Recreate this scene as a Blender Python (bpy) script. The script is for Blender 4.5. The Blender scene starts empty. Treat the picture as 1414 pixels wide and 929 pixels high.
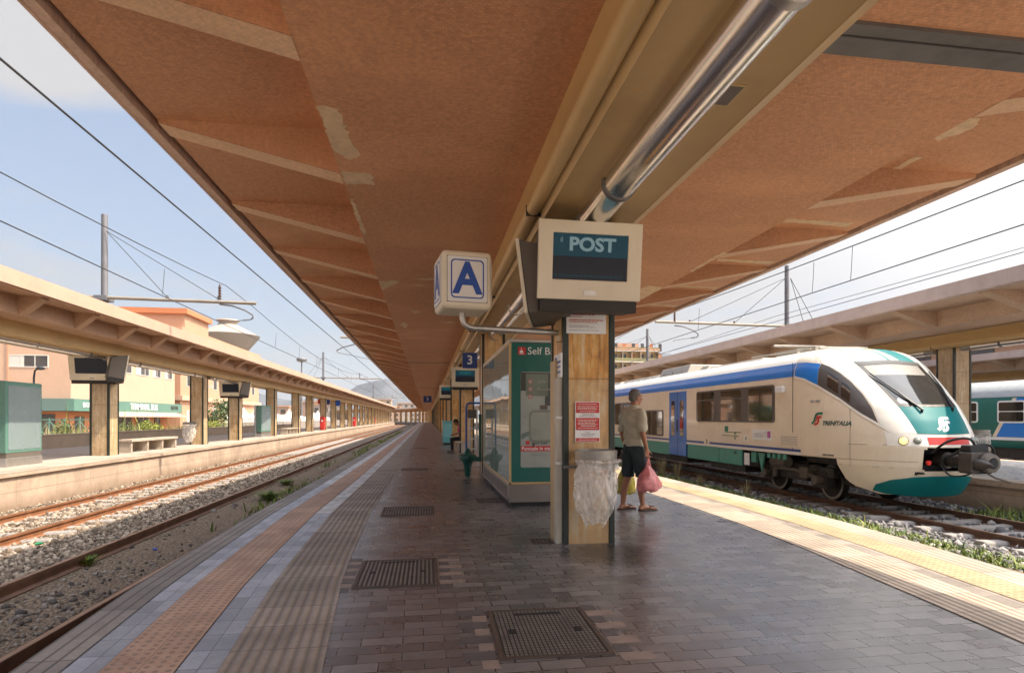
SUN_E = 2.6; SKY_K = .15; EXPO = 1.66
CLOUD_LOC = (.3, .1, 0); VEIL = .78; GLOW = 9.
VEIL_COL = (.80, .92, 1.14, 1); CLOUD_COL = (1.5, 1.48, 1.5, 1); HAZE_COL = (1.22, 1.22, 1.25, 1); HAZE_D = 6e-5
import bpy, bmesh, math, random
import numpy as np
from mathutils import Vector, Matrix
R = math.radians
scene = bpy.context.scene
COL = scene.collection
rng = random.Random(7)
nrg = np.random.default_rng(5)

# ---------------------------------------------------------------- mesh helpers
class MB:
    def __init__(self):
        self.v = []; self.f = []; self.uv = None
    def add(self, vs, fs):
        o = len(self.v)
        self.v += [tuple(p) for p in vs]
        self.f += [tuple(i + o for i in f) for f in fs]
        return self
    def box(self, x0, x1, y0, y1, z0, z1):
        return self.add([(x0,y0,z0),(x1,y0,z0),(x1,y1,z0),(x0,y1,z0),(x0,y0,z1),(x1,y0,z1),(x1,y1,z1),(x0,y1,z1)],
                 [(3,2,1,0),(4,5,6,7),(0,1,5,4),(1,2,6,5),(2,3,7,6),(3,0,4,7)])
    def ext(self, poly, axis, a, b):
        n = len(poly)
        def P(p, t):
            return (t,p[0],p[1]) if axis == 'x' else (p[0],t,p[1]) if axis == 'y' else (p[0],p[1],t)
        vs = [P(p,a) for p in poly] + [P(p,b) for p in poly]
        fs = [tuple(range(n)), tuple(range(2*n-1, n-1, -1))]
        fs += [(i, (i+1) % n, (i+1) % n + n, i + n) for i in range(n)]
        return self.add(vs, fs)
    def tube(self, pts, r, n=8, cap=True):
        pts = [Vector(p) for p in pts]
        rs = r if isinstance(r, (list, tuple)) else [r]*len(pts)
        up = None; vs = []
        for i, p in enumerate(pts):
            d = (pts[min(i+1, len(pts)-1)] - pts[max(i-1, 0)]).normalized()
            if up is None:
                up = Vector((0,0,1)) if abs(d.z) < .9 else Vector((1,0,0))
            a = d.cross(up).normalized(); b = a.cross(d).normalized(); up = b
            for k in range(n):
                t = 2*math.pi*k/n
                vs.append(p + (a*math.cos(t) + b*math.sin(t))*rs[i])
        m = len(pts)
        fs = [(i*n+k, i*n+(k+1) % n, (i+1)*n+(k+1) % n, (i+1)*n+k) for i in range(m-1) for k in range(n)]
        if cap:
            fs += [tuple(range(n-1,-1,-1)), tuple((m-1)*n+k for k in range(n))]
        return self.add(vs, fs)
    def cyl(self, p0, p1, r0, r1=None, n=16):
        return self.tube([p0,p1], [r0, r0 if r1 is None else r1], n)
    def lathe(self, prof, c=(0,0,0), n=20, axis='z', ring=False):
        vs = []
        for (r, z) in prof:
            for k in range(n):
                t = 2*math.pi*k/n
                a, b = r*math.cos(t), r*math.sin(t)
                q = (a,b,z) if axis == 'z' else (z,a,b) if axis == 'x' else (a,z,b)
                vs.append((c[0]+q[0], c[1]+q[1], c[2]+q[2]))
        m = len(prof)
        fs = [(i*n+k, i*n+(k+1) % n, (i+1)*n+(k+1) % n, (i+1)*n+k) for i in range(m-1) for k in range(n)]
        if ring: fs += [((m-1)*n+k, (m-1)*n+(k+1) % n, (k+1) % n, k) for k in range(n)]
        else: fs += [tuple(range(n-1,-1,-1)), tuple((m-1)*n+k for k in range(n))]
        return self.add(vs, fs)
    def grid(self, fn, us, vs_):
        nu, nv = len(us), len(vs_)
        pts = [fn(u, v) for u in us for v in vs_]
        return self.add(pts, [(i*nv+j, (i+1)*nv+j, (i+1)*nv+j+1, i*nv+j+1) for i in range(nu-1) for j in range(nv-1)])
    def rbox(self, x0, x1, z0, z1, y0, y1, r, n=4):
        poly = rrect(x0, x1, z0, z1, r, n)
        return self.ext(poly, 'y', y0, y1)
    def build(self, name, mat, parent=None, smooth=False, bevel=0, seg=2, fix=True, solid=0):
        me = bpy.data.meshes.new(name)
        me.from_pydata(self.v, [], self.f)
        if fix:
            bm = bmesh.new(); bm.from_mesh(me)
            bmesh.ops.recalc_face_normals(bm, faces=bm.faces)
            bm.to_mesh(me); bm.free()
        if self.uv:
            ul = me.uv_layers.new(name='UVMap')
            for lp in me.loops:
                ul.data[lp.index].uv = self.uv[lp.vertex_index]
        me.materials.append(mat)
        o = bpy.data.objects.new(name, me); COL.objects.link(o)
        if parent is not None: o.parent = parent
        if smooth:
            me.polygons.foreach_set('use_smooth', [True]*len(me.polygons))
            if smooth != 'all' and hasattr(me, 'set_sharp_from_angle'):
                me.set_sharp_from_angle(angle=R(38))
        if solid:
            m = o.modifiers.new('solid', 'SOLIDIFY'); m.thickness = solid; m.offset = 1
        if bevel:
            m = o.modifiers.new('bevel', 'BEVEL'); m.width = bevel; m.segments = seg
            m.limit_method = 'ANGLE'; m.angle_limit = R(40)
        return o

def rrect(x0, x1, z0, z1, r, n=4):
    out = []
    for cx, cz, a0 in ((x1-r,z1-r,0),(x0+r,z1-r,90),(x0+r,z0+r,180),(x1-r,z0+r,270)):
        for k in range(n+1):
            a = R(a0 + 90*k/n); out.append((cx + r*math.cos(a), cz + r*math.sin(a)))
    return out

def npmesh(name, V, F, mat, parent=None, smooth=False):
    me = bpy.data.meshes.new(name)
    V = np.asarray(V, dtype=np.float32).reshape(-1,3); F = np.asarray(F, dtype=np.int32)
    n, k = F.shape
    me.vertices.add(len(V)); me.vertices.foreach_set('co', V.ravel())
    me.loops.add(n*k); me.loops.foreach_set('vertex_index', F.ravel())
    me.polygons.add(n); me.polygons.foreach_set('loop_start', np.arange(0, n*k, k, dtype=np.int32))
    me.update(calc_edges=True); me.validate()
    me.materials.append(mat)
    if smooth: me.polygons.foreach_set('use_smooth', [True]*n)
    o = bpy.data.objects.new(name, me); COL.objects.link(o)
    if parent is not None: o.parent = parent
    return o

def tag(o, label=None, cat=None, group=None, kind=None):
    if label: o['label'] = label
    if cat: o['category'] = cat
    if group: o['group'] = group
    if kind: o['kind'] = kind
    return o
def thing(name, label, cat, loc=(0,0,0), rz=0, group=None):
    o = bpy.data.objects.new(name, None); COL.objects.link(o)
    o.empty_display_size = .2
    o.location = loc; o.rotation_euler = (0,0,rz)
    return tag(o, label, cat, group)
def dup(o, loc=None, rz=None, label=None, group=None, parent=None):
    c = o.copy(); COL.objects.link(c)
    c.parent = parent
    for ch in list(o.children): dup(ch, parent=c)
    if loc is not None: c.location = loc
    if rz is not None: c.rotation_euler = (0,0,rz)
    if label: c['label'] = label
    if group: c['group'] = group
    return c
def struct(o): o['kind'] = 'structure'; return o

def text(body, size, name, mat, parent, loc, rot, depth=.004, align='CENTER', sx=1., bold=0., shear=0., spacing=1.):
    cu = bpy.data.curves.new('lettering', 'FONT'); cu.body = body; cu.size = size; cu.extrude = depth
    cu.align_x = align; cu.align_y = 'CENTER'; cu.offset = bold; cu.resolution_u = 3; cu.shear = shear; cu.space_character = spacing
    t = bpy.data.objects.new('lettering_tmp', cu); COL.objects.link(t)
    dg = bpy.context.evaluated_depsgraph_get()
    me = bpy.data.meshes.new_from_object(t.evaluated_get(dg))
    bpy.data.objects.remove(t); bpy.data.curves.remove(cu)
    me.materials.clear(); me.materials.append(mat); me.name = name
    o = bpy.data.objects.new(name, me); COL.objects.link(o)
    o.parent = parent; o.location = loc; o.rotation_euler = rot; o.scale = (sx,1,1)
    return o
FRONT = (R(90),0,0)            # reads towards -Y
RIGHTF = (R(90),0,R(90))       # reads towards +X
LEFTF = (R(90),0,R(-90))       # reads towards -X

# ---------------------------------------------------------------- material helpers
class NT:
    def __init__(self, name):
        self.m = bpy.data.materials.new(name); self.m.use_nodes = True
        self.t = self.m.node_tree; self.t.nodes.clear()
        self.out = self.n('ShaderNodeOutputMaterial')
        self.b = self.n('ShaderNodeBsdfPrincipled')
        self.l(self.b.outputs[0], self.out.inputs[0])
        self.geo = None
    def n(self, typ, **kw):
        nd = self.t.nodes.new(typ)
        for k, v in kw.items(): setattr(nd, k, v)
        return nd
    def l(self, a, b): self.t.links.new(a, b)
    def pos(self):
        if self.geo is None: self.geo = self.n('ShaderNodeNewGeometry')
        return self.geo.outputs['Position']
    def mapped(self, src, scale=(1,1,1), loc=(0,0,0), rot=(0,0,0)):
        mp = self.n('ShaderNodeMapping'); mp.inputs['Scale'].default_value = scale
        mp.inputs['Location'].default_value = loc; mp.inputs['Rotation'].default_value = rot
        self.l(src, mp.inputs['Vector']); return mp.outputs[0]
    def noise(self, src, scale=5, detail=4, rough=.55, dist=0):
        nd = self.n('ShaderNodeTexNoise'); nd.inputs['Scale'].default_value = scale
        nd.inputs['Detail'].default_value = detail; nd.inputs['Roughness'].default_value = rough
        nd.inputs['Distortion'].default_value = dist
        self.l(src, nd.inputs['Vector']); return nd.outputs['Fac']
    def ramp(self, src, stops):
        r = self.n('ShaderNodeValToRGB'); e = r.color_ramp.elements
        while len(e) > 1: e.remove(e[-1])
        e[0].position = stops[0][0]; e[0].color = c4(stops[0][1])
        for p, c in stops[1:]:
            k = e.new(p); k.color = c4(c)
        self.l(src, r.inputs[0]); return r.outputs[0]
    def mix(self, fac, a, b, blend='MIX'):
        nd = self.n('ShaderNodeMix', data_type='RGBA', blend_type=blend)
        for s, v in ((nd.inputs[0], fac), (nd.inputs[6], a), (nd.inputs[7], b)):
            if hasattr(v, 'is_linked') or isinstance(v, bpy.types.NodeSocket): self.l(v, s)
            elif isinstance(v, (int, float)): s.default_value = v
            else: s.default_value = c4(v)
        return nd.outputs[2]
    def math(self, op, a, b=0., c=0., clamp=False):
        nd = self.n('ShaderNodeMath', operation=op, use_clamp=clamp)
        for s, v in zip(nd.inputs, (a, b, c)):
            if isinstance(v, bpy.types.NodeSocket): self.l(v, s)
            else: s.default_value = v
        return nd.outputs[0]
    def bump(self, h, strength=.3, dist=.01):
        nd = self.n('ShaderNodeBump'); nd.inputs['Strength'].default_value = strength
        nd.inputs['Distance'].default_value = dist
        self.l(h, nd.inputs['Height']); self.l(nd.outputs[0], self.b.inputs['Normal']); return nd
    def base(self, v):
        if isinstance(v, bpy.types.NodeSocket): self.l(v, self.b.inputs['Base Color'])
        else: self.b.inputs['Base Color'].default_value = c4(v)
    def set(self, **kw):
        for k, v in kw.items():
            s = self.b.inputs[k.replace('_', ' ')]
            if isinstance(v, bpy.types.NodeSocket): self.l(v, s)
            else: s.default_value = v
def c4(c):
    if isinstance(c, (int, float)): return (c, c, c, 1)
    return (c[0], c[1], c[2], 1)
def mul(c, k): return tuple(min(1, x*k) for x in c[:3])

def pm(name, col, rough=.6, metal=0., var=.18, scale=4., bump=0., bscale=60., streak=0., dirt=None, dirt_amt=.5, spec=.5, coat=0.):
    """plain surface with uneven colour, optional vertical streaks, dirt and bump"""
    t = NT(name); p = t.pos()
    n1 = t.noise(p, scale, 6, .6)
    c = t.ramp(n1, [(.25, mul(col, 1-var)), (.5, col), (.75, mul(col, 1+var*.7))])
    if streak:
        s = t.noise(t.mapped(p, (9,9,.7)), 2., 5, .65)
        c = t.mix(t.math('MULTIPLY', t.math('SUBTRACT', s, .45, clamp=True), streak*4, clamp=True), c, mul(col, .45))
    if dirt:
        d = t.noise(p, scale*.6+.7, 8, .7, .4)
        c = t.mix(t.math('MULTIPLY', t.math('SUBTRACT', d, .52, clamp=True), dirt_amt*6, clamp=True), c, dirt)
    t.base(c)
    rn = t.noise(p, scale*2.3, 4)
    t.set(Roughness=t.math('ADD', t.math('MULTIPLY', rn, .25), rough-.12, clamp=True), Metallic=metal)
    t.b.inputs['Specular IOR Level'].default_value = spec
    if coat: t.set(Coat_Weight=coat)
    if bump: t.bump(t.noise(p, bscale, 4), bump, .01)
    return t.m
# ---------------------------------------------------------------- materials
def mosaic(name, c1, c2, c3, tile=.022):
    t = NT(name); p = t.pos()
    sx = t.n('ShaderNodeSeparateXYZ'); t.l(p, sx.inputs[0])
    cb = t.n('ShaderNodeCombineXYZ')
    t.l(t.math('ADD', sx.outputs[0], t.math('MULTIPLY', sx.outputs[2], .37)), cb.inputs[0])
    t.l(t.math('ADD', sx.outputs[1], sx.outputs[2]), cb.inputs[1])
    br = t.n('ShaderNodeTexBrick'); t.l(cb.outputs[0], br.inputs['Vector'])
    br.inputs['Scale'].default_value = 1; br.offset = .5
    br.inputs['Brick Width'].default_value = tile*1.6; br.inputs['Row Height'].default_value = tile
    br.inputs['Mortar Size'].default_value = .0016; br.inputs['Bias'].default_value = 0
    br.inputs['Color1'].default_value = c4(c1); br.inputs['Color2'].default_value = c4(c2)
    br.inputs['Mortar'].default_value = c4(mul(c3, .7))
    n = t.noise(p, .55, 6, .65, .3)
    c = t.mix(t.math('MULTIPLY', t.math('SUBTRACT', n, .42, clamp=True), 3.2, clamp=True), br.outputs['Color'], c3, 'MIX')
    # worn panels: broad sheets of mosaic with a slightly different batch of tiles
    n3 = t.noise(t.mapped(p, (.35,.5,.5)), 1.6, 3, .5)
    c = t.mix(t.math('MULTIPLY', t.math('SUBTRACT', n3, .5, clamp=True), 2.4, clamp=True), c, mul(c1, 1.22))
    g = t.noise(p, 26, 5, .7)
    c = t.mix(.55, c, t.ramp(g, [(.2,.45),(.5,.98),(.8,1.35)]), 'MULTIPLY')
    st = t.noise(p, 1.1, 8, .72, .8)
    c = t.mix(t.math('MULTIPLY', t.math('SUBTRACT', st, .6, clamp=True), 3.5, clamp=True), c, mul(c3, .5))
    t.base(c); t.set(Roughness=.62)
    t.bump(br.outputs['Fac'], .25, -.004)
    return t.m

def pavers(name):
    t = NT(name); p = t.pos()
    br = t.n('ShaderNodeTexBrick'); t.l(t.mapped(p, (1,1,1), (.07,.03,0), (0,0,R(-1.2))), br.inputs['Vector'])
    br.inputs['Scale'].default_value = 1; br.offset = .5
    br.inputs['Brick Width'].default_value = .25; br.inputs['Row Height'].default_value = .125
    br.inputs['Mortar Size'].default_value = .0056; br.inputs['Mortar Smooth'].default_value = .3
    br.inputs['Bias'].default_value = -.1
    br.inputs['Color1'].default_value = c4((.085,.082,.088)); br.inputs['Color2'].default_value = c4((.215,.204,.208))
    br.inputs['Mortar'].default_value = c4((.018,.016,.015))
    n = t.noise(p, .9, 7, .65, .3)
    c = t.mix(t.math('MULTIPLY', t.math('SUBTRACT', n, .46, clamp=True), 2.2, clamp=True), br.outputs['Color'], t.mix(.6, br.outputs['Color'], (.165,.150,.145)))
    sp = t.noise(p, 9, 8, .75)
    c = t.mix(.5, c, t.ramp(sp, [(.25,.5),(.5,1.),(.75,1.45)]), 'MULTIPLY')
    gum = t.n('ShaderNodeTexVoronoi'); gum.inputs['Scale'].default_value = 2.3; t.l(p, gum.inputs['Vector'])
    c = t.mix(t.math('LESS_THAN', gum.outputs['Distance'], .055), c, (.03,.027,.026))
    # dark spill round the foot of the near column
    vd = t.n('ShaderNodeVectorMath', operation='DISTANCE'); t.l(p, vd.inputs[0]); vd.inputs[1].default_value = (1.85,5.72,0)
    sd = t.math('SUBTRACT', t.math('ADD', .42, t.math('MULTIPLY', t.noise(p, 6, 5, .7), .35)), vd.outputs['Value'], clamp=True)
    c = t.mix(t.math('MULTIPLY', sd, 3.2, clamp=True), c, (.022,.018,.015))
    t.base(c)
    rr = t.noise(p, 3.2, 6, .6)
    # every stone is worn to its own polish
    sep = t.n('ShaderNodeSeparateColor'); t.l(br.outputs['Color'], sep.inputs[0])
    r = t.math('ADD', t.math('MULTIPLY', rr, .32), .09)
    r = t.math('ADD', r, t.math('MULTIPLY', sep.outputs[0], .45), clamp=True)
    t.set(Roughness=r); t.b.inputs['IOR'].default_value = 2.4
    h = t.math('ADD', t.math('MULTIPLY', br.outputs['Fac'], -1.), t.math('MULTIPLY', t.noise(p, 14, 4), .5))
    h = t.math('ADD', h, t.math('MULTIPLY', sep.outputs[0], 5.))
    t.bump(h, .32, .005)
    return t.m

def uvmat(name, kind, col, col2):
    """paving strips, u = metres across, v = metres along"""
    t = NT(name); p = t.pos()
    uv = t.n('ShaderNodeUVMap'); uv.uv_map = 'UVMap'
    s = t.n('ShaderNodeSeparateXYZ'); t.l(uv.outputs[0], s.inputs[0]); u, v = s.outputs[0], s.outputs[1]
    n = t.noise(p, 2.2, 7, .66, .3)
    c = t.ramp(n, [(.25, mul(col,.72)), (.5, col), (.78, col2)])
    fine = t.noise(p, 45, 4, .7)
    c = t.mix(.4, c, t.ramp(fine, [(.25,.6),(.5,1.),(.75,1.3)]), 'MULTIPLY')
    def joints(src, step, w):
        f = t.math('FRACT', t.math('DIVIDE', src, step))
        return t.math('LESS_THAN', f, w/step)
    def celltone(su, sv, amt):
        a = t.math('FLOOR', t.math('DIVIDE', u, su)); b = t.math('FLOOR', t.math('DIVIDE', v, sv))
        wn = t.n('ShaderNodeTexWhiteNoise', noise_dimensions='2D')
        cb = t.n('ShaderNodeCombineXYZ'); t.l(a, cb.inputs[0]); t.l(b, cb.inputs[1]); t.l(cb.outputs[0], wn.inputs[0])
        return t.math('ADD', t.math('MULTIPLY', wn.outputs[0], amt), 1-amt*.5)
    h = None
    if kind == 'groove':
        g = t.math('SINE', t.math('MULTIPLY', u, 2*math.pi/.066))
        h = t.math('MULTIPLY', g, 1.)
        c = t.mix(.75, c, t.ramp(t.math('ADD', t.math('MULTIPLY', g, .5), .5), [(.0,.5),(.45,.95),(1.,1.12)]), 'MULTIPLY')
        tn = celltone(.5, .4, .3)
        c = t.mix(1., c, tn, 'MULTIPLY')
        c = t.mix(joints(v, .4, .007), c, mul(col,.32))
    elif kind == 'edge':
        g = t.math('FRACT', t.math('DIVIDE', u, .085))
        h = t.math('MULTIPLY', t.math('LESS_THAN', g, .2), -1.)
        c = t.mix(t.math('LESS_THAN', g, .2), c, mul(col,.42))
        c = t.mix(1., c, celltone(9., .9, .3), 'MULTIPLY')
        c = t.mix(joints(v, .9, .009), c, mul(col,.3))
    elif kind == 'tile':
        c = t.mix(1., c, celltone(.11, .26, .5), 'MULTIPLY')
        j = t.math('MAXIMUM', joints(u, .11, .005), joints(v, .26, .006))
        c = t.mix(j, c, mul(col,.3)); h = t.math('MULTIPLY', j, -1.)
    elif kind == 'dots':
        fu = t.math('SUBTRACT', t.math('FRACT', t.math('DIVIDE', u, .0655)), .5)
        fv = t.math('SUBTRACT', t.math('FRACT', t.math('DIVIDE', v, .0655)), .5)
        d = t.math('SQRT', t.math('ADD', t.math('MULTIPLY', fu, fu), t.math('MULTIPLY', fv, fv)))
        dot = t.math('LESS_THAN', d, .25)
        c = t.mix(t.math('MULTIPLY', dot, .75), c, mul(col2, .40))
        c = t.mix(1., c, celltone(.195, .4, .22), 'MULTIPLY')
        j = t.math('MAXIMUM', joints(u, .1965, .005), joints(v, .393, .005))
        c = t.mix(j, c, mul(col,.5))
        h = dot
    st = t.noise(p, .8, 8, .75, .9)
    c = t.mix(t.math('MULTIPLY', t.math('SUBTRACT', st, .56, clamp=True), 3., clamp=True), c, mul(col,.45))
    t.base(c); t.set(Roughness=.62 if kind != 'tile' else .42)
    if h is not None: t.bump(h, .5, .006 if kind != 'tile' else .002)
    return t.m

def marble(name, c1=(.60,.285,.060), c2=(.70,.44,.16)):
    t = NT(name); p = t.pos()
    n = t.math('ADD', t.math('MULTIPLY', t.noise(t.mapped(p, (7,7,.55)), 2.2, 7, .62, .5), .6), t.math('MULTIPLY', t.noise(t.mapped(p, (3,3,1.6)), 1.7, 7, .7, 1.2), .4))
    c = t.ramp(n, [(.36, mul(c1,.40)), (.43, mul(c1,.78)), (.495, mul(c1,1.12)), (.56, c2), (.64, (.74,.62,.44))])
    # each slab has its own tone
    s = t.n('ShaderNodeSeparateXYZ'); t.l(p, s.inputs[0])
    fl = t.math('FLOOR', t.math('DIVIDE', t.math('ADD', s.outputs[2], t.math('MULTIPLY', s.outputs[1], .31)), .92))
    wn = t.n('ShaderNodeTexWhiteNoise', noise_dimensions='1D'); t.l(fl, wn.inputs['W'])
    c = t.mix(t.math('MULTIPLY', wn.outputs[0], .55), c, (.55,.44,.28))
    jf = t.math('LESS_THAN', t.math('FRACT', t.math('DIVIDE', t.math('ADD', s.outputs[2], .06), .92)), .012)
    c = t.mix(t.math('MULTIPLY', jf, .8), c, (.20,.13,.07))
    g = t.noise(p, 7, 8, .7)
    c = t.mix(.45, c, t.ramp(g, [(.25,.55),(.5,1.),(.8,1.25)]), 'MULTIPLY')
    # grime rising from the floor
    low = t.math('MULTIPLY', t.math('SUBTRACT', .5, s.outputs[2], clamp=True), t.noise(p, 5, 6, .7))
    c = t.mix(t.math('MULTIPLY', low, 1.4, clamp=True), c, (.13,.085,.05))
    t.base(c); t.set(Roughness=.36)
    return t.m

def glassmat(name, tint=(.9,.95,.95), rough=.03, alpha=.25):
    t = NT(name)
    t.base(tint); t.set(Roughness=rough, Alpha=alpha); t.b.inputs['Specular IOR Level'].default_value = .7
    return t.m

M = {}
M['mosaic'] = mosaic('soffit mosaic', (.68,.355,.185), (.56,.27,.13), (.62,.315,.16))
M['rib_shade_mosaic'] = mosaic('shade-toned rib mosaic', (.50,.26,.135), (.42,.20,.095), (.47,.235,.12))  # darker copy of the soffit mosaic, shade painted onto the rib faces
M['mosaic_l'] = mosaic('duller soffit mosaic', (.47,.285,.175), (.39,.225,.13), (.43,.255,.15))
M['mosaic_r'] = mosaic('greyer soffit mosaic', (.52,.36,.25), (.44,.295,.195), (.48,.33,.225))
M['rib_underside'] = mosaic('rib edge tiles', (.74,.49,.30), (.66,.41,.235), (.70,.45,.265))  # paler copy of the soffit mosaic, light painted onto the rib undersides
M['fascia'] = pm('fascia render', (.70,.50,.38), .75, var=.12, scale=1.6, streak=.5, dirt=(.28,.19,.14), dirt_amt=.3)
M['fascia_l'] = pm('fascia render pink', (.50,.31,.215), .75, var=.12, scale=1.6, streak=.08, dirt=(.40,.24,.17), dirt_amt=.25)
M['fascia_r'] = pm('fascia render grey', (.48,.37,.33), .75, var=.12, scale=1.6, streak=.12, dirt=(.27,.19,.15), dirt_amt=.3)
M['roofing'] = pm('roof felt', (.16,.13,.11), .85, var=.2)
M['bare'] = pm('bare plaster', (.72,.54,.34), .85, var=.25, scale=9, bump=.4, bscale=25, dirt=(.58,.40,.24), dirt_amt=.4)
M['ochre'] = pm('ochre painted metal', (.52,.35,.15), .42, var=.10, scale=1.2, dirt=(.30,.18,.07), dirt_amt=.2)
M['ochre_l'] = pm('pale ochre metal', (.50,.35,.16), .42, var=.12, scale=1.2, dirt=(.35,.22,.10), dirt_amt=.25)
M['silver'] = pm('polished steel', (.78,.76,.73), .20, metal=1., var=.08, scale=3, bump=.02, bscale=6)
M['steel'] = pm('brushed steel', (.50,.48,.45), .42, metal=.9, var=.15, scale=6)
M['steel_d'] = pm('dull dark steel', (.16,.155,.15), .5, metal=.6, var=.2, scale=6)
M['marble'] = marble('ochre marble')
M['marble_l'] = marble('worn travertine', (.42,.27,.13), (.50,.36,.21))
M['trim'] = pm('dark green corner trim', (.018,.026,.018), .38, var=.3)
M['pavers'] = pavers('dark stone pavers')
M['pav_l'] = pm('pale worn platform paving', (.42,.35,.29), .8, var=.18, scale=1.2, dirt=(.36,.28,.22), dirt_amt=.3)
M['conc'] = pm('old concrete', (.44,.37,.29), .85, var=.2, scale=1.4, bump=.3, bscale=30, streak=.3, dirt=(.25,.20,.15), dirt_amt=.35)
M['conc_pale'] = pm('pale limewashed concrete', (.46,.365,.275), .85, var=.14, scale=1.1, bump=.3, bscale=24, dirt=(.40,.31,.24), dirt_amt=.35)
def blockwall(name, col):
    t = NT(name); p = t.pos(); s_ = t.n('ShaderNodeSeparateXYZ'); t.l(p, s_.inputs[0])
    n = t.noise(p, 1.1, 7, .65, .4); c = t.ramp(n, [(.3, mul(col,.72)), (.5, col), (.7, mul(col,1.15))])
    a = t.math('FLOOR', t.math('DIVIDE', s_.outputs[1], 1.45)); wn = t.n('ShaderNodeTexWhiteNoise', noise_dimensions='1D'); t.l(a, wn.inputs['W'])
    c = t.mix(1., c, t.math('ADD', t.math('MULTIPLY', wn.outputs[0], .2), .9), 'MULTIPLY')
    j = t.math('LESS_THAN', t.math('FRACT', t.math('DIVIDE', s_.outputs[1], 1.45)), .010)
    j2 = t.math('LESS_THAN', t.math('ABSOLUTE', t.math('ADD', s_.outputs[2], .28)), .008)
    jj = t.math('MAXIMUM', j, j2); c = t.mix(t.math('MULTIPLY', jj, .55), c, mul(col,.4))
    sp = t.noise(t.mapped(p, (1,1,.35)), 5, 8, .75, .6); c = t.mix(t.math('MULTIPLY', t.math('SUBTRACT', sp, .57, clamp=True), 5., clamp=True), c, (col[0]*.5,col[1]*.42,col[2]*.36))
    cr = t.noise(p, 2.3, 9, .8, 1.5); c = t.mix(t.math('MULTIPLY', t.math('LESS_THAN', t.math('ABSOLUTE', t.math('SUBTRACT', cr, .5)), .004), .6), c, mul(col,.35))
    low = t.math('MULTIPLY', t.math('SUBTRACT', -.38, s_.outputs[2], clamp=True), t.noise(p, 4, 6, .7)); c = t.mix(t.math('MULTIPLY', low, 5., clamp=True), c, (.20,.13,.08))
    t.base(c); t.set(Roughness=.88); t.bump(t.math('ADD', t.noise(p, 22, 5, .7), t.math('MULTIPLY', jj, -1.)), .35, .012); return t.m
M['block'] = blockwall('weathered concrete blocks', (.45,.335,.24))
M['s_edge'] = uvmat('grooved edge slab', 'edge', (.28,.24,.20), (.37,.32,.265))
M['s_tile'] = uvmat('blue grey tiles', 'tile', (.33,.345,.38), (.46,.47,.49))
M['s_dots'] = uvmat('tactile paving', 'dots', (.53,.33,.215), (.60,.41,.29))
M['s_tile_far'] = uvmat('paler far tiles', 'tile', (.55,.54,.52), (.66,.65,.63))  # paler tone for the far run of the tile strips
M['s_groove'] = uvmat('ribbed guide paving', 'groove', (.34,.285,.23), (.45,.39,.33))
M['s_edge_r'] = uvmat('pale grooved edge slab', 'edge', (.42,.35,.27), (.50,.43,.35))
M['s_dots_r'] = uvmat('yellow tactile paving', 'dots', (.45,.325,.18), (.51,.39,.25))
M['s_groove_r'] = uvmat('pale ribbed paving', 'groove', (.42,.345,.27), (.50,.43,.345))
M['s_grey_r'] = uvmat('grey paving line', 'tile', (.30,.26,.22), (.38,.33,.28))

def ballast(name, c1, c2, c3, sc=17):
    t = NT(name); p = t.pos()
    v = t.n('ShaderNodeTexVoronoi'); v.inputs['Scale'].default_value = sc; t.l(p, v.inputs['Vector'])
    sp = t.n('ShaderNodeSeparateColor'); t.l(v.outputs['Color'], sp.inputs[0])
    c = t.ramp(sp.outputs[0], [(.1,c1),(.5,c2),(.9,c3)])
    c = t.mix(1., c, t.ramp(v.outputs['Distance'], [(.0,1.),(.35,.9),(.75,.3)]), 'MULTIPLY')
    n = t.noise(p, .8, 6, .65)
    c = t.mix(t.math('MULTIPLY', t.math('SUBTRACT', n, .5, clamp=True), 2., clamp=True), c, mul(c2,.75))
    t.base(c); t.set(Roughness=.9)
    t.bump(v.outputs['Distance'], .9, -.03)
    return t.m
M['ballast'] = ballast('ballast', (.10,.072,.048), (.20,.148,.105), (.32,.25,.185))
M['ballast_r'] = ballast('grey ballast', (.11,.105,.105), (.20,.19,.185), (.36,.33,.30))
M['dirt'] = ballast('dirt with fine gravel', (.19,.125,.075), (.29,.205,.13), (.38,.285,.19), 34)
def stones(name, c1, c2, c3):
    t = NT(name)
    oi = t.n('ShaderNodeNewGeometry')
    c = t.ramp(oi.outputs['Random Per Island'], [(.05,c1),(.5,c2),(.95,c3)])
    g = t.noise(t.pos(), 60, 3)
    c = t.mix(.5, c, t.ramp(g, [(.3,.65),(.7,1.25)]), 'MULTIPLY')
    t.base(c); t.set(Roughness=.88); return t.m
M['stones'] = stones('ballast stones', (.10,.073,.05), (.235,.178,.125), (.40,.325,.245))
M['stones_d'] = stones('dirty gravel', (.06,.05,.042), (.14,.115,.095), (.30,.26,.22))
M['stones_r'] = stones('grey stones', (.10,.10,.105), (.20,.19,.19), (.42,.39,.36))
M['ground'] = pm('dry ground', (.26,.21,.15), .95, var=.3, scale=.3)
M['asphalt'] = pm('pale forecourt asphalt', (.36,.30,.24), .9, var=.15, scale=.4)
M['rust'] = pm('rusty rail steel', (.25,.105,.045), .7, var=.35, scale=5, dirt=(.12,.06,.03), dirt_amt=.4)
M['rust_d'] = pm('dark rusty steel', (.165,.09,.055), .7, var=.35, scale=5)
M['railtop'] = pm('worn rail head', (.34,.20,.12), .38, metal=.6, var=.3, scale=4)
M['sleeper'] = pm('concrete sleeper', (.30,.275,.25), .9, var=.2, scale=5, bump=.3)
M['white'] = pm('white paint', (.74,.72,.67), .45, var=.06)
M['cream'] = pm('cream monitor casing', (.72,.64,.48), .42, var=.06, scale=2, dirt=(.46,.38,.25), dirt_amt=.15)
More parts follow.
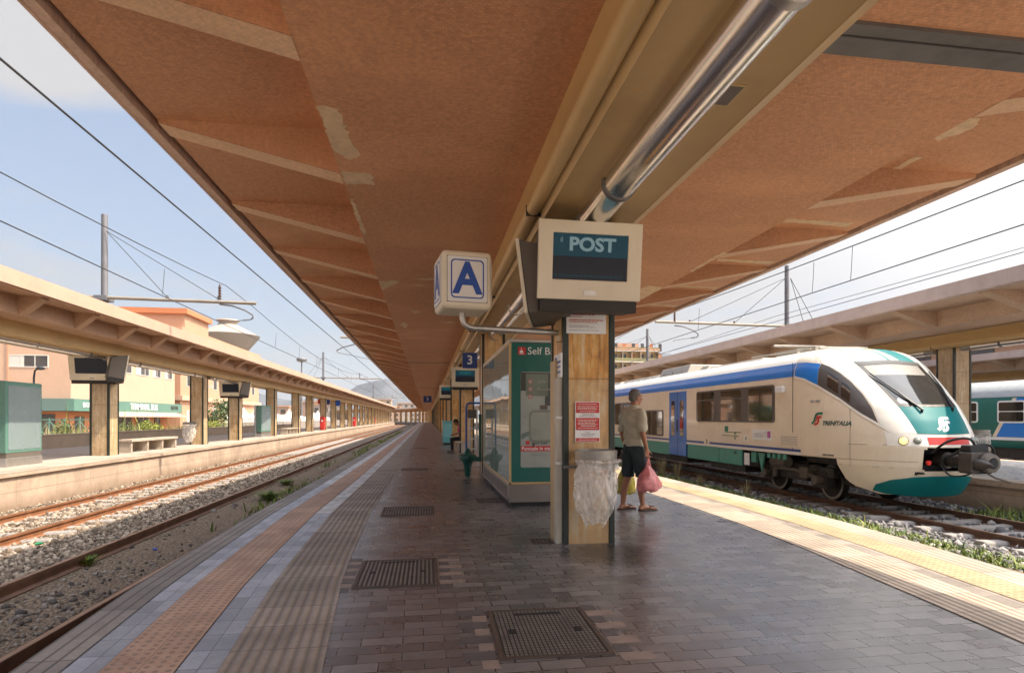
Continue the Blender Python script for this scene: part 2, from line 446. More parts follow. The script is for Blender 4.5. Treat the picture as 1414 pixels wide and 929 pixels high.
M['casing_d'] = pm('brown grey casing side', (.125,.105,.085), .5, var=.1)
M['under'] = pm('black underside', (.022,.018,.014), .6, var=.1)
M['black'] = pm('black rubber', (.014,.014,.014), .6, var=.2)
M['blue'] = pm('sign blue', (.012,.070,.33), .4, var=.05)
M['blue_d'] = pm('deep sign blue', (.012,.045,.20), .4, var=.05)
M['red'] = pm('signal red', (.55,.030,.025), .42, var=.06)
M['teal'] = pm('kiosk green', (.010,.120,.095), .38, var=.08, scale=2)
M['pink_ink'] = pm('faded red print', (.50,.12,.10), .7, var=.1)
M['grey_ink'] = pm('grey print', (.38,.36,.34), .7, var=.1)
M['dark_ink'] = pm('dark print', (.05,.05,.05), .7, var=.1)
def emis(name, col, k, base=(.012,.012,.012), rough=.25):
    t = NT(name); t.base(base); t.set(Roughness=rough); t.b.inputs['Specular IOR Level'].default_value = .2
    t.b.inputs['Emission Color'].default_value = c4(col); t.b.inputs['Emission Strength'].default_value = k
    return t.m
M['scr_top'] = emis('screen teal band', (.003,.060,.085), .16)
M['scr_low'] = emis('screen dark field', (.012,.014,.022), .15)
M['scr_txt'] = emis('screen lettering', (.17,.24,.25), .28)
M['scr_txt2'] = emis('screen teal lettering', (.02,.16,.16), .25)
M['lamp_on'] = emis('warm lit headlamp', (1.,.55,.16), .9, (.5,.3,.1))
M['lens'] = pm('grey lamp lens', (.30,.32,.28), .18, var=.1)
# ---------------------------------------------------------------- station alignment: straight, then a long left-hand bend
S0, RC = 165., 100.
def W(x, s):
    if s <= S0: return (x, s)
    f = (s - S0)/RC
    return (-RC + (RC + x)*math.cos(f), S0 + (RC + x)*math.sin(f))
ARC = [S0 + k*6. for k in range(0, 19)]
def stations(s0, s1, extra=()):
    ss = sorted(set([s0, s1] + [s for s in list(ARC) + list(extra) if s0 < s < s1]))
    return ss
def interp(tab):
    def f(s):
        if s <= tab[0][0]: return tab[0][1]
        for (a, x), (b, y) in zip(tab, tab[1:]):
            if s <= b:
                k = (s-a)/(b-a); return x + (y-x)*k
        return tab[-1][1]
    return f
def sweep(mb, prof, ss, cap=True):
    """closed profile [(x,z)], x may be a function of s"""
    n = len(prof); vs = []
    for s in ss:
        for x, z in prof:
            X, Y = W(x(s) if callable(x) else x, s); vs.append((X, Y, z))
    m = len(ss)
    fs = [(i*n+k, i*n+(k+1) % n, (i+1)*n+(k+1) % n, (i+1)*n+k) for i in range(m-1) for k in range(n)]
    if cap: fs += [tuple(range(n)), tuple((m-1)*n+k for k in range(n-1,-1,-1))]
    return mb.add(vs, fs)
def rect(x0, x1, z0, z1): return [(x0,z0),(x1,z0),(x1,z1),(x0,z1)]
def strip(name, xa, xb, z, ss, mat):
    mb = MB(); vs = []; uv = []
    for s in ss:
        a = xa(s) if callable(xa) else xa; b = xb(s) if callable(xb) else xb
        for x, u in ((a,0.),(b,b-a)):
            X, Y = W(x, s); vs.append((X,Y,z)); uv.append((u,s))
    mb.v = vs; mb.uv = uv
    mb.f = [(2*i, 2*i+1, 2*i+3, 2*i+2) for i in range(len(ss)-1)]
    return struct(mb.build(name, mat))

# ---------------------------------------------------------------- ground, platforms, track beds
g = MB(); g.add([(-4000,-400,-.95),(4000,-400,-.95),(4000,6000,-.95),(-4000,6000,-.95)], [(0,1,2,3)])
struct(g.build('ground', M['ground']))
g = MB(); g.add([(-70,-10,-.70),(-14.6,-10,-.70),(-14.6,160,-.70),(-70,160,-.70)], [(0,1,2,3)])
struct(g.build('forecourt', M['asphalt']))

eL = interp([(-15,-2.0),(2.4,-2.08),(3.4,-2.17),(5,-2.30),(6,-2.34),(8.7,-2.41),(12.4,-2.37),(23,-2.32),(60,-2.3)])
eR = interp([(-15,4.7),(2.5,4.86),(3.7,5.03),(4.4,5.11),(5.5,5.25),(7.0,5.37),(9,5.38),(13,5.32),(30,5.2)])
NEAR = [-15,-5,0,2.4,3,3.4,4,4.4,5,5.5,6,7,8,8.7,10,12.4,15,18,23,30,45,60,90,120]
SS = stations(-15, 262, NEAR)
mb = MB(); sweep(mb, [(eL,-.9),(eR,-.9),(eR,0),(eL,0)], SS)
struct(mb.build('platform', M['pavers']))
off = lambda f, d: (lambda s: f(s)+d)
strip('edge_paving', off(eL,-.03), off(eL,.235), .006, SS, M['s_edge'])
strip('tile_strip', off(eL,.235), off(eL,.435), .004, [s for s in SS if s <= 12.4], M['s_tile'])
strip('tile_strip', off(eL,.235), off(eL,.435), .004, [s for s in SS if s >= 12.4], M['s_tile_far'])
strip('tactile_strip', off(eL,.435), off(eL,.83), .008, SS, M['s_dots'])
S_A = [s for s in SS if s <= 8.7]; S_B = [s for s in SS if s >= 8.7]
strip('tile_strip', off(eL,.83), off(eL,1.05), .004, S_A, M['s_tile'])
strip('white_line', off(eL,.83), off(eL,1.05), .004, S_B, M['s_tile_far'])  # continues the tile strip in the paler tone
strip('guide_strip', off(eL,1.05), off(eL,1.60), .006, SS, M['s_groove'])
strip('edge_paving', off(eR,-.33), off(eR,.03), .006, SS, M['s_edge_r'])
strip('tactile_strip', off(eR,-.69), off(eR,-.33), .008, SS, M['s_dots_r'])
strip('tile_strip', off(eR,-.86), off(eR,-.69), .004, SS, M['s_grey_r'])
strip('guide_strip', off(eR,-1.38), off(eR,-.86), .006, SS, M['s_groove_r'])

mb = MB(); mb.box(-40,60,-60,-6.2,-.9,-.002); struct(mb.build('bounce_floor', M['conc_pale']))  # unseen pale floor added behind the camera to bounce sunlight forward
strip('platform_paving', off(eL,1.7), off(eR,-1.5), .004, [-6.19,-1.6], M['pav_l'])  # unseen pale sheet added over the dark pavers for bounce light
# neighbouring platforms
mb = MB(); sweep(mb, [(-14.6,-.9),(-9.06,-.9),(-9.06,.07),(-9.0,.07),(-9.0,.15),(-14.6,.15)], SS)
struct(mb.build('platform', M['block']))
strip('edge_paving', -9.55, -9.0, .156, SS, M['s_edge_r'])
strip('platform_paving', -14.5, -9.55, .154, SS, M['pav_l'])
mb = MB(); sweep(mb, [(12.26,-.9),(18.8,-.9),(18.8,0),(12.2,0),(12.2,-.12),(12.26,-.12)], SS)
struct(mb.build('platform', M['block']))
strip('edge_paving', 12.2, 12.75, .006, SS, M['s_edge_r'])
strip('platform_paving', 12.75, 18.3, .004, SS, M['pavers'])

# track beds
bL = stations(-10, 250, NEAR)
strip('track_bed', -9.1, -4.85, -.672, bL, M['ballast'])
strip('track_bed', -4.85, -2.0, -.664, bL, M['dirt'])
strip('track_bed', 5.0, 12.4, -.668, bL, M['ballast_r'])
strip('track_bed', 18.6, 40., -.68, bL, M['ballast_r'])

RAILP = [(-.068,-.16),(.068,-.16),(.068,-.145),(.012,-.125),(.010,-.045),(.034,-.034),(.034,0),(-.034,0),(-.034,-.034),(-.010,-.045),(-.012,-.125),(-.068,-.145)]
HEADP = [(-.026,.001),(.026,.001),(.022,.003),(-.022,.003)]
SL = MB(); SL.add([(-1.2,-.13,-.1),(1.2,-.13,-.1),(1.2,.13,-.1),(-1.2,.13,-.1),
    (-1.2,-.10,.07),(-.45,-.09,.05),(.45,-.09,.05),(1.2,-.10,.07),(1.2,.10,.07),(.45,.09,.05),(-.45,.09,.05),(-1.2,.10,.07)],
    [(3,2,1,0),(4,5,10,11),(5,6,9,10),(6,7,8,9),(0,1,7,6,5,4),(1,2,8,7),(2,3,11,10,9,8),(3,0,4,11)])
sleeper0 = SL.build('sleeper', M['sleeper'], bevel=.03)
SLEEPER_ME = sleeper0.data; SLEEPER_MODS = sleeper0
def track(label, xs, z, s0, s1, rmat, sl_z, sl_range, step, extra=()):
    t = thing('railway_track', label, 'railway track', (0,0,0), group='railway tracks')
    for x in xs:
        mb = MB(); sweep(mb, [(x+a, z+b) for a, b in RAILP], stations(s0, s1))
        r = mb.build('rail', rmat, t)
        mb = MB(); sweep(mb, [(x+a, z+b) for a, b in HEADP], stations(s0, s1))
        mb.build('rail_head', M['railtop'], r)
    cx = sum(xs)/2; s = sl_range[0]; k = 0
    while s < sl_range[1] and k < 95:
        o = sleeper0.copy(); COL.objects.link(o); o.parent = t
        o.location = (cx + rng.uniform(-.02,.02), s, sl_z + rng.uniform(-.012,.012)); o.rotation_euler = (0,0,rng.uniform(-.012,.012))
        s += step; k += 1
    return t
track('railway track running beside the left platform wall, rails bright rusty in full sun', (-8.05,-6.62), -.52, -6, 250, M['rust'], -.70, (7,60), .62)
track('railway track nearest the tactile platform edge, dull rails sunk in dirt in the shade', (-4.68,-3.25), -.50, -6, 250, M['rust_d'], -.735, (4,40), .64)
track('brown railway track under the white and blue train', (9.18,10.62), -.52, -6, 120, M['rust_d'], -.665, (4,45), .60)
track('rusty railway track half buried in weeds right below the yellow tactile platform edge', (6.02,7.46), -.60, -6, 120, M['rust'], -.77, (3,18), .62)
track('railway track under the green passenger coach', (25.1,26.5), -.52, -6, 90, M['rust_d'], -.68, (14,30), .62)
bpy.data.objects.remove(sleeper0)

# loose stones: small irregular polyhedra
def stone_field(name, n, area, zf, size, mat, seed, dens=None):
    r = np.random.default_rng(seed)
    bmq = bmesh.new(); bmesh.ops.create_icosphere(bmq, subdivisions=1, radius=1.)
    T = np.array([v.co[:] for v in bmq.verts]); Fc = np.array([[v.index for v in f.verts] for f in bmq.faces]); bmq.free()
    x0,x1,y0,y1 = area
    X = r.uniform(x0,x1,n); Y = y0 + (y1-y0)*r.uniform(0,1,n)**1.7
    if dens is not None:
        k = dens(X,Y,r); X, Y = X[k], Y[k]; n = len(X)
    S = size*r.lognormal(0,.35,n)
    nv = len(T)
    V = T[None]*(1 + r.normal(0,.2,(n,nv,1)))
    V = np.round(V*1.6)/1.6*.5 + V*.5
    V = V*S[:,None,None]*r.uniform(.55,1.25,(n,1,3))
    a = r.uniform(0,6.28,n); b = r.uniform(-.8,.8,n)
    c, s = np.cos(a), np.sin(a)
    x, y, z = V[...,0].copy(), V[...,1].copy(), V[...,2].copy()
    y, z = y*np.cos(b)[:,None]-z*np.sin(b)[:,None], y*np.sin(b)[:,None]+z*np.cos(b)[:,None]
    V[...,0] = x*c[:,None]-y*s[:,None]+X[:,None]; V[...,1] = x*s[:,None]+y*c[:,None]+Y[:,None]
    V[...,2] = z + (zf + S*.25)[:,None] if np.ndim(zf) else z + zf + (S*.25)[:,None]
    F = (Fc[None]+ (np.arange(n)*nv)[:,None,None]).reshape(-1,3)
    o = npmesh(name, V.reshape(-1,3), F, mat)
    return tag(o, kind='stuff')
def off_rails(*xs):
    def d(X,Y,r):
        k = np.ones(len(X), bool)
        for x in xs: k &= np.abs(X-x) > .09
        return k
    return d
tag(stone_field('ballast_stones', 24000, (-9.0,-4.7,5.5,34), -.672, .025, M['stones'], 1, off_rails(-8.05,-6.62)), 'pale crushed stone ballast around the sunlit rusty track', 'ballast')
def pile(X,Y,r):
    return off_rails(-4.68,-3.25)(X,Y,r) & ((np.exp(-((X+4.0)/.45)**2) * np.exp(-((Y-6.9)/1.5)**2) + .05 + .35*np.exp(-((X+4.7)/.25)**2)) > r.uniform(0,1,len(X)))
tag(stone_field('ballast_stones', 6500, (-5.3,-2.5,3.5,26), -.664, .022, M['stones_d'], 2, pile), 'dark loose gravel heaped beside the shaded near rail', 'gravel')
tag(stone_field('ballast_stones', 9000, (7.55,12.2,4.2,24), -.668, .032, M['stones_r'], 3, off_rails(9.18,10.62)), 'grey ballast stones between the platform edge and the train', 'ballast')

# ---------------------------------------------------------------- canopies on columns
def column_proto(parent, mat, x, y, zt, zb=0., w=.57, d=.62):
    mb = MB(); c = .035
    mb.box(x-w/2+c, x+w/2-c, y-d/2, y+d/2, zb, zt)
    mb.box(x-w/2, x+w/2, y-d/2+c, y+d/2-c, zb, zt)
    col = MB()
    a, b = w/2-.012, d/2-.012
    col.box(x-a, x+a, y-b, y+b, zb, zt)
    o = col.build('column', mat, parent)
    tr = MB()
    for sx in (-1,1):
        for sy in (-1,1):
            cx, cy = x+sx*(w/2-.028), y+sy*(d/2-.028)
            tr.box(cx-.032, cx+.032, cy-.032, cy+.032, zb, zt)
    tr.build('corner_trim', M['trim'], o, bevel=.006, seg=1)
    return o

def rib_mesh(xi, xo, y, zs=4.22, zb=3.8, th=.27):
    """triangular bracket tapering from the inner box to the outer edge"""
    mb = MB(); s = 1 if xo > xi else -1
    y0, y1 = y, y+th
    pts = [(xi,zs+.03),(xi,zb),(xo,zs-.035),(xo,zs+.03)]
    mb.ext(pts, 'y', y0, y1); return mb

def canopy(name, label, xs, fas, rib_side, rib_s, s0, s1, cols, colmat, zb=0., col_s0=0, joints=(), sof='mosaic', ribm='rib_shade_mosaic'):
    xL, xLi, xb0, xb1, xRi, xR, xc = xs
    t = thing(name, label, 'platform canopy', (0,0,0), group='platform canopies')
    ss = stations(s0, s1)
    mb = MB(); sweep(mb, rect(xL+.16, xR-.16, 4.222, 4.34), ss)
    slab = mb.build('roof_slab', M[sof], t)
    mb = MB(); sweep(mb, rect(xL-.02, xR+.02, 4.34, 4.47), ss); mb.build('roofing', M['roofing'], slab)
    for a, b in ((xL, xL+.085), (xR-.085, xR)):
        mb = MB(); sweep(mb, rect(a, b, 4.19, 4.338), ss)
        f = mb.build('fascia', fas, t); 
    # outer face of the fascia is one upright band from 4.19 to 4.53
    for a, b in ((xL-.05, xL-.021), (xR+.021, xR+.05)):
        mb = MB(); sweep(mb, rect(a, b, 4.205, 4.53), ss); mb.build('fascia', fas, t)
    mb = MB(); sweep(mb, rect(xLi, xRi, 3.8, 4.2215), ss); mb.build('soffit', M[sof], t)
    # beam casing with a rounded gutter on both lower edges
    def half(sg, x0):
        X = lambda d: x0 + sg*d
        pr = []
        for k in range(9):
            a = R(180 - 22.5*k) if False else R(130 + 25*k)
            pr.append((X(.075 + .075*math.cos(a)), 3.50 + .075*math.sin(a)))
        pr += [(X(.17),3.425),(X(.185),3.405),(X(.20),3.425),(X(.53),3.425),(X(.53),3.60),(X(.60),3.60),(X(.60),3.7995),(X(.03),3.7995)]
        return pr
    w = xb1-xb0
    mb = MB(); sweep(mb, half(1, xb0), ss); cas = mb.build('beam_casing', M['ochre'], t, smooth=True)
    mb = MB()
    X1 = xb1
    sweep(mb, [(X1-.60,3.7995),(X1-.60,3.44),(X1-.10,3.44),(X1-.085,3.432),(X1-.07,3.44),(X1,3.46),(X1,3.7995)], ss)
    mb.build('beam_casing', M['ochre'], t, smooth=True)
    k = s0 + 2.2; mb = MB()
    while k < min(s1, 70):
        mb.box(xb0-.004, xb0+.15, k, k+.012, 3.42, 3.53)
        k += 4.1
    mb.build('casing_joint', M['black'], cas)
    # ribs
    for side in rib_side:
        xi, xo = (xLi, xL+.17) if side < 0 else (xRi, xR-.17)
        s, first = rib_s[0], None; n = 0
        while s < rib_s[1] and n < 96:
            if first is None:
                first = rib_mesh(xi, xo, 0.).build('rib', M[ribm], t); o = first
                mb = MB(); mb.add([(xi,.002,3.797),(xo,.002,4.182),(xo,.268,4.182),(xi,.268,3.797)],[(0,1,2,3)]); edge = mb.build('rib_underside', M['rib_underside'] if sof == 'mosaic' else M[sof], first)
            else:
                o = first.copy(); COL.objects.link(o); o.parent = t
                e = edge.copy(); COL.objects.link(e); e.parent = o
            o.location = (0, s, 0); s += rib_s[2]; n += 1
    for s in joints:
        mb = MB(); mb.box(xLi+.01, xb0-.01, s, s+.09, 3.785, 3.81); mb.build('joint_strip', M['steel_d'], t)
    # columns
    c0 = column_proto(t, colmat, 0, 0, 3.44, zb); n = 0; first = True
    for (x, s) in cols:
        X, Y = W(x, s)
        if first: o = c0; first = False
        else: o = dup(c0, parent=t)
        o.location = (X, Y, 0); o.rotation_euler = (0,0,max(0,(s-S0)/RC))
    return t

OUR_COLS = [(1.735,6.48),(1.62,14.7),(1.53,23.2)] + [(1.5, 31.2+8.0*k) for k in range(17)] + [(1.5, S0+5+4.6*k) for k in range(19)]
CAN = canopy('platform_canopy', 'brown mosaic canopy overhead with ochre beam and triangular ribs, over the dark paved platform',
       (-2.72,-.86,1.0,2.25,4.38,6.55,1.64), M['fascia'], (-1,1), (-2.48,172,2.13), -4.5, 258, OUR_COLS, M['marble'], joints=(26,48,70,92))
L_COLS = [(-10.4, s) for s in (12.8,20.8,28.8,33.95,41.5,48.95,54.45,61.4,68.0)] + [(-10.4, 75.0+7.*k) for k in range(12)] + [(-10.4, S0+4+7*k) for k in range(8)]
CANL_DZ = -.12
CANL = canopy('platform_canopy', 'sunlit pink edged canopy on square travertine columns over the left platform',
       (-14.2,-11.8,-11.05,-9.75,-9.1,-8.45,-10.4), M['fascia_l'], (1,), (6.1,165,2.13), 5.6, 235, L_COLS, M['marble_l'], zb=.15, sof='mosaic_l', ribm='mosaic_l')
CANL.location.z = CANL_DZ
R_COLS = [(15.55,15.45+8.2*k) for k in range(12)]
CANR = canopy('platform_canopy', 'greyish canopy on ochre columns behind the white train',
       (12.2,13.6,14.92,16.2,17.4,18.8,15.55), M['fascia_r'], (-1,), (6.2,120,2.6), 5.2, 170, R_COLS, M['marble_l'], sof='mosaic_r', ribm='mosaic_r')
FAR_COLS = [(30.9, 15.+8*k) for k in range(6)]
CANF = canopy('platform_canopy', 'farthest pale edged canopy seen between the right hand column and the green coach',
       (27.2,28.6,30.2,31.5,33,34.5,30.9), M['fascia_r'], (-1,), (12,60,2.6), 0, 80, FAR_COLS, M['marble_l'], sof='mosaic_r', ribm='mosaic_r')
# dark expansion joint across the right soffit and bare plaster patches of our canopy
mb = MB(); mb.box(2.26, 4.372, 3.26, 3.36, 3.775, 3.803); mb.box(2.26, 4.372, 3.372, 3.40, 3.768, 3.803); mb.box(2.26, 4.372, 3.41, 3.56, 3.778, 3.803)
mb.box(4.385, 6.3, 3.26, 3.40, 4.19, 4.224); mb.box(4.385, 6.3, 3.41, 3.56, 4.186, 4.224)
mb.build('expansion_joint', M['steel_d'], CAN)
def patch(pts, z, seed):
    """ragged sheet of bare plaster just under a soffit; pts = rough outline"""
    r = random.Random(seed); out = []
    n = len(pts)
    for i in range(n):
        a, b = Vector(pts[i]), Vector(pts[(i+1) % n]); L = (b-a).length
        k = max(2, int(L/.045))
        for j in range(k):
            q = a.lerp(b, j/k); out.append((q.x + r.uniform(-.018,.018), q.y + r.uniform(-.02,.02)))
    mb = MB(); m = len(out); cx = sum(p[0] for p in out)/m; cy = sum(p[1] for p in out)/m
    zz = z if callable(z) else (lambda x: z)
    vs = [(p[0],p[1],zz(p[0])) for p in out] + [(p[0],p[1],zz(p[0])+.0025) for p in out]
    fs = [tuple(range(m))] + [(i,m+i,m+(i+1) % m,(i+1) % m) for i in range(m)]
    mb.add(vs, fs); return mb.build('bare_patch', M['bare'], CAN, fix=False)
zs_ = 3.797
patch([(-.855,4.75),(-.70,4.78),(-.66,5.3),(-.62,5.62),(-.74,5.7),(-.85,5.5)], zs_, 1)
patch([(-.855,5.98),(-.56,6.0),(-.54,6.28),(-.85,6.3)], zs_, 2)
patch([(-.856,6.7),(-.82,6.75),(-.80,7.9),(-.85,8.0)], zs_, 3)
patch([(-.60,10.6),(-.52,10.62),(-.50,10.75),(-.85,11.4),(-.86,10.7)], zs_, 4)
for k, (x, y, w, h) in enumerate(((-.25,10.4,.5,.10),(.05,12.7,.45,.12),(.3,15.0,.5,.16),(-.4,13.6,.25,.3),(-.3,10.9,.3,.08),(-.7,15.5,.2,.7))):
    patch([(x,y),(x+w*.6,y-h*.5),(x+w,y+h*.2),(x+w*.5,y+h)], zs_, 10+k)
# right side: peeling along the joint and the ribs
for k, y in enumerate((8.4, 10.5, 12.7, 14.8)):
    patch([(4.38,y-.05),(4.05,y-.15),(3.95,y+.25),(4.12,y+.5),(4.1,y+1.0),(4.37,y+1.1)], zs_, 30+k) if k in (1,) else patch([(4.38,y-.3),(4.30,y-.3),(4.32,y+.8),(4.38,y+.9)], zs_, 30+k)
slab_z = 4.2185
patch([(5.0,4.95),(5.22,4.9),(5.35,5.1),(5.22,5.35),(5.02,5.3)], slab_z, 41)
patch([(5.28,5.75),(5.37,5.72),(5.42,6.3),(5.32,6.35)], slab_z, 42)
for k, (y, a, b) in enumerate(((6.05,4.95,6.2),(8.2,5.2,6.3),(10.3,4.9,6.3),(12.4,5.4,6.3))):
    patch([(a,y+1.7),(b,y+1.75),(b,y+1.92),(a,y+1.85)], slab_z, 50+k)

# silver tubes slung under the beams, one per bay
def silver_tube(x, y0, y1, z, label, r=.145, name='light_tube'):
    t = thing(name, label, 'tube', (x, y0, z), group='silver tubes under the beams')
    L = y1-y0; mb = MB()
    mb.cyl((0,.34,0), (0,L-.34,0), r, n=28); mb.build('tube_body', M['silver'], t, smooth=True)
    for e in (0, L-.34):
        mb = MB()
        prof = []
        for k in range(7):
            prof += [(r*.93, e+k*.05), (r*.93, e+k*.05+.034), (r*.8, e+k*.05+.036), (r*.8, e+k*.05+.048)]
        mb.lathe(prof, n=24, axis='y'); mb.build('ribbed_end', M['steel'], t, smooth=True)
    for e in (L*.5, L*.16, L*.84):
        mb = MB(); mb.lathe([(r+.002,e-.03),(r+.010,e-.03),(r+.010,e+.03),(r+.002,e+.03)], n=28, axis='y')
        mb.box(-.02,.02,e-.012,e+.012,r,r+.2)
        mb.build('clamp', M['steel_d'] if e != L*.5 else M['steel'], t, smooth=True)
    return t
silver_tube(1.65, -1.1, 6.05, 3.395, 'polished silver tube overhead ending at the near column with the posters')
silver_tube(1.62, 6.95, 14.3, 3.395, 'polished silver tube behind the big monitor, running to the column above the kiosk')
silver_tube(1.56, 15.1, 22.8, 3.395, 'polished silver tube seen just right of the blue 3 sign')
silver_tube(1.53, 23.6, 30.8, 3.395, 'distant silver tube in the bay beyond the blue 3 sign')
silver_tube(-10.1, 13.3, 20.4, 3.28, 'pale silver tube under the left canopy ending above its first monitor', .11)
silver_tube(-10.1, 21.2, 28.4, 3.28, 'pale silver tube under the left canopy above the stone bench', .11)
silver_tube(-10.1, 29.2, 33.6, 3.28, 'pale silver tube under the left canopy before the second monitor', .11)
silver_tube(15.4, 15.9, 23.2, 3.395, 'dull silver tube under the canopy behind the train cab', .11)
silver_tube(15.4, 7.6, 15.0, 3.395, 'dull silver tube right of the column beside the train nose', .11)
mb = MB(); mb.box(1.86,1.98,3.42,3.66,3.432,3.442); v = thing('ventilation_grille','small dark grille in the ochre beam beside the silver tube, nearest one','grille',(0,0,0),group='beam grilles')
mb.build('frame', M['ochre_l'], v); mb = MB(); mb.box(1.875,1.965,3.435,3.645,3.429,3.434); mb.build('grille', M['casing_d'], v)
for y, l in ((10.3,'small dark grille in the beam above the letter A sign arm'),(16.5,'small dark grille in the beam beyond the kiosk column')):
    dup(v, loc=(-.33 if y < 12 else -.4, y-3.4, 0), label=l)
# ---------------------------------------------------------------- the white and blue railcar
M['t_cream'] = pm('train cream paint', (.80,.685,.52), .34, var=.07, scale=1.3, streak=.07, dirt=(.50,.38,.25), dirt_amt=.25, coat=.25)
M['t_white'] = pm('train white paint', (.80,.76,.66), .34, var=.06, scale=1.3, streak=.05, dirt=(.5,.43,.33), dirt_amt=.2, coat=.25)
M['t_blue'] = pm('train blue paint', (.008,.20,.66), .34, var=.06, scale=1.5, coat=.25, dirt=(.01,.16,.46), dirt_amt=.15)
M['t_door'] = pm('train door blue', (.01,.15,.52), .34, var=.08, scale=1.5, coat=.2)
M['t_navy'] = pm('train navy line', (.02,.06,.26), .4, var=.05)
M['t_green'] = pm('train skirt green', (.06,.30,.22), .45, var=.12, scale=1.5, dirt=(.10,.18,.13), dirt_amt=.35)
M['t_teal'] = pm('train teal paint', (.0,.15,.155), .45, var=.08, scale=1.5, spec=.25)
M['t_roof'] = pm('train roof', (.33,.30,.25), .5, var=.12, scale=1.2, dirt=(.3,.26,.2), dirt_amt=.3)
M['t_frame'] = pm('window band grey', (.085,.075,.07), .35, var=.1)
M['t_rub'] = pm('window rubber', (.012,.012,.013), .5, var=.1)
t = NT('dark train glass'); t.base((.035,.028,.022)); t.set(Roughness=.04); t.b.inputs['Specular IOR Level'].default_value = 1.0
M['t_glass'] = t.m
t = NT('windscreen glass'); t.base((.03,.03,.028)); t.set(Roughness=.05); t.b.inputs['Specular IOR Level'].default_value = .5
M['t_screen'] = t.m
M['t_iron'] = pm('oily running gear', (.040,.033,.028), .62, var=.4, scale=8, dirt=(.13,.09,.06), dirt_amt=.6)
M['t_iron_m'] = pm('greasy coupler steel', (.085,.075,.065), .45, metal=.5, var=.35, scale=8)
M['t_iron_l'] = pm('dusty running gear', (.15,.125,.10), .65, var=.35, scale=8)
M['t_wheel'] = pm('worn wheel', (.035,.027,.02), .6, metal=.3, var=.3, scale=5)
M['t_tyre'] = pm('bright tyre', (.36,.33,.28), .35, metal=.8, var=.2, scale=5)
M['g_white'] = pm('emblem white', (.80,.80,.78), .4, var=.03)
M['g_green'] = pm('emblem green', (.0,.17,.09), .4, var=.03)

TX, TJ, NE = 10.0, 12.7, 2.5
YCt = [(-.30,10.45),(-.17,10.28),(.1,10.10),(.4,10.0),(.8,9.95),(1.05,10.05),(1.3,10.2),(1.6,10.42),(2.0,10.83),(2.49,11.38),(2.75,11.75),(2.85,11.95),(2.93,12.15),(2.98,12.4),(3.02,12.69)]
WZt = [(-.3,1.32),(0.,1.42),(.4,1.495),(2.2,1.495),(2.45,1.47),(2.64,1.41),(2.75,1.33),(2.85,1.2),(2.93,1.0),(2.98,.7),(3.01,.3),(3.02,.01)]
def smoothtab(tab):
    f = interp(tab)
    def g(z):
        h = .035
        return .25*f(z-h) + .5*f(z) + .25*f(z+h)
    return g
_yc = smoothtab(YCt); _wz = interp(WZt)
def nose(xr, z, e=0.):
    """point on the cab surface from lateral offset and height, pushed out by e"""
    w = _wz(z); d = TJ - _yc(z)
    k = min(.9999, abs(xr)/w)
    y = TJ - d*(1 - k**NE)**(1/NE)
    if e:
        p = Vector(nose(xr, z)); h = .01
        k0 = xr if abs(xr) < w*.97 else math.copysign(w*.97, xr)
        a = Vector(nose(k0+h, z)) - Vector(nose(k0-h, z)); b = Vector(nose(k0, z+h)) - Vector(nose(k0, z-h))
        n = a.cross(b).normalized()
        if n.y > 0: n = -n
        return tuple(p + n*e)
    return (TX + xr, y, z)
def nose_t(th, z):
    w = _wz(z); d = TJ - _yc(z); s, c = math.sin(th), math.cos(th)
    p = 2/NE
    return (TX + w*math.copysign(abs(s)**p, s), TJ - d*abs(c)**p, z)
def nose_patch(name, mat, parent, top, bot, e=.006, nu=24, nv=10, smooth=True, mirror=False):
    """patch between two polylines given as (xr,z) points"""
    def along(pl, t):
        L = [0]
        for a, b in zip(pl, pl[1:]): L.append(L[-1] + math.dist(a, b))
        q = t*L[-1]
        for i in range(len(pl)-1):
            if q <= L[i+1] + 1e-9:
                k = (q-L[i])/max(1e-9, L[i+1]-L[i]); return (pl[i][0]+(pl[i+1][0]-pl[i][0])*k, pl[i][1]+(pl[i+1][1]-pl[i][1])*k)
        return pl[-1]
    sg = -1 if mirror else 1
    mb = MB()
    def fn(u, v):
        a, b = along(top, u), along(bot, u)
        x, z = a[0]+(b[0]-a[0])*v, a[1]+(b[1]-a[1])*v
        return nose(sg*x, z, e)
    mb.grid(fn, [i/nu for i in range(nu+1)], [j/nv for j in range(nv+1)])
    o = mb.build(name, mat, parent, smooth='all' if smooth else False, fix=False)
    bm = bmesh.new(); bm.from_mesh(o.data)
    for f in bm.faces:
        if f.normal.y > 0: f.normal_flip()
    bm.to_mesh(o.data); bm.free()
    return o

TR = thing('railcar_train', 'white and blue regional train with teal nose standing at the right hand track', 'train', (0,0,0))
# main body, two cars
BODY = [(-1.49,.50),(-1.495,.8),(-1.495,2.2),(-1.47,2.45),(-1.41,2.64),(-1.33,2.75),(-1.2,2.85),(-1.0,2.93),(-.7,2.98),(-.3,3.01)]
BODYP = [(TX+x,z) for x, z in BODY] + [(TX-x,z) for x, z in reversed(BODY)]
mb = MB(); sweep(mb, BODYP, [TJ+.012, 31.8]); mb2 = MB()
mb.build('body', M['t_cream'], TR, smooth=True)
mb = MB(); sweep(mb, BODYP, [32.7, 50]); mb.build('body', M['t_cream'], TR, smooth=True)
mb = MB(); sweep(mb, [(TX-1.25,.4),(TX+1.25,.4),(TX+1.25,2.8),(TX-1.25,2.8)], [31.8,32.7]); mb.build('gangway', M['black'], TR)
ROOFP = [(-1.40,2.655),(-1.325,2.76),(-1.195,2.862),(-1.0,2.942),(-.7,2.992),(-.3,3.022)]
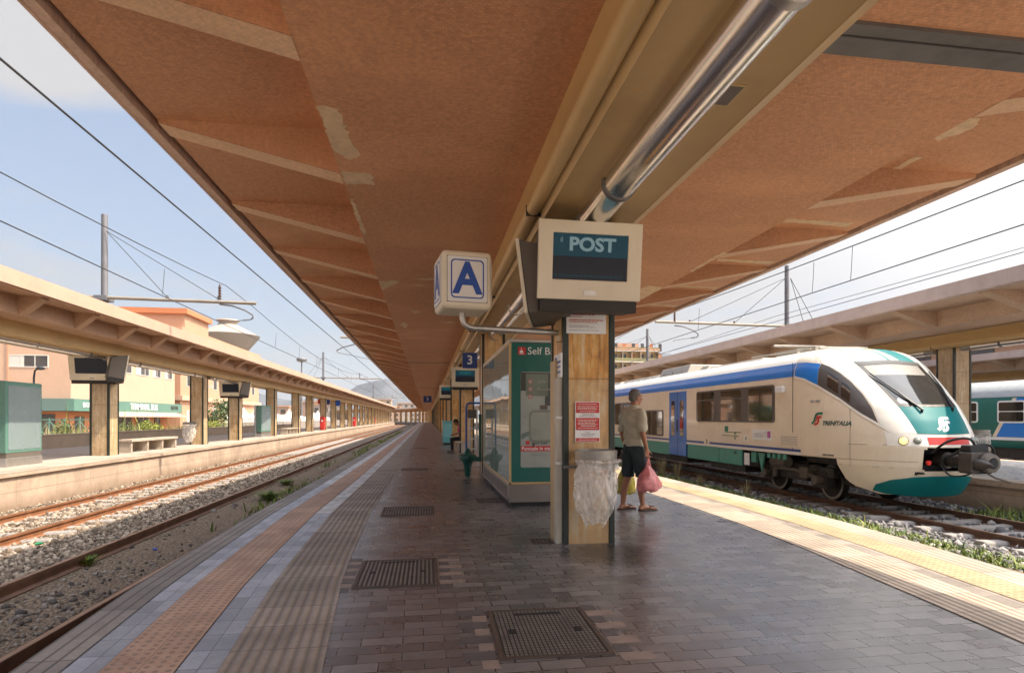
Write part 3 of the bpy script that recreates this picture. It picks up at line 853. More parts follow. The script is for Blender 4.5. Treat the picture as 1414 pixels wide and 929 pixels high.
ROOFP = [(TX+x,z) for x, z in ROOFP] + [(TX-x,z) for x, z in reversed(ROOFP)] + [(TX+1.3,2.74),(TX-1.3,2.74)]
mb = MB(); sweep(mb, ROOFP, [TJ+.014, 31.79]); roof = mb.build('roof', M['t_white'], TR, smooth=True)
SX = TX-1.495
def band(name, mat, z0, z1, y0, y1, e=.005):
    def xw(z): return TX - _wz(z) - e
    mb = MB(); zs = [z0 + (z1-z0)*k/8 for k in range(9)]
    vs = [(xw(z), y, z) for y in (y0, y1) for z in zs]
    mb.add(vs, [(k,9+k,10+k,k+1) for k in range(8)]); return mb.build(name, mat, TR, smooth='all', fix=False)
band('blue_band', M['t_blue'], 2.33, 2.645, TJ-.01, 31.79)
band('blue_line', M['t_navy'], .575, .635, TJ-.3, 31.79, .007)
band('white_line', M['t_white'], .505, .572, TJ-.3, 31.79, .006)
# green skirt
for (y0, y1, z0) in ((14.97,16.23,.06),(16.245,18.35,.06),(19.82,31,.06)):
    mb = MB(); mb.box(SX+.005, SX+.05, y0, y1, z0, .50); mb.build('skirt', M['t_green'], TR, bevel=.008)
mb = MB(); mb.box(SX+.02, SX+.07, 14.30, 14.52, .2, .46); mb.build('skirt_flap', M['t_green'], TR)
mb = MB(); mb.add([(SX+.02,13.9,.46),(SX+.02,14.2,.46),(SX+.02,14.05,.0),(SX+.06,13.9,.46),(SX+.06,14.2,.46),(SX+.06,14.05,.0)],[(0,1,2),(5,4,3),(0,3,4,1),(1,4,5,2),(2,5,3,0)]); mb.build('skirt_flap', M['t_green'], TR)
mb = MB(); mb.box(SX+.01, SX+.03, 14.62, 14.86, .10, .42); mb.build('white_placard', M['g_white'], TR)
for k in range(4):
    mb = MB(); mb.box(SX+.015, SX+.05, 13.0+k*.22, 13.12+k*.22, .36, .48); mb.build('skirt_flap', M['t_green'], TR)
# window bands
def win_band(y0, y1, z0, z1, panes, split=None):
    mb = MB(); mb.ext(rrect(y0, y1, z0, z1, .09), 'x', SX-.012, SX+.01); w = mb.build('window', M['t_frame'], TR)
    for i, (a, b) in enumerate(panes):
        zt = z1-.05
        if split and i in split:
            mb = MB(); mb.ext(rrect(a, b, 1.93, zt, .03), 'x', SX-.018, SX+.0); mb.build('pane', M['t_glass'], w)
            zt = 1.885
        mb = MB(); mb.ext(rrect(a, b, z0+.04, zt, .05), 'x', SX-.018, SX+.0); mb.build('pane', M['t_glass'], w)
        if i == 0:
            mb = MB(); mb.box(SX-.021, SX-.017, (a+b)/2-.01, (a+b)/2+.01, z0+.06, zt-.02); mb.build('mullion', M['t_rub'], w)
win_band(13.42, 17.68, 1.245, 2.19, [(13.52,14.60),(15.0,16.1),(16.52,17.6)], (1,2))
win_band(20.33, 22.2, .70, 1.66, [(20.42,21.42),(21.5,22.1)])
win_band(23.6, 25.9, 1.06, 2.03, [(23.7,24.6),(24.8,25.8)])
win_band(27, 30.5, 1.2, 2.1, [(27.1,28.2),(28.4,29.4),(29.6,30.4)])
# sliding doors
for (a, b) in ((18.42,19.10),(19.12,19.80)):
    mb = MB(); mb.box(SX-.014, SX+.02, a, b, .09, 2.26); d = mb.build('door_leaf', M['t_door'], TR, bevel=.01)
    mb = MB(); mb.ext(rrect(a+.2, b-.2, .74, 1.95, .07), 'x', SX-.02, SX); mb.build('door_pane', M['t_glass'], d)
    mb = MB(); mb.box(SX-.022, SX-.014, b-.06 if a < 19 else a+.02, b-.03 if a < 19 else a+.05, .9, 1.3); mb.build('door_seal', M['t_rub'], d)
mb = MB(); mb.box(SX-.012, SX+.01, 19.08, 19.14, .09, 2.26); mb.build('door_seal', M['t_rub'], TR)
mb = MB(); mb.box(SX-.09, SX, 13.0, 13.3, 1.97, 2.12); mb.build('camera_box', M['g_white'], TR, bevel=.02)
mb = MB(); mb.box(SX-.010, SX+.01, 12.46, 13.22, .67, 1.02); lv = mb.build('louvre_panel', M['t_cream'], TR, bevel=.006)
for k in range(5):
    mb = MB(); mb.box(SX-.014, SX-.009, 12.52, 13.16, .73+k*.045, .745+k*.045); mb.build('louvre_slot', M['t_rub'] if False else M['grey_ink'], lv)
mb = MB(); mb.box(SX-.006, SX+.01, 13.56, 14.44, .80, 1.06); st = mb.build('sticker', M['g_white'], TR)
mb = MB(); mb.box(SX-.009, SX-.005, 13.6, 13.74, .86, 1.03); mb.build('sticker_print', pm('sticker magenta', (.42,.10,.30), .5), st)
for k in range(4):
    mb = MB(); mb.box(SX-.009, SX-.005, 13.92, 14.38-.1*(k % 2), .87+.03*k, .88+.03*k); mb.build('sticker_print', M['grey_ink'], st)
mb = MB(); mb.lathe([(.05,-.002),(.06,-.002),(.06,.002),(.05,.002)], (SX-.007,13.83,.95), 16, 'x', True); mb.build('sticker_print', M['grey_ink'], st)
mb = MB(); mb.ext(rrect(14.64,14.88,.73,.90,.02), 'x', SX-.006, SX+.01); cb = mb.build('fuel_cover', M['t_white'], TR)
mb = MB(); mb.box(SX-.009, SX-.005, 14.72, 14.76, .77, .86); mb.build('cover_mark', M['dark_ink'], cb)
# green route emblem: little building, line and ring
em = MB()
em.box(SX-.008, SX+.01, 15.70, 15.88, .98, 1.13); em.box(SX-.008, SX+.01, 15.0, 15.86, .955, .972); em.box(SX-.008, SX+.01, 15.1, 16.05, .855, .870)
em.build('route_emblem', M['g_green'], TR)
ring = [(.075*math.cos(a)*.75, .105*math.sin(a)) for a in [2*math.pi*k/24 for k in range(24)]]
rin = [(x*.6, z*.68) for x, z in ring]
vs = [(SX-.008, 15.3+x, .87+z) for x, z in ring] + [(SX-.008, 15.3+x, .87+z) for x, z in rin]
mb.add(vs, [(k,(k+1) % 24,24+(k+1) % 24,24+k) for k in range(24)]); mb.build('route_emblem', M['g_green'], TR)
text('2', .17, 'class_number', M['dark_ink'], TR, (SX-.010, 16.98, .64), LEFTF, .003, bold=.004)
mb = MB(); mb.box(SX-.0085, SX, 16.80, 17.16, .57, .64); mb.build('number_gap', M['t_cream'], TR)
text('NG', .10, 'stencil', M['dark_ink'], TR, (SX-.001+.0, 15.3, .40), LEFTF, .003)

# cab: one continuous loft, lower front corners cut away behind the plough
zl = [-.17,-.12,-.05,.02,.1,.18,.26,.30,.33,.36,.38,.40,.42,.44,.47,.5,.53,.56,.59,.62,.65,.67,.69,.71,.73,.75,.77,.79,.81,.85,.9,1.0,1.1,1.2,1.3,1.4,1.5,1.6,1.7,1.8,1.9,2.0,2.1,2.2,2.3,2.4,2.5,2.6,2.68,2.75,2.8,2.85,2.9,2.93,2.96,2.985,3.005,3.018]
zl = [z for z in zl if z not in (.44,)] + [.44,.496,.4995]
zl.sort()
ycut = interp([(-.2,10.62),(-.12,10.83),(-.08,11.0),(.0,11.13),(.10,11.22),(.30,11.31),(.38,11.34),(.496,11.36),(.4995,11.37),(.4999,99)])
def thmax(z):
    d = TJ - _yc(z); c = (TJ - ycut(z))/d
    return R(90) if c <= 0 else math.acos(min(1, c**(NE/2)))
mb = MB(); mb.grid(lambda u, v: nose_t(u*thmax(v), v), [-1 + k/45 for k in range(91)], zl)
def keep(face, pts):
    c = [sum(p[i] for p in pts)/len(pts) for i in range(3)]
    if abs(c[0]-TX) < .56 and .33 < c[2] < .79 and c[1] < 10.6:      # coupler opening
        dx = max(0, abs(c[0]-TX)-.40); dz = max(0, abs(c[2]-.56)-.09)
        if dx*dx + dz*dz < .0225: return False
    return True
mb.f = [f for f in mb.f if keep(f, [mb.v[i] for i in f])]
cab = mb.build('cab', M['t_cream'], TR, smooth='all', fix=False)
bm = bmesh.new(); bm.from_mesh(cab.data)
for f in bm.faces:
    c = f.calc_center_median()
    if f.normal.dot(Vector((c.x-TX, c.y-13.5, (c.z-1.4)*.6))) < 0: f.normal_flip()
bm.to_mesh(cab.data); bm.free()
cab.data.polygons.foreach_set('use_smooth', [True]*len(cab.data.polygons))
def zat(y, x): pass
# white upper shell left & right of the front (from the A pillar back to the side glass)
def side_patch(name, mat, parent, top, bot, e, nu=24, nv=8, mirror=False):
    def along(pl, t):
        L = [0]
        for a, b in zip(pl, pl[1:]): L.append(L[-1] + math.dist(a, b))
        q = t*L[-1]
        for i in range(len(pl)-1):
            if q <= L[i+1] + 1e-9:
                k = (q-L[i])/max(1e-9, L[i+1]-L[i]); return (pl[i][0]+(pl[i+1][0]-pl[i][0])*k, pl[i][1]+(pl[i+1][1]-pl[i][1])*k)
        return pl[-1]
    sg = 1 if mirror else -1
    mb = MB()
    def fn(u, v):
        a, b = along(top, u), along(bot, u)
        q = chain([(a[0]+(b[0]-a[0])*v, a[1]+(b[1]-a[1])*v)])[0]; return nose(sg*q[0], q[1], e)
    mb.grid(fn, [i/nu for i in range(nu+1)], [j/nv for j in range(nv+1)])
    o = mb.build(name, mat, parent, smooth='all', fix=False)
    bm = bmesh.new(); bm.from_mesh(o.data)
    for f in bm.faces:
        if f.normal.x*sg < 0: f.normal_flip()
    bm.to_mesh(o.data); bm.free()
    return o
def chain(yz, lo=.2, hi=1.49):
    """(y,z) side coordinates -> (|xr|,z) on the shell"""
    out = []
    for y, z in yz:
        d = TJ - _yc(z); k = (TJ - y)/d
        k = min(.9999, max(0, k)); xr = _wz(z)*(1 - k**NE)**(1/NE)
        out.append((xr, z))
    return out
for mir in (True, False):
    # pale shell between side glass and front
    nose_patch('cab_shell', M['t_white'], cab, [(.70,2.975),(.80,2.72),(.78,2.49),(.73,2.12),(.68,1.69),(.63,1.45),(.60,1.22),(.58,1.06)],
               chain([(12.6,2.86),(12.0,2.575),(11.8,2.49),(11.56,2.33),(11.31,2.13),(11.03,1.86),(10.79,1.58),(10.62,1.27),(10.42,1.07)]), .004, 40, 14, mirror=mir)
    top = [(12.0,2.57),(11.82,2.49),(11.58,2.33),(11.33,2.13),(11.05,1.86),(10.81,1.58),(10.63,1.27)]
    bot = [(11.92,2.09),(11.66,1.94),(11.40,1.79),(11.14,1.61),(10.92,1.45),(10.75,1.34),(10.63,1.26)]
    nm = not mir
    sg = side_patch('side_window', M['t_frame'], cab, top, bot, .008, 30, 8, mirror=nm)
    side_patch('side_pane', M['t_glass'], sg, ([(11.78,2.37),(11.66,2.29),(11.53,2.19)]), ([(11.69,2.05),(11.56,1.96),(11.43,1.87)]), .012, 6, 6, mirror=nm)
    side_patch('side_pane', M['t_glass'], sg, ([(11.46,2.14),(11.34,2.05),(11.24,1.95)]), ([(11.37,1.82),(11.26,1.74),(11.18,1.68)]), .012, 6, 6, mirror=nm)
    side_patch('blue_tail', M['t_blue'], cab, ([(12.69,2.645),(12.35,2.63),(12.01,2.57)]), ([(12.69,2.33),(12.3,2.25),(11.92,2.08)]), .0095, 10, 6, mirror=nm)
    # thin white sweep under the side glass
    side_patch('white_sweep', M['t_white'], cab, ([(12.69,2.345),(12.3,2.262),(11.915,2.09),(11.40,1.79),(10.92,1.45),(10.63,1.265),(10.40,1.12)]),
               ([(12.69,2.30),(12.3,2.21),(11.9,2.03),(11.38,1.73),(10.9,1.39),(10.60,1.20),(10.42,1.07)]), .011, 30, 2, mirror=nm)
    # lamps
    s = -1 if mir else 1
    for xr, zz, r, mt in ((.80,.915,.072,'lamp_on' if mir else 'lens'), (.61,.92,.060,'lens')):
        p = Vector(nose(s*xr, zz)); q = Vector(nose(s*xr, zz, .05)); n = (q-p).normalized()
        mb = MB(); mb.cyl(p - n*.02, p + n*.012, r*1.18, n=24); h = mb.build('headlight', M['steel_d'], cab, smooth=True)
        mb = MB(); a = n.cross(Vector((0,0,1))).normalized(); b = a.cross(n)
        prof = [(r, .010), (r*.92,.026), (r*.6,.040), (.001,.046)]; vs = []
        for rr, e in prof:
            for k in range(20):
                w_ = 2*math.pi*k/20; vs.append(p + n*e + (a*math.cos(w_)+b*math.sin(w_))*rr)
        mb.add(vs, [(i*20+k,i*20+(k+1) % 20,(i+1)*20+(k+1) % 20,(i+1)*20+k) for i in range(3) for k in range(20)])
        mb.build('lamp_lens', M[mt], h, smooth='all')
# teal front
nose_patch('front_panel', M['t_teal'], cab, [(-.65,1.60),(0,1.585),(.65,1.60)], [(-.575,1.055),(0,1.04),(.575,1.055)], .005, 24, 12)
nose_patch('cab_roof_panel', M['t_teal'], cab, [(-.60,2.98),(0,3.005),(.60,2.98)], [(-.77,2.50),(0,2.56),(.77,2.50)], .006, 20, 14)
nose_patch('cab_roof_glare', pm('pale teal sheen', (.26,.40,.34), .3, var=.1, coat=.3), cab, [(-.62,2.985),(-.35,2.992),(-.05,3.0)], [(-.76,2.56),(-.4,2.585),(.0,2.60)], .009, 12, 14)  # pale patch on the teal roof, sun glare painted as colour
nose_patch('cab_roof_glare', pm('cream roof glare', (.62,.52,.30), .35, var=.1, coat=.3), cab, [(.0,2.97),(.12,2.97)], [(.08,2.62),(.28,2.62)], .0095, 6, 14)  # cream streak of the same painted glare
vi = nose_patch('visor', M['t_rub'], cab, [(-.80,2.575),(0,2.625),(.80,2.575)], [(-.755,2.50),(0,2.55),(.755,2.50)], .014, 24, 3)
ws = nose_patch('windscreen', M['t_rub'], cab, [(-.77,2.52),(0,2.565),(.77,2.52)], [(-.645,1.59),(0,1.575),(.645,1.59)], .008, 26, 20)
nose_patch('glass', M['t_screen'], ws, [(-.71,2.475),(0,2.52),(.71,2.475)], [(-.595,1.64),(0,1.625),(.595,1.64)], .011, 26, 20)
nose_patch('sun_blind', pm('pale cab blind', (.13,.12,.10), .5), ws, [(-.70,2.47),(0,2.515),(.60,2.48)], [(-.66,2.26),(0,2.27),(.57,2.26)], .0125, 16, 4)
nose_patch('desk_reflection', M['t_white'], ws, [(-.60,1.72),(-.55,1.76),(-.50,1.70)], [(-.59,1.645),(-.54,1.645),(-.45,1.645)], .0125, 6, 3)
nose_patch('bumper_band', M['t_white'], cab, [(-1.0,1.12),(-.86,1.075),(-.5,1.035),(0,1.025),(.5,1.035),(.86,1.075),(1.0,1.12)], [(-1.0,.815),(-.86,.815),(-.5,.815),(0,.815),(.5,.815),(.86,.815),(1.0,.815)], .004, 30, 6)
nose_patch('red_strip', M['red'], cab, [(-.44,.985),(0,.985),(.44,.985)], [(-.44,.845),(0,.845),(.44,.845)], .010, 16, 3)
# wipers
for pts in ([(-.71,2.29),(-.52,1.90),(-.30,1.50)], [(.74,2.33),(.62,1.95),(.42,1.53)], [(-.66,2.2),(-.50,1.86),(-.40,1.64)]):
    mb = MB(); P = [nose(x, z, .045) for x, z in pts]
    mb.tube(P, [.012,.016,.02] if pts[0][0] != -.66 else .009, 8); mb.build('wiper', M['t_rub'], cab, smooth=True)
    mb = MB(); q = Vector(P[-1]); mb.tube([q, q + Vector((.0,.03,-.08))], .025, 8); mb.build('wiper_pivot', M['t_rub'], cab, smooth=True)
# emblems: two S shaped strokes
def ribbon(cl, w):
    L, Rr = [], []
    for i, p in enumerate(cl):
        a = Vector(cl[max(i-1,0)]); b = Vector(cl[min(i+1,len(cl)-1)]); d = (b-a).normalized(); n = Vector((-d.y, d.x))
        L.append(Vector(p)+n*w/2); Rr.append(Vector(p)-n*w/2)
    return L, Rr
STROKES = [[(1.02,.93),(.62,.93),(.42,.88),(.33,.74),(.27,.45),(.20,.22),(.02,.10)],
           [(.98,.63),(.76,.64),(.66,.60),(.68,.47),(.72,.28),(.64,.12),(.46,.06),(.30,.06)],
           [(.56,.80),(.50,.60),(.47,.40),(.40,.24)]]
def emblem(parent, mats, fn):
    for cl, mt, w in zip(STROKES, mats, (.20,.20,.13)):
        L, Rr = ribbon(cl, w); n = len(L)
        vs = [fn(p.x, p.y) for p in L] + [fn(p.x, p.y) for p in Rr]
        mb = MB(); mb.add(vs, [(i,i+1,n+i+1,n+i) for i in range(n-1)]); mb.build('emblem', mt, parent, fix=False)
def _side(u, v):
    q = chain([(12.03 - .27*u - .04*(v-.5), 1.21 + .27*v)])[0]; return nose(-q[0], q[1], .007)
emblem(cab, (M['g_green'], M['red'], M['red']), _side)
emblem(cab, (M['g_white'],)*3, lambda u, v: nose(-.16 + .32*u + .05*(v-.5), 1.10 + .27*v, .010))
def wrap_text(body, size, y0, z0, mat, name, bold=.003, shear=.25):
    """letters laid on the curving cab side, reading towards -X"""
    o = text(body, size, name, mat, cab, (0,0,0), (0,0,0), .001, 'LEFT', 1., bold, shear)
    for v in o.data.vertices:
        y = y0 - v.co.x; z = z0 + v.co.y
        q = chain([(y, z)])[0]; e = .006 + (.002 if v.co.z > 0 else 0)
        v.co = Vector(nose(-q[0], q[1], e))
    return o
wrap_text('TRENITALIA', .125, 11.74, 1.245, pm('operator lettering', (.05,.12,.10), .4), 'lettering', .004)
wrap_text('MD 002', .085, 12.10, 1.73, M['grey_ink'], 'fleet_number', .002, 0)
wrap_text('AV002 005900', .05, 11.72, .56, M['dark_ink'], 'stencil', .001, 0)
# shut lines on the cab
for yz in ([(11.15,1.60),(11.08,1.2),(11.05,.8),(11.06,.37)], [(11.30,.385),(10.62,.385),(10.35,.38)], [(10.42,.83),(10.8,.825),(11.1,.82)]):
    P = [nose(-q[0], q[1], .004) for q in chain(yz)]
    mb = MB(); mb.tube(P, .004, 6); mb.build('shut_line', M['casing_d'], cab)
mb = MB(); mb.box(TX-1.50, TX-1.495, TJ-.001, TJ+.013, .5, 2.66); mb.build('shut_line', M['t_rub'], TR)
# plough
nose_patch('plough', M['t_teal'], cab, [(-1.03,.03),(-.90,.14),(-.62,.21),(-.35,.235),(0,.24),(.35,.235),(.62,.21),(.90,.14),(1.03,.03)],
           [(-1.02,-.10),(-.88,-.15),(-.65,-.17),(-.35,-.185),(0,-.19),(.35,-.185),(.65,-.17),(.88,-.15),(1.02,-.10)], .012, 40, 6)
# coupler opening: dark pocket and coupler
mb = MB(); mb.box(TX-.58, TX+.58, 10.62, 10.66, .25, .85); mb.box(TX-.62, TX-.58, 10.15, 10.66, .25, .85); mb.box(TX+.58, TX+.62, 10.15, 10.66, .25, .85)
mb.box(TX-.6, TX+.6, 10.08, 10.66, .80, .84); mb.box(TX-.6, TX+.6, 10.10, 10.66, .27, .31); mb.build('coupler_pocket', M['black'], cab)
cp = MB(); cp.cyl((TX,10.6,.52),(TX,9.72,.54),.11,.10,18); cpo = cp.build('coupler', M['black'], TR, smooth=True)
mb = MB(); mb.cyl((TX,9.95,.54),(TX,9.66,.54),.13,n=18); mb.cyl((TX,10.25,.54),(TX,10.05,.54),.16,n=18); mb.build('coupler_collar', M['t_iron_m'], cpo, smooth=True)
mb = MB(); mb.rbox(TX-.23, TX+.23, .34, .74, 9.34, 9.62, .05); mb.build('coupler_head', M['t_iron_m'], cpo, bevel=.02)
mb = MB(); mb.lathe([(.10,9.22),(.17,9.24),(.18,9.33),(.12,9.36)], (TX+.10,0,.54), 20, 'y', True); mb.build('coupler_funnel', M['t_iron_l'], cpo, smooth=True)
mb = MB(); mb.lathe([(.085,9.212),(.085,9.30)], (TX+.10,0,.54), 20, 'y'); mb.build('funnel_hole', M['black'], cpo)
mb = MB(); mb.lathe([(.02,9.05),(.09,9.2),(.10,9.36)], (TX-.11,0,.52), 18, 'y'); mb.build('coupler_cone', M['t_iron_m'], cpo, smooth=True)
mb = MB(); mb.rbox(TX-.19, TX+.19, .74, .86, 9.40, 9.60, .03); mb.build('coupler_box', M['black'], cpo, bevel=.01)
mb = MB(); mb.tube([(TX+.05,9.3,.36),(TX+.12,9.2,.28),(TX+.20,9.0,.22)], .018, 8); mb.build('coupler_lever', M['t_iron_l'], cpo)
def hose(pts, r=.024):
    out = []
    P = [Vector(p) for p in pts]; P = [2*P[0]-P[1]] + P + [2*P[-1]-P[-2]]
    for i in range(1, len(P)-2):
        for k in range(8):
            u = k/8; a, b, c, d = P[i-1], P[i], P[i+1], P[i+2]
            out.append(.5*((2*b) + (c-a)*u + (2*a-5*b+4*c-d)*u*u + (3*b-a-3*c+d)*u**3))
    out.append(P[-2]); mb = MB(); mb.tube(out, r, 8); return mb.build('hose', M['black'], cpo, smooth=True)
hose([(TX-.40,10.0,.70),(TX-.30,9.75,.92),(TX-.08,9.55,.98),(TX+.06,9.5,.80)])
hose([(TX-.20,9.9,.60),(TX+.0,9.6,.82),(TX+.22,9.42,.86),(TX+.30,9.40,.70),(TX+.18,9.42,.62)])
hose([(TX-.22,10.0,.45),(TX-.25,9.75,.28),(TX-.05,9.6,.30),(TX+.02,9.5,.42)], .016)
hose([(TX+.36,10.0,.62),(TX+.40,9.7,.80),(TX+.28,9.5,.74)], .02)
mb = MB(); mb.cyl((TX-.48,10.02,.50),(TX-.48,9.98,.50),.045,n=14); mb.build('hose_tap', M['red'], cpo, smooth=True)
# running gear
def bogie(yc):
    fr = MB(); 
    for sx in (-1,1):
        x = TX + sx*.98
        fr.box(x-.07, x+.07, yc-1.45, yc+1.45, .02, .24); fr.box(x-.09, x+.09, yc-.55, yc+.55, -.14, .12)
        fr.box(x-.10, x+.10, yc-1.25, yc-.78, -.24, .12); fr.box(x-.10, x+.10, yc+.78, yc+1.25, -.24, .12)
    fr.box(TX-.9, TX+.9, yc-.35, yc+.35, .05, .42)
    b = fr.build('bogie', M['t_iron'], TR, bevel=.02)
    for dy in (-1.02, 1.02):
        w = MB()
        for sx in (-1,1):
            x = TX + sx*.725
            w.lathe([(.05,x-sx*.09),(.40,x-sx*.09),(.43,x-sx*.07),(.405,x-sx*.04),(.40,x+sx*.05),(.33,x+sx*.052),(.30,x+sx*.03),(.12,x+sx*.03),(.10,x+sx*.07),(.02,x+sx*.07)], (0,yc+dy,-.115), 30, 'x')
        w.cyl((TX-.7,yc+dy,-.115),(TX+.7,yc+dy,-.115),.08,n=14)
        wo_ = w.build('wheelset', M['t_wheel'], b, smooth=True)
        mb = MB(); mb.lathe([(.335,TX-.779),(.395,TX-.778),(.395,TX-.774),(.335,TX-.774)], (0,yc+dy,-.115), 30, 'x', True); mb.build('tyre', M['t_tyre'], wo_)
        mb = MB()
        for k in range(7): mb.lathe([(.115,.03+k*.036),(.13,.042+k*.036),(.115,.054+k*.036)], (TX-1.02,yc+dy*.80,.0), 14)
        mb.build('spring', M['t_iron_l'], b, smooth=True)
    mb = MB(); mb.tube([(TX-1.16,yc-.95,.02),(TX-1.16,yc-.2,.12),(TX-1.16,yc+.5,.10)], .045, 10); mb.tube([(TX-1.18,yc+.55,.35),(TX-1.18,yc+.55,-.12)], .06, 10)
    mb.cyl((TX-1.22,yc-.05,.28),(TX-1.22,yc+.55,.28),.13,n=16); mb.build('damper', M['t_iron_l'], b, smooth=True)
    mb = MB(); mb.box(TX-1.2, TX-1.06, yc-.75, yc-.45, -.05, .2); mb.build('sand_box', M['t_iron_l'], b, bevel=.01)
    for dy in (-1.05, 1.0):
        mb = MB(); mb.cyl((TX-1.24,yc+dy,-.05),(TX-1.08,yc+dy,-.05),.11,n=14); mb.build('axle_box', M['t_iron_l'], b, bevel=.01)
bogie(13.35); bogie(29.)
mb = MB(); mb.box(TX-1.30, TX+1.30, 15.1, 27.4, .02, .48); mb.box(TX-.9, TX+.9, 10.75, 27, .30, .5); mb.box(TX-1.15,TX+1.15,15.4,17.4,-.16,.2); mb.box(TX-1.2,TX+1.2,19.0,22.5,-.16,.2)
mb.box(TX-1.30, TX-1.05, 14.5, 15.0, .05, .48); mb.box(TX-.8,TX+.8,10.9,11.9,-.12,.2)
mb.build('underframe', M['t_iron'], TR, bevel=.02)
# roof gear
for (y0,y1,x0,x1,h) in ((15.2,18.4,-.85,.85,.05),(18.7,19.3,-.7,.7,.16),(19.6,22.2,-.95,.8,.26),(22.5,26.8,-.9,.85,.10),(27.2,30.5,-.9,.9,.10)):
    mb = MB(); z0 = 2.90
    mb.add([(TX+x0,y0,z0),(TX+x1,y0,z0),(TX+x1,y1,z0),(TX+x0,y1,z0),(TX+x0+.18,y0+.06,z0+.1+h),(TX+x1-.18,y0+.06,z0+.1+h),(TX+x1-.18,y1-.06,z0+.1+h),(TX+x0+.18,y1-.06,z0+.1+h)],
           [(3,2,1,0),(4,5,6,7),(0,1,5,4),(1,2,6,5),(2,3,7,6),(3,0,4,7)])
    bx = mb.build('roof_box', M['t_roof'], TR, bevel=.03)
    k = y0+.5
    mb = MB()
    while k < y1-.2:
        mb.box(TX+x0+.05, TX+x0+.13, k, k+.04, z0+.04, z0+.07+h*.35); k += .8
    mb.build('roof_vent', M['casing_d'], bx)
pg = MB()
pg.tube([(TX-.55,13.1,3.10),(TX-.50,14.6,3.28),(TX+.50,14.6,3.28),(TX+.55,13.1,3.10)], .022, 8)
pg.tube([(TX-.6,13.0,3.06),(TX+.6,13.0,3.06)], .03, 8); pg.tube([(TX-.75,14.65,3.30),(TX+.75,14.65,3.30)], .035, 8)
pg.box(TX-.7, TX+.7, 13.0, 13.5, 2.98, 3.10); pg.box(TX-.5, TX+.5, 14.0, 14.9, 2.98, 3.16)
for sx in (-.5,0,.5): pg.lathe([(.06,2.98),(.04,3.02),(.06,3.05),(.04,3.08),(.06,3.11),(.03,3.14)], (TX+sx,13.8,0), 12)
pg.tube([(TX-.9,12.9,3.02),(TX-.95,15.4,3.06)], .02, 8)
pg.build('roof_gear', M['t_roof'], TR, smooth=True)
# ---------------------------------------------------------------- things on and over the platforms
def monitor(label, loc, rz, tilt, w=1.02, h=.73, d=.42, post=0, group='information monitors', base=True):
    t = thing('information_monitor', label, 'monitor', loc, rz, group)
    q = Matrix.Rotation(tilt, 4, 'X')
    def put(mb): mb.v = [tuple(q @ Vector(v)) for v in mb.v]; return mb
    mb = MB(); mb.add([(-w/2,-.0,-h/2),(w/2,0,-h/2),(w/2,0,h/2),(-w/2,0,h/2),(-w/2+.05,d,-h/2+.0),(w/2-.05,d,-h/2),(w/2-.05,d,h/2-.14),(-w/2+.05,d,h/2-.14)],
        [(0,1,2,3),(7,6,5,4),(0,4,5,1),(1,5,6,2),(2,6,7,3),(3,7,4,0)]); put(mb)
    hs = mb.build('housing', M['casing_d'], t, bevel=.012)
    sw, sh, sz = w*.37, h*.30, .05*h
    mb = MB()
    pts = [(-w/2-.01,-h/2-.005),(w/2+.01,-h/2-.005),(w/2+.01,h/2+.01),(-w/2-.01,h/2+.01)]; inn = [(-sw,sz-sh),(sw,sz-sh),(sw,sz+sh),(-sw,sz+sh)]
    vs = [(x,-.035,z) for x,z in pts] + [(x,-.035,z) for x,z in inn] + [(x,-.018,z) for x,z in inn] + [(x,-.0005,z) for x,z in pts]
    fs = [(i,(i+1) % 4,4+(i+1) % 4,4+i) for i in range(4)] + [(4+i,4+(i+1) % 4,8+(i+1) % 4,8+i) for i in range(4)] + [(i,12+i,12+(i+1) % 4,(i+1) % 4) for i in range(4)]
    mb.add(vs, fs); put(mb); mb.build('bezel', M['cream'], t, bevel=.006)
    mb = MB(); mb.box(-sw,sw,-.020,-.012,sz-sh,sz+sh); put(mb); sc = mb.build('screen', M['scr_low'], t)
    if post != 2:
        mb = MB(); mb.box(-sw,sw,-.0225,-.0201,sz+sh*(.02 if post else -.1),sz+sh); put(mb); mb.build('screen_band', M['scr_top'] if post else M['scr_low'], sc)
    if post:
        big = post == 1
        o = text('POST', sh*.80 if big else sh*.7, 'lettering', M['scr_txt'] if big else M['scr_txt2'], sc, (0,0,0), (0,0,0), .001, bold=.028*sh if big else .01*sh, sx=1.)
        for v in o.data.vertices:
            c = v.co.copy(); v.co = q @ Vector((c.x*1.12 + sw*.04, -.0245 - c.z, c.y + sz + sh*.52))
        if big:
            o = text('il', sh*.30, 'lettering', M['scr_txt'], sc, (0,0,0), (0,0,0), .001)
            for v in o.data.vertices:
                c = v.co.copy(); v.co = q @ Vector((c.x*.9 - sw*.78, -.0245 - c.z, c.y + sz + sh*.70))
            mb = MB()
            for k in range(14): mb.box(-sw+.02+k*.05, -.0+(-sw)+.05+k*.05, -.0235, -.0202, sz-sh+.03, sz-sh+.05)
            put(mb); mb.build('ticker', M['scr_top'], sc)
    mb = MB(); mb.box(-.065,.065,-.040,-.035,-h/2+.035,-h/2+.085); put(mb); mb.build('maker_plate', M['steel'] , t)
    if base: mb = MB(); mb.box(-w/2+.02,w/2-.02,-.02,d-.03,-h/2-.12,-h/2-.006); put(mb); mb.build('base_cover', M['under'], t)
    return t
monitor('big cream monitor reading POST, tilted forward on the near column', (1.57,5.56,2.885), R(1.5), R(7), post=1)
monitor('cream monitor seen edge on behind the big POST screen, facing left', (1.06,6.20,2.76), R(-104), R(7), post=0, base=False)
mb = MB(); mb.box(1.45,1.98,5.95,6.16,3.02,3.40); mb.box(1.50,1.54,5.90,5.96,2.9,3.42); 
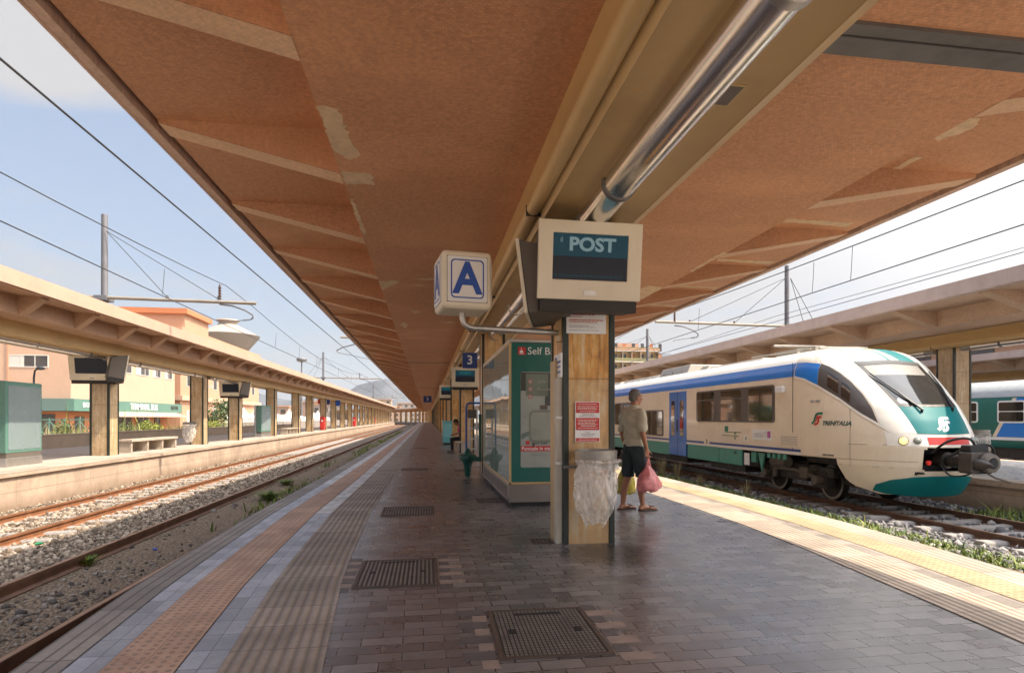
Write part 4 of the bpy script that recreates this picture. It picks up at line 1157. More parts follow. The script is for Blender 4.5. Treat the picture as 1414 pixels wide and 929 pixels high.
br_ = thing('monitor_bracket', 'dark steel bracket box above the POST monitor holding it to the column', 'bracket', (0,0,0)); mb.build('bracket_box', M['steel_d'], br_, bevel=.01)
monitor('monitor with teal POST lettering under the blue 3 sign', (1.44,22.55,2.93), R(0), R(6), w=1.02, h=.74, post=3)
monitor('small far monitor with dark screen left of the blue 3 sign', (.97,31.0,2.75), R(0), R(6), w=.66, h=.66, post=3)
monitor('left platform monitor on the nearest column, facing the camera', (-10.5,20.25,2.97), R(2), R(9), w=1.25, h=.82, post=0)
monitor('monitor facing the tracks on the nearest left platform column, seen from its side', (-9.82,20.65,2.97), R(128), R(9), w=1.1, h=.78, post=0)
monitor('left platform monitor on the column past the bench, facing the camera', (-10.45,33.35,2.93), R(2), R(9), w=1.12, h=.76, post=0)
monitor('monitor facing the tracks on the left column past the bench, seen from its side', (-9.82,33.85,2.93), R(128), R(9), w=1.0, h=.74, post=0)

# letter cube sign on an arm
t = thing('platform_letter_sign', 'white lit cube with a blue letter A on a curved arm from the near column', 'sign', (.36,6.1,0), R(8))
mb = MB(); mb.box(-.255,.255,-.255,.255,2.45,3.03); mb.build('frame', M['cream'], t, bevel=.05, seg=4)
for (rot, nx, ny) in ((0,0,-1),(-90,-1,0),(90,1,0),(180,0,1)):
    a = R(rot); q = Matrix.Rotation(a, 4, 'Z')
    mb = MB(); mb.rbox(-.20,.20,2.515,2.965,-.262,-.25,.015); mb.v = [tuple(q @ Vector(v)) for v in mb.v]; pn = mb.build('sign_panel', M['white'], t)
    mb = MB(); po, pi_ = rrect(-.168,.168,2.55,2.935,.04,5), rrect(-.155,.155,2.563,2.922,.032,5); n = len(po)
    vs = [(x,-.2645,z) for x,z in po] + [(x,-.2645,z) for x,z in pi_]
    mb.add(vs, [(i,(i+1) % n,n+(i+1) % n,n+i) for i in range(n)]); mb.v = [tuple(q @ Vector(v)) for v in mb.v]; mb.build('border', M['blue'], pn, fix=False)
    o = text('A', .44, 'letter', M['blue'], pn, (0,0,0), (0,0,0), .001, bold=.013)
    for v in o.data.vertices:
        c = v.co.copy(); v.co = q @ Vector((c.x*.93, -.2655 - c.z, c.y*.98 + 2.735))
    mb = MB(); mb.box(-.205,.205,-.256,-.2505,2.51,2.97); mb.v = [tuple(q @ Vector(v)) for v in mb.v]; mb.build('gasket', M['casing_d'], t)
ti = Matrix.Rotation(R(-8), 4, 'Z')
A_ = [(.0,0,2.46),(.0,0,2.40),(.015,0,2.345),(.06,.01,2.31),(.12,.02,2.30),(.6,.12,2.30),(1.08,.24,2.30)]
mb = MB(); mb.tube([tuple(ti @ Vector(p)) for p in A_], .032, 12); mb.build('arm', M['steel'], t, smooth=True)
p = ti @ Vector((1.075,.22,2.30)); mb = MB(); mb.box(p.x-.012,p.x+.03,p.y-.09,p.y+.09,2.20,2.44); mb.build('wall_plate', M['ochre_l'], t, bevel=.005)

def plate_sign(name, label, body, loc, w, h, mat, size, arm=None, group=None):
    t = thing(name, label, 'sign', loc, 0, group)
    mb = MB(); mb.rbox(-w/2,w/2,-h/2,h/2,-.03,.03,.02); pl = mb.build('panel', mat, t)
    if body: text(body, size, 'numeral', M['white'], pl, (0,-.034,0), FRONT, .003, bold=.006)
    if arm: mb = MB(); mb.box(*arm); mb.build('arm', M['steel'], t)
    return t
plate_sign('platform_number_sign', 'blue square sign with a white 3 above a monitor', '3', (1.04,14.5,2.78), .36, .38, M['blue_d'], .31, (.18,.36,-.012,.012,.02,.05), 'platform number signs')
plate_sign('platform_number_sign', 'tiny far blue square sign hanging by the distant columns', '3', (.02,56,3.15), .75, .6, M['blue_d'], .42, (.3,1.5,-.02,.02,.1,.14), 'platform number signs')

# notices on the near column
def notice(label, x, z, w, h, base, rows, blocks=()):
    t = thing('paper_notice', label, 'notice', (x,6.163,z), 0)
    mb = MB(); mb.box(-w/2,w/2,-.008,0,-h/2,h/2); b = mb.build('sheet', base, t)
    for (x0,x1,z0,z1,mt) in blocks: mb = MB(); mb.box(x0,x1,-.0095,-.0078,z0,z1); mb.build('print_block', mt, b)
    by = {}
    for (x0,x1,zc,th,mt) in rows: by.setdefault(mt, []).append((x0,x1,zc,th))
    for mt, l in by.items():
        mb = MB()
        for (x0,x1,zc,th) in l:
            # words of uneven length along the line
            x = x0
            while x < x1-.004:
                ww = min(rng.uniform(.012,.04), x1-x); mb.box(x, x+ww, -.0112, -.0079, zc-th/2, zc+th/2); x += ww + .006
        mb.build('print_lines', M[mt], b)
    return t
notice('white paper notice with red print high on the near column', 1.70, 2.39, .44, .24, M['g_white'],
   [(-.19,-.02,.085,.012,'pink_ink'),(-.19,.10,.085,.012,'pink_ink'),(-.19,-.05,.062,.008,'pink_ink'),(-.19,.19,.025,.012,'pink_ink'),(-.19,.12,.004,.008,'pink_ink'),(-.19,.03,-.035,.006,'grey_ink'),(-.19,.10,-.052,.006,'grey_ink'),(-.19,.14,-.085,.006,'grey_ink')])
notice('red and white safety notice above the rubbish bag on the near column', 1.715, 1.32, .275, .435, M['g_white'],
   [(-.10,.10,.19,.006,'white'),(-.11,.11,.165,.006,'white'),(-.11,.09,.15,.006,'white'),(-.11,.11,.135,.006,'white'),(-.09,.09,.112,.006,'white'),(-.06,.07,.078,.010,'grey_ink'),(-.09,.10,.060,.007,'grey_ink'),
    (-.11,.11,.02,.006,'white'),(-.10,.10,.004,.006,'white'),(-.11,.08,-.012,.006,'white'),(-.11,.11,-.028,.006,'white'),(-.08,.09,-.045,.009,'white'),(-.11,.11,-.068,.006,'white'),(-.03,.03,-.115,.008,'grey_ink'),(-.07,.08,-.135,.010,'grey_ink'),(-.06,.06,-.152,.007,'grey_ink'),(-.10,.10,-.195,.006,'white')],
   [(-.13,.13,.095,.21,M['red']),(-.13,.13,-.09,.042,M['red']),(-.13,.13,-.212,-.175,M['red'])])
t = thing('direction_plate', 'small white plate with a blue disc on the left face of the near column', 'sign', (1.44,6.33,1.93))
mb = MB(); mb.box(-.020,0,-.16,.16,-.13,.13); pl = mb.build('plate', M['g_white'], t)
mb = MB(); mb.lathe([(.001,-.024),(.055,-.024),(.055,-.019)], (0,.07,.05), 20, 'x'); mb.build('disc', M['blue'], pl)
mb = MB(); mb.box(-.023,-.019,-.15,.0,.03,.05); mb.box(-.023,-.019,-.15,.02,-.02,-.005); mb.box(-.023,-.019,-.15,.14,-.08,-.06); mb.build('print_lines', M['blue'], pl)
t = thing('cable_duct', 'pale upright cable duct on the left side of the near column', 'duct', (1.40,6.33,0))
mb = MB(); mb.box(-.025,.05,-.13,-.02,.0,1.80); mb.build('duct', pm('duct paint', (.50,.45,.36), .5), t, bevel=.01)
mb = MB(); mb.box(-.005,.05,.0,.26,.0,2.0); mb.build('board', M['ochre_l'], t, bevel=.005)
for z in (.86,1.35):
    mb = MB(); mb.box(-.030,.055,-.136,-.014,z,z+.03); mb.build('strap', M['steel'], t)

# litter bins: steel hoop and hanging clear bag
t = NT('clear plastic bag'); pn = t.noise(t.mapped(t.pos(), (1,1,.38)), 15, 5, .55, 1.0)
t.base((.80,.75,.68)); t.set(Roughness=.18); t.b.inputs['Specular IOR Level'].default_value = 1.
al = t.ramp(pn, [(.32,.22),(.47,.36),(.56,.55),(.70,.85)]); t.l(al, t.b.inputs['Alpha'])
t.bump(t.math('ADD', pn, t.math('MULTIPLY', t.noise(t.pos(), 34, 3, .5), .25)), .8, .03)
M['bag'] = t.m
def litter_bag(r0, depth, seed, k=1.):
    r = np.random.default_rng(seed); mb = MB(); nu, nv = 56, 40
    ph = r.uniform(0,6.28,9); am = r.uniform(.4,1.,9)
    def fn(i, j):
        a = 2*math.pi*i/nu; v = j/nv
        # cuff folded over the hoop, narrow neck, fuller middle, crumpled bottom
        if v < .12: rad = r0*(1.02 + .10*math.sin(v/.12*math.pi)); z = -.0 - v*.62*depth
        else:
            q = (v-.12)/.88; rad = r0*(.97 + .16*math.sin(min(1,q*1.25)*math.pi) - .50*max(0,q-.72)/.28); z = -.0744*depth - q*.925*depth
        cr = 0
        for m in range(9):
            cr += am[m]*math.sin(a*(2+m) + ph[m] + v*(6+3*m)*math.cos(m))/(2.+m*.6)
        rad *= 1 + .10*cr*(.30 + v) + .035*math.sin(a*11 + 3*math.sin(v*7+ph[2]))*(.3+v)
        z += .075*depth*max(0,v-.4)*(math.sin(a*3+ph[0])+math.sin(a*5+ph[1])*.6) + .012*cr
        if .02 < v < .22: rad += .045*max(0,math.cos(a-.2))
        return (rad*math.cos(a), rad*.80*math.sin(a), z)
    mb.grid(lambda i, j: fn(i % nu, j), range(nu+1), range(nv+1)); return mb
M['steel_m'] = pm('worn hoop steel', (.30,.28,.25), .35, metal=.9, var=.2, scale=9)
def litter_bin(label, loc, rz=0, r0=.20, depth=.68, seed=3, zt=.98, group='litter bag hoops'):
    t = thing('litter_bin', label, 'litter bin', loc, rz, group)
    mb = MB(); n = 36; pr = [(r0+.025,zt-.05),(r0+.028,zt+.045),(r0+.012,zt+.05),(r0+.008,zt-.05)]
    vs = [(a*math.cos(2*math.pi*k/n), .8*a*math.sin(2*math.pi*k/n), z) for a, z in pr for k in range(n)]
    mb.add(vs, [(i*n+k,i*n+(k+1) % n,((i+1) % 4)*n+(k+1) % n,((i+1) % 4)*n+k) for i in range(4) for k in range(n)])
    mb.build('hoop', M['steel_m'], t, smooth=True)
    mb = litter_bag(r0, depth, seed); mb.v = [(x,y,z+zt-.045) for x,y,z in mb.v]; mb.build('bag', M['bag'], t, smooth='all', fix=False)
    mb = MB(); mb.box(-.05,.05,r0*.8-.01,r0*.8+.06,zt-.03,zt+.03); mb.box(-.30,.30,r0*.8+.03,r0*.8+.05,zt-.16,zt-.13) ; mb.build('bracket', M['steel_d'], t)
    return t
litter_bin('steel hoop with a clear plastic rubbish bag on the near column below the red notice', (1.745,5.955,0))
b = litter_bin('clear rubbish bag on the left platform column beside the stone bench', (-10.6,28.2,.15), R(0), .24, .8, 8)
dup(b, (-10.6,40.9,.15), R(0), 'small far rubbish bag on the left platform column before the far bench')
litter_bin('pale rubbish bag on its hoop just right of the train coupler', (15.05,14.15,0), R(-20), .22, .72, 5)

# manhole covers
M['iron'] = pm('cast iron cover', (.22,.195,.175), .5, metal=.35, var=.3, scale=6, dirt=(.20,.15,.12), dirt_amt=.3)
M['iron_f'] = pm('cover frame', (.115,.085,.070), .55, metal=.3, var=.3, scale=7)
M['iron_d'] = pm('dark iron recess', (.060,.050,.045), .7, var=.2)
def cover(label, x0, y0, w, d, rz, studs=True, near=True):
    t = thing('manhole_cover', label, 'manhole cover', (x0+w/2,y0+d/2,0), rz, 'floor covers on the platform')
    mb = MB()
    for (a,b,c,e) in ((-w/2,w/2,-d/2,-d/2+.03),(-w/2,w/2,d/2-.03,d/2),(-w/2,-w/2+.03,-d/2+.03,d/2-.03),(w/2-.03,w/2,-d/2+.03,d/2-.03)): mb.box(a,b,c,e,.001,.009)
    mb.build('frame', M['iron_f'], t)
    mb = MB(); mb.box(-w/2+.034,w/2-.034,-d/2+.034,d/2-.034,.001,.005); pl = mb.build('plate', M['iron_d'], t)
    mb = MB()
    if studs:
        nx, ny = int((w-.09)/.026), int((d-.09)/.036)
        for i in range(nx):
            for j in range(ny):
                x = -w/2+.052+i*(w-.104)/(nx-1); y = -d/2+.052+j*(d-.104)/(ny-1)
                mb.box(x-.0085,x+.0085,y-.012,y+.012,.005,.0085)
    else:
        nx = int((w-.09)/.035)
        for i in range(nx):
            x = -w/2+.055+i*(w-.11)/(nx-1); mb.box(x-.009,x+.009,-d/2+.05,d/2-.05,.005,.009)
    mb.build('tread', M['iron'], pl)
    if near:
        mb = MB(); mb.box(-w/2+.10,-w/2+.15,-.035,.035,.0052,.0098); mb.box(w/2-.15,w/2-.10,-.035,.035,.0052,.0098); mb.box(-.16,.16,d/2-.13,d/2-.09,.0052,.0094)
        mb.build('lifting_slot', M['black'], pl)
    # pale repair paving set into the floor round the cover
    return t
cover('studded iron cover nearest the camera, set among pale paving stones', .41, 3.26, .67, .84, R(-1))
cover('ribbed iron cover, second from the camera, left of the first', -.60, 4.80, .69, .92, R(0), False)
cover('long ribbed drain grate between the tactile strip and the kiosk', -.65, 8.30, .75, .82, R(0), False)
cover('thin looking iron cover in the floor beyond the long grate', -.67, 15.4, .70, .7, R(0), False, False)
cover('far iron cover in the middle of the platform', -.62, 26.5, .70, .75, R(0), False, False)
cover('small square iron cover by the foot of the near column', 1.13, 6.22, .23, .25, R(0), False, False)
cover('small iron cover in the floor left of the kiosk base', .80, 9.4, .45, .5, R(0), False, False)
cover('small iron cover in front of the green trolley', .70, 15.0, .42, .55, R(0), False, False)
# pale replacement stones round the two nearest covers
M['stone_pale'] = pm('replacement paver', (.30,.235,.20), .5, var=.3, scale=7)
M['stone_dark'] = pm('dark paver', (.115,.105,.105), .45, var=.3, scale=7)
mb = MB(); mb2 = MB()
def stone_ring(x0, x1, y0, y1, ph):
    y = y0-.06; k = ph
    while y < y1:
        for (a, b) in ((x0-.10-.10*(k % 2), x0-.005),(x1+.005, x1+.10+.10*((k+1) % 2))):
            (mb if k % 2 == 0 else mb2).box(a, b, y+.004, y+.114, .0005, .003)
        y += .125; k += 1
stone_ring(.40,1.09,3.22,4.14,0); stone_ring(-.61,.10,4.78,5.74,1)
o = mb.build('floor_repair', M['stone_pale']); tag(o, kind='structure')
o = mb2.build('floor_repair', M['stone_dark']); tag(o, kind='structure')

# glass snack kiosk
t = thing('glass_kiosk', 'green and glass vending kiosk with a suitcase poster behind the near column', 'kiosk', (1.90,11.0,0))
hx, y0, y1, zb, zt = .66, -2.1, 2.15, .34, 2.52
mb = MB(); mb.box(-hx,hx,y0,y1,.06,zb); mb.build('base', pm('kiosk base steel', (.26,.225,.20), .38, metal=.7, var=.2, scale=3), t, bevel=.012)
mb = MB(); mb.box(-hx+.04,hx-.04,y0+.04,y1-.04,.0,.06); mb.build('plinth', M['black'], t)
mb = MB(); k = y0+.22
while k < y1-.3:
    mb.box(-hx-.004,-hx+.01,k,k+.11,.12,.29); k += .17
mb.build('vent', M['steel_d'], t)
mb = MB()
for x in (-hx, hx-.035):
    for y in (y0, y1-.035): mb.box(x,x+.035,y,y+.035,zb,zt)
mb.box(-hx,hx,y0,y0+.035,zb,zb+.035); mb.box(-hx,hx,y1-.035,y1,zb,zb+.035); mb.box(-hx,-hx+.035,y0+.036,y1-.036,zb,zb+.035)
mb.box(-hx,-hx+.035,y0+.036,y1-.036,zt-.035,zt); mb.box(hx-.035,hx,y0+.036,y1-.036,zt-.035,zt)
mb.build('frame', M['ochre_l'], t, bevel=.004)
mb = MB(); mb.box(-hx,hx,y0,y1,zt+.001,zt+.05); mb.build('top', M['steel'], t, bevel=.01)
mb = MB(); mb.box(-hx+.036,hx-.036,y0+.008,y0+.03,zb+.036,zt-.002); fp = mb.build('front_panel', M['teal'], t)
FY = y0+.008
t2 = NT('kiosk glass'); t2.base((.36,.46,.40)); t2.set(Roughness=.02); t2.b.inputs['IOR'].default_value = 2.2; t2.b.inputs['Alpha'].default_value = .75
wv = t2.noise(t2.pos(), 1.4, 2); t2.bump(wv, .12, .02)
M['k_glass'] = t2.m
n = 4
for i in range(n):
    a = y0+.04+i*(y1-y0-.08)/n; b = a+(y1-y0-.08)/n-.008
    mb = MB(); mb.box(-hx+.004,-hx+.014,a,b,zb+.036,zt-.036); mb.build('glass_pane', M['k_glass'], t)
mb = MB(); mb.box(-hx+.12,hx-.036,y0+.06,y1-.06,zb,zt-.04); mb.build('cabinet', pm('vending cabinet', (.42,.43,.34), .5, var=.15, scale=3), t)
mb = MB()
for z in (.75,1.15,1.55,1.95): mb.box(-hx+.09,-hx+.119,y0+.1,y1-.1,z,z+.02)
mb.build('shelf', M['steel'], t)
mb = MB(); r_ = random.Random(4)
for z in (.77,1.17,1.57):
    k = y0+.15
    while k < y1-.3:
        w_ = r_.uniform(.06,.12); mb.box(-hx+.085,-hx+.118,k,k+w_,z,z+r_.uniform(.12,.26)); k += w_+r_.uniform(.02,.07)
mb.build('snack_packet', pm('faded packets', (.42,.24,.16), .5, var=.5, scale=5), t)
# sign and poster on the end panel
mb = MB(); mb.ext(rrect(-.52,-.40,2.33,2.45,.015),'y',FY-.006,FY); ic = mb.build('cup_sign', M['red'], fp)
mb = MB(); mb.ext([(-.49,2.40),(-.497,2.372),(-.48,2.357),(-.455,2.357),(-.440,2.372),(-.445,2.40)],'y',FY-.009,FY-.005); mb.box(-.50,-.43,FY-.009,FY-.005,2.345,2.352)
mb.tube([(-.472,FY-.007,2.41),(-.466,FY-.007,2.42),(-.472,FY-.007,2.43),(-.466,FY-.007,2.44)],.004,6); mb.build('cup', M['g_white'], ic)
text('Self Bar', .16, 'lettering', M['g_white'], fp, (-.375,FY-.004,2.388), FRONT, .003, 'LEFT')
M['poster'] = pm('poster pale floor', (.33,.36,.32), .3, var=.2, scale=2)
mb = MB(); mb.ext(rrect(-.48,.48,.60,2.07,.03),'y',FY-.006,FY); ps = mb.build('poster', M['poster'], fp)
mb = MB(); mb.box(-.475,.47,FY-.0085,FY-.0055,1.78,2.06); mb.box(-.1,.47,FY-.0083,FY-.0056,1.55,1.78); mb.build('poster_shade', pm('poster dark top', (.055,.06,.05), .3, var=.3, scale=4), ps)
mb = MB(); mb.box(-.40,-.05,FY-.0092,FY-.0086,1.70,2.04); mb.build('poster_card', pm('poster card', (.16,.20,.15), .35, var=.25, scale=4), ps)
for k in range(3):
    z = 1.92-k*.115
    mb = MB(); mb.box(-.36,-.30,FY-.0105,FY-.009,z-.032,z+.032); cbx = mb.build('check_box', M['pink_ink'], ps)
    mb = MB(); mb.box(-.35,-.31,FY-.0118,FY-.0104,z-.022,z+.022); mb.build('check_box_fill', M['poster'], cbx)
    text(('Caffè','Bevande','Snack')[k], .06, 'poster_text', M['grey_ink'], ps, (-.22,FY-.0105,z), FRONT, .001, 'LEFT')
mb = MB(); mb.ext(rrect(-.35,.10,.98,1.48,.08,6),'y',FY-.012,FY-.006); sc_ = mb.build('suitcase_print', pm('printed suitcase', (.20,.22,.17), .35, var=.2, scale=4), ps)
mb = MB(); mb.ext(rrect(-.32,.07,1.02,1.45,.07,6),'y',FY-.0135,FY-.0118); mb.build('suitcase_face', pm('printed suitcase face', (.31,.335,.28), .35, var=.2, scale=3), sc_)
mb = MB(); mb.box(-.30,-.26,FY-.012,FY-.006,.92,.985); mb.box(.01,.05,FY-.012,FY-.006,.92,.985); mb.box(-.18,-.06,FY-.011,FY-.006,1.49,1.56); mb.build('suitcase_wheel', M['casing_d'], sc_)
mb = MB(); mb.add([(-.47,FY-.0082,1.12),(-.34,FY-.0082,1.16),(-.34,FY-.0082,1.10),(-.47,FY-.0082,1.03)],[(0,1,2,3)]); mb.build('suitcase_shadow_print', pm('printed floor stripe', (.13,.18,.16), .4), ps)
mb = MB(); mb.box(-.478,.478,FY-.0095,FY-.0055,.85,.93); rd = mb.build('red_band', M['red'], ps)
text('Puntuale in stazione', .075, 'lettering', M['g_white'], rd, (-.465,FY-.011,.89), FRONT, .001, 'LEFT', bold=.001)
mb = MB(); mb.box(-.40,-.34,FY-.0105,FY-.0055,.955,1.01); mb.build('cup_sign', M['red'], ps)
text('Self Bar', .085, 'lettering', M['dark_ink'], ps, (-.31,FY-.009,.985), FRONT, .001, 'LEFT', bold=.001)
text('aperto 24 ore su 24', .04, 'poster_text', M['grey_ink'], ps, (-.3,FY-.009,.79), FRONT, .001, 'LEFT')

# trolley behind the kiosk
M['tr_green'] = pm('dark green plastic', (.008,.085,.060), .4, var=.15)
M['tr_blue'] = pm('blue tube paint', (.02,.09,.36), .35, var=.1)
t = thing('hand_trolley', 'tall blue and white ladder trolley with a green wheeled foot beside the kiosk', 'trolley', (1.03,13.7,0))
mb = MB(); mb.tube([(-.13,0,.50),(-.13,0,1.60),(-.11,.0,1.68),(-.05,0,1.71),(.20,0,1.71)], .024, 10); mb.build('pole', M['tr_blue'], t, smooth=True)
mb = MB(); mb.tube([(-.05,.02,.55),(-.05,.02,1.55)], .02, 8); mb.tube([(.12,.02,.55),(.12,.02,1.6)], .02, 8)
for z in (.62,.86,1.10,1.34): mb.box(-.06,.13,.0,.04,z,z+.035)
mb.build('ladder', M['white'], t)
mb = MB(); mb.box(-.10,.10,-.02,.06,1.36,1.56); mb.build('strap_reel', M['casing_d'], t, bevel=.02)
mb = MB(); mb.lathe([(.05,.0),(.07,.04),(.085,.22),(.12,.34),(.20,.42),(.20,.50),(.10,.53),(.06,.62),(.02,.66)], (-.10,-.05,0), 16); mb.box(-.14,.22,-.12,.10,.36,.46); mb.build('foot', M['tr_green'], t, smooth=True)
mb = MB(); mb.lathe([(.02,-.02),(.06,-.02),(.06,.02),(.02,.02)], (-.10,-.05,.06), 14, 'x'); mb.build('wheel', M['black'], t)
mb = MB(); mb.box(.16,.22,-.10,.05,.35,1.45); mb.build('side_plate', M['tr_green'], t, bevel=.01)

# bench and teal cabinet far down the platform
def bench(label, loc, rz=0, L=1.8, group='stone benches', mat='conc', h=.46, d=.55):
    t = thing('stone_bench', label, 'bench', loc, rz, group)
    mb = MB(); mb.box(-d/2-.05,d/2+.05,-L/2-.05,L/2+.05,h-.08,h); mb.build('seat', M[mat], t, bevel=.01)
    mb = MB(); mb.box(-d/2+.06,-d/2+.12,-L/2,L/2,0,h-.081); mb.build('back_slab', M[mat], t)
    n = max(2, int(round(L/1.2)))
    for k in range(n+1):
        y = -L/2+.04+(L-.08)*k/n
        mb = MB(); mb.box(-d/2+.121,d/2,y-.05,y+.05,0,h-.081); mb.build('leg', M[mat], t)
    return t
bench('grey stone bench on the left platform between the first two columns', (-10.45,23.9,.15), 0, 3.7)
bench('far stone bench on the left platform behind the rubbish bag column', (-10.45,46.7,.15), 0, 3.4)
bench('short bench under the seated person in pink', (1.42,23.35,0), 0, .9)
t = thing('vending_cabinet', 'pale turquoise cabinet behind the seated person in pink', 'cabinet', (1.02,30.3,0))
mb = MB(); mb.box(-.24,.24,-.3,.3,.1,1.22); mb.build('cabinet', pm('turquoise cabinet', (.12,.40,.42), .4, var=.1), t, bevel=.02)
mb = MB(); mb.box(-.2,.2,-.306,-.3,.4,1.1); mb.build('door', pm('pale turquoise door', (.20,.52,.54), .3, var=.1), t)
mb = MB(); mb.box(-.2,.2,-.25,.25,.0,.1); mb.build('plinth', M['black'], t)

# left platform: light boxes, red hose cabinets, small signs
M['lb_face'] = pm('blank poster glass', (.20,.25,.25), .25, var=.08, scale=1.2)
M['lb_frame'] = pm('pale green frame', (.10,.215,.17), .4, var=.1)
def light_box(label, loc, rz, w=1.36, h=2.12):
    t = thing('advertising_light_box', label, 'light box', loc, rz, 'advertising light boxes')
    mb = MB(); mb.box(-.16,.16,-w/2,w/2,.34,h); mb.build('case', M['lb_frame'], t, bevel=.02)
    mb = MB(); mb.box(.161,.168,-w/2+.07,w/2-.07,.42,h-.10); mb.build('poster_glass', M['lb_face'], t)
    mb = MB(); mb.box(-.17,.17,-w/2-.004,w/2+.004,.0,.22); mb.build('base', M['steel'], t, bevel=.01)
    mb = MB(); mb.box(-.15,.15,-w/2+.02,w/2-.02,.22,.34); mb.build('base_gap', M['casing_d'], t)
    mb = MB(); mb.box(-.30,-.162,-w/2-.05,w/2-.2,.0,h+.03); mb.build('back_post', M['steel'], t, bevel=.02)
    return t
light_box('large blank pale green light box at the left edge, standing on the left platform', (-10.36,16.65,.15), 0)
light_box('far blank light box on the left platform, seen past the second pair of monitors', (-10.4,39.6,.15), R(-14), 1.2, 2.0)
def hose_box(label, loc, w=.62):
    t = thing('hose_cabinet', label, 'fire cabinet', loc, 0, 'red fire cabinets')
    mb = MB(); mb.box(-.2,.2,-w/2,w/2,.25,1.35); mb.build('cabinet', M['red'], t, bevel=.02)
    mb = MB(); mb.box(-.07,.07,-w/2-.01,-w/2,.85,1.05); mb.build('label_plate', M['g_white'], t)
    mb = MB(); mb.box(-.15,.15,-w/2+.05,w/2-.05,0,.25); mb.build('stand', M['red'], t)
    return t
h0 = hose_box('red fire cabinet standing on the left platform, the nearest and tallest red one', (-10.3,60.5,.15), .8)
dup(h0, (-10.3,86.,.15), 0, 'second red fire cabinet farther along the left platform')
dup(h0, (-10.3,118.,.15), 0, 'tiny farthest red fire cabinet on the left platform')
plate_sign('platform_number_sign', 'tiny blue sign with a black back hanging on the far left platform', '', (-10.2,62.4,3.0), 0.6, .5, M['blue_d'], .4, (-.6,.5,-.02,.02,.3,.34), 'platform number signs')
plate_sign('platform_number_sign', 'tiny round edged blue sign beyond the red cabinet on the left platform', '', (-9.7,66.5,3.0), .5, .6, M['blue'], .4, (-1.,.25,-.02,.02,.3,.34), 'platform number signs')
plate_sign('platform_number_sign', 'tiny red sign beside the far blue sign on the left platform', '', (-11.0,62.6,3.05), .3, .5, M['red'], .4, (-.3,.15,-.02,.02,.3,.34), 'platform number signs')
# ---------------------------------------------------------------- overhead line: masts, booms, wires
M['mast'] = pm('grey steel mast', (.17,.165,.17), .55, metal=.3, var=.2, scale=3, dirt=(.12,.09,.07), dirt_amt=.3)
M['boom'] = pm('weathered boom', (.28,.235,.18), .6, metal=.2, var=.2, scale=3)
M['wire'] = pm('wire', (.05,.048,.048), .6, var=.1)
M['insul'] = pm('brown insulator', (.09,.05,.035), .3, var=.1)
WR = .011
def mast(label, x, y, zt, arms, zb=0., boom=None, guys=True, r=.115):
    """arms: list of (track x, side); boom: (x0,x1,z)"""
    t = thing('catenary_mast', label, 'mast', (x,y,0), 0, 'catenary masts')
    mb = MB(); mb.cyl((0,0,zb),(0,0,zt), r, r*.80, 16); mb.build('pole', M['mast'], t, smooth=True)
    x0, x1, z = boom; x0 -= x; x1 -= x
    mb = MB(); mb.cyl((x0,-.2,z+.04),(x1,-.2,z-.04), .055, n=10); bm_ = mb.build('boom', M['boom'], t, smooth=True)
    mb = MB(); mb.box(-.2,.2,-.27,.2,z-.07,z+.09); mb.build('clamp', M['mast'], bm_, bevel=.01)
    if guys:
        for k, f in enumerate((.42,.75)):
            for xe in (x0, x1):
                if abs(xe) < 1.2: continue
                mb = MB(); mb.tube([(math.copysign(.1,xe),-.1,zt-.55),(xe*f,-.2,z+.07)], .012, 6); mb.build('guy_wire', M['wire'], t)
                mb = MB(); mb.lathe([(.02,z+.05),(.045,z+.07),(.045,z+.14),(.02,z+.16)], (xe*f,-.2,0), 10); mb.build('eye', M['mast'], t)
    for (tx, s) in arms:
        # insulator on the boom, bowed bracket and registration arm
        q = tx - x; hx = q - s*1.0*-1 if False else q + s*.95
        mb = MB(); pr = []
        for k in range(5): pr += [(.035,z+.06+k*.09),(.065,z+.085+k*.09),(.035,z+.11+k*.09)]
        pr += [(.02,z+.56)]
        mb.lathe(pr, (q+s*.05,-.2,0), 10); mb.build('insulator', M['insul'], t, smooth=True)
        mb = MB(); P = []
        pts = [(q+s*.05,-.2,z-.10),(q-s*.35,-.2,z-.14),(q-s*.75,-.2,z-.28),(q-s*.98,-.2,z-.42),(q-s*1.0,-.2,z-.52),(q-s*.92,-.2,z-.58)]
        mb.tube(pts, .028, 8); mb.build('bracket', M['mast'], t, smooth=True)
        mb = MB(); mb.tube([(q-s*.92,-.2,z-.58),(q-s*.3,-.2,z-.66),(q+s*.1,-.2,z-.74),(q+s*.1,-.2,z-.80)], .014, 8); 
        for k in range(3): mb.lathe([(.02,-.02),(.045,0),(.02,.02)], (q-s*(.85-.07*k),-.2,z-.59-.008*k), 8, 'x')
        mb.build('registration_arm', M['mast'], t, smooth=True)
    return t
mast('tall grey mast rising through the left canopy at its near end', -10.4, 20.8, 7.97, [(-6.75,-1)], .15, (-11.6,-5.65,5.22))
mast('second grey mast along the left canopy, standing against the pale sky', -10.4, 61.4, 8.0, [(-6.75,-1)], .15, (-12.5,-4.6,5.4))
mast('third smaller mast along the left canopy in front of the hazy hill', -10.4, 117., 8.0, [(-6.75,-1)], .15, (-12.5,-4.6,5.4))
mast('grey mast rising behind the roof of the white train', 15.55, 23.65, 8.0, [(10.35,-1)], 0, (9.45,17.2,5.35))
mast('slim distant mast above the hotel like block at the right', 15.55, 40.05, 7.7, [(9.9,-1)], 0, (8.9,17.2,5.3))
t = thing('catenary_mast', 'short boom end with a bowed bracket poking out from behind the overhead canopy edge', 'mast', (-2.2,31.,0), 0, 'catenary masts')
mb = MB(); mb.cyl((0,0,4.54),(0,0,5.6),.05,n=10); mb.build('pole', M['mast'], t)
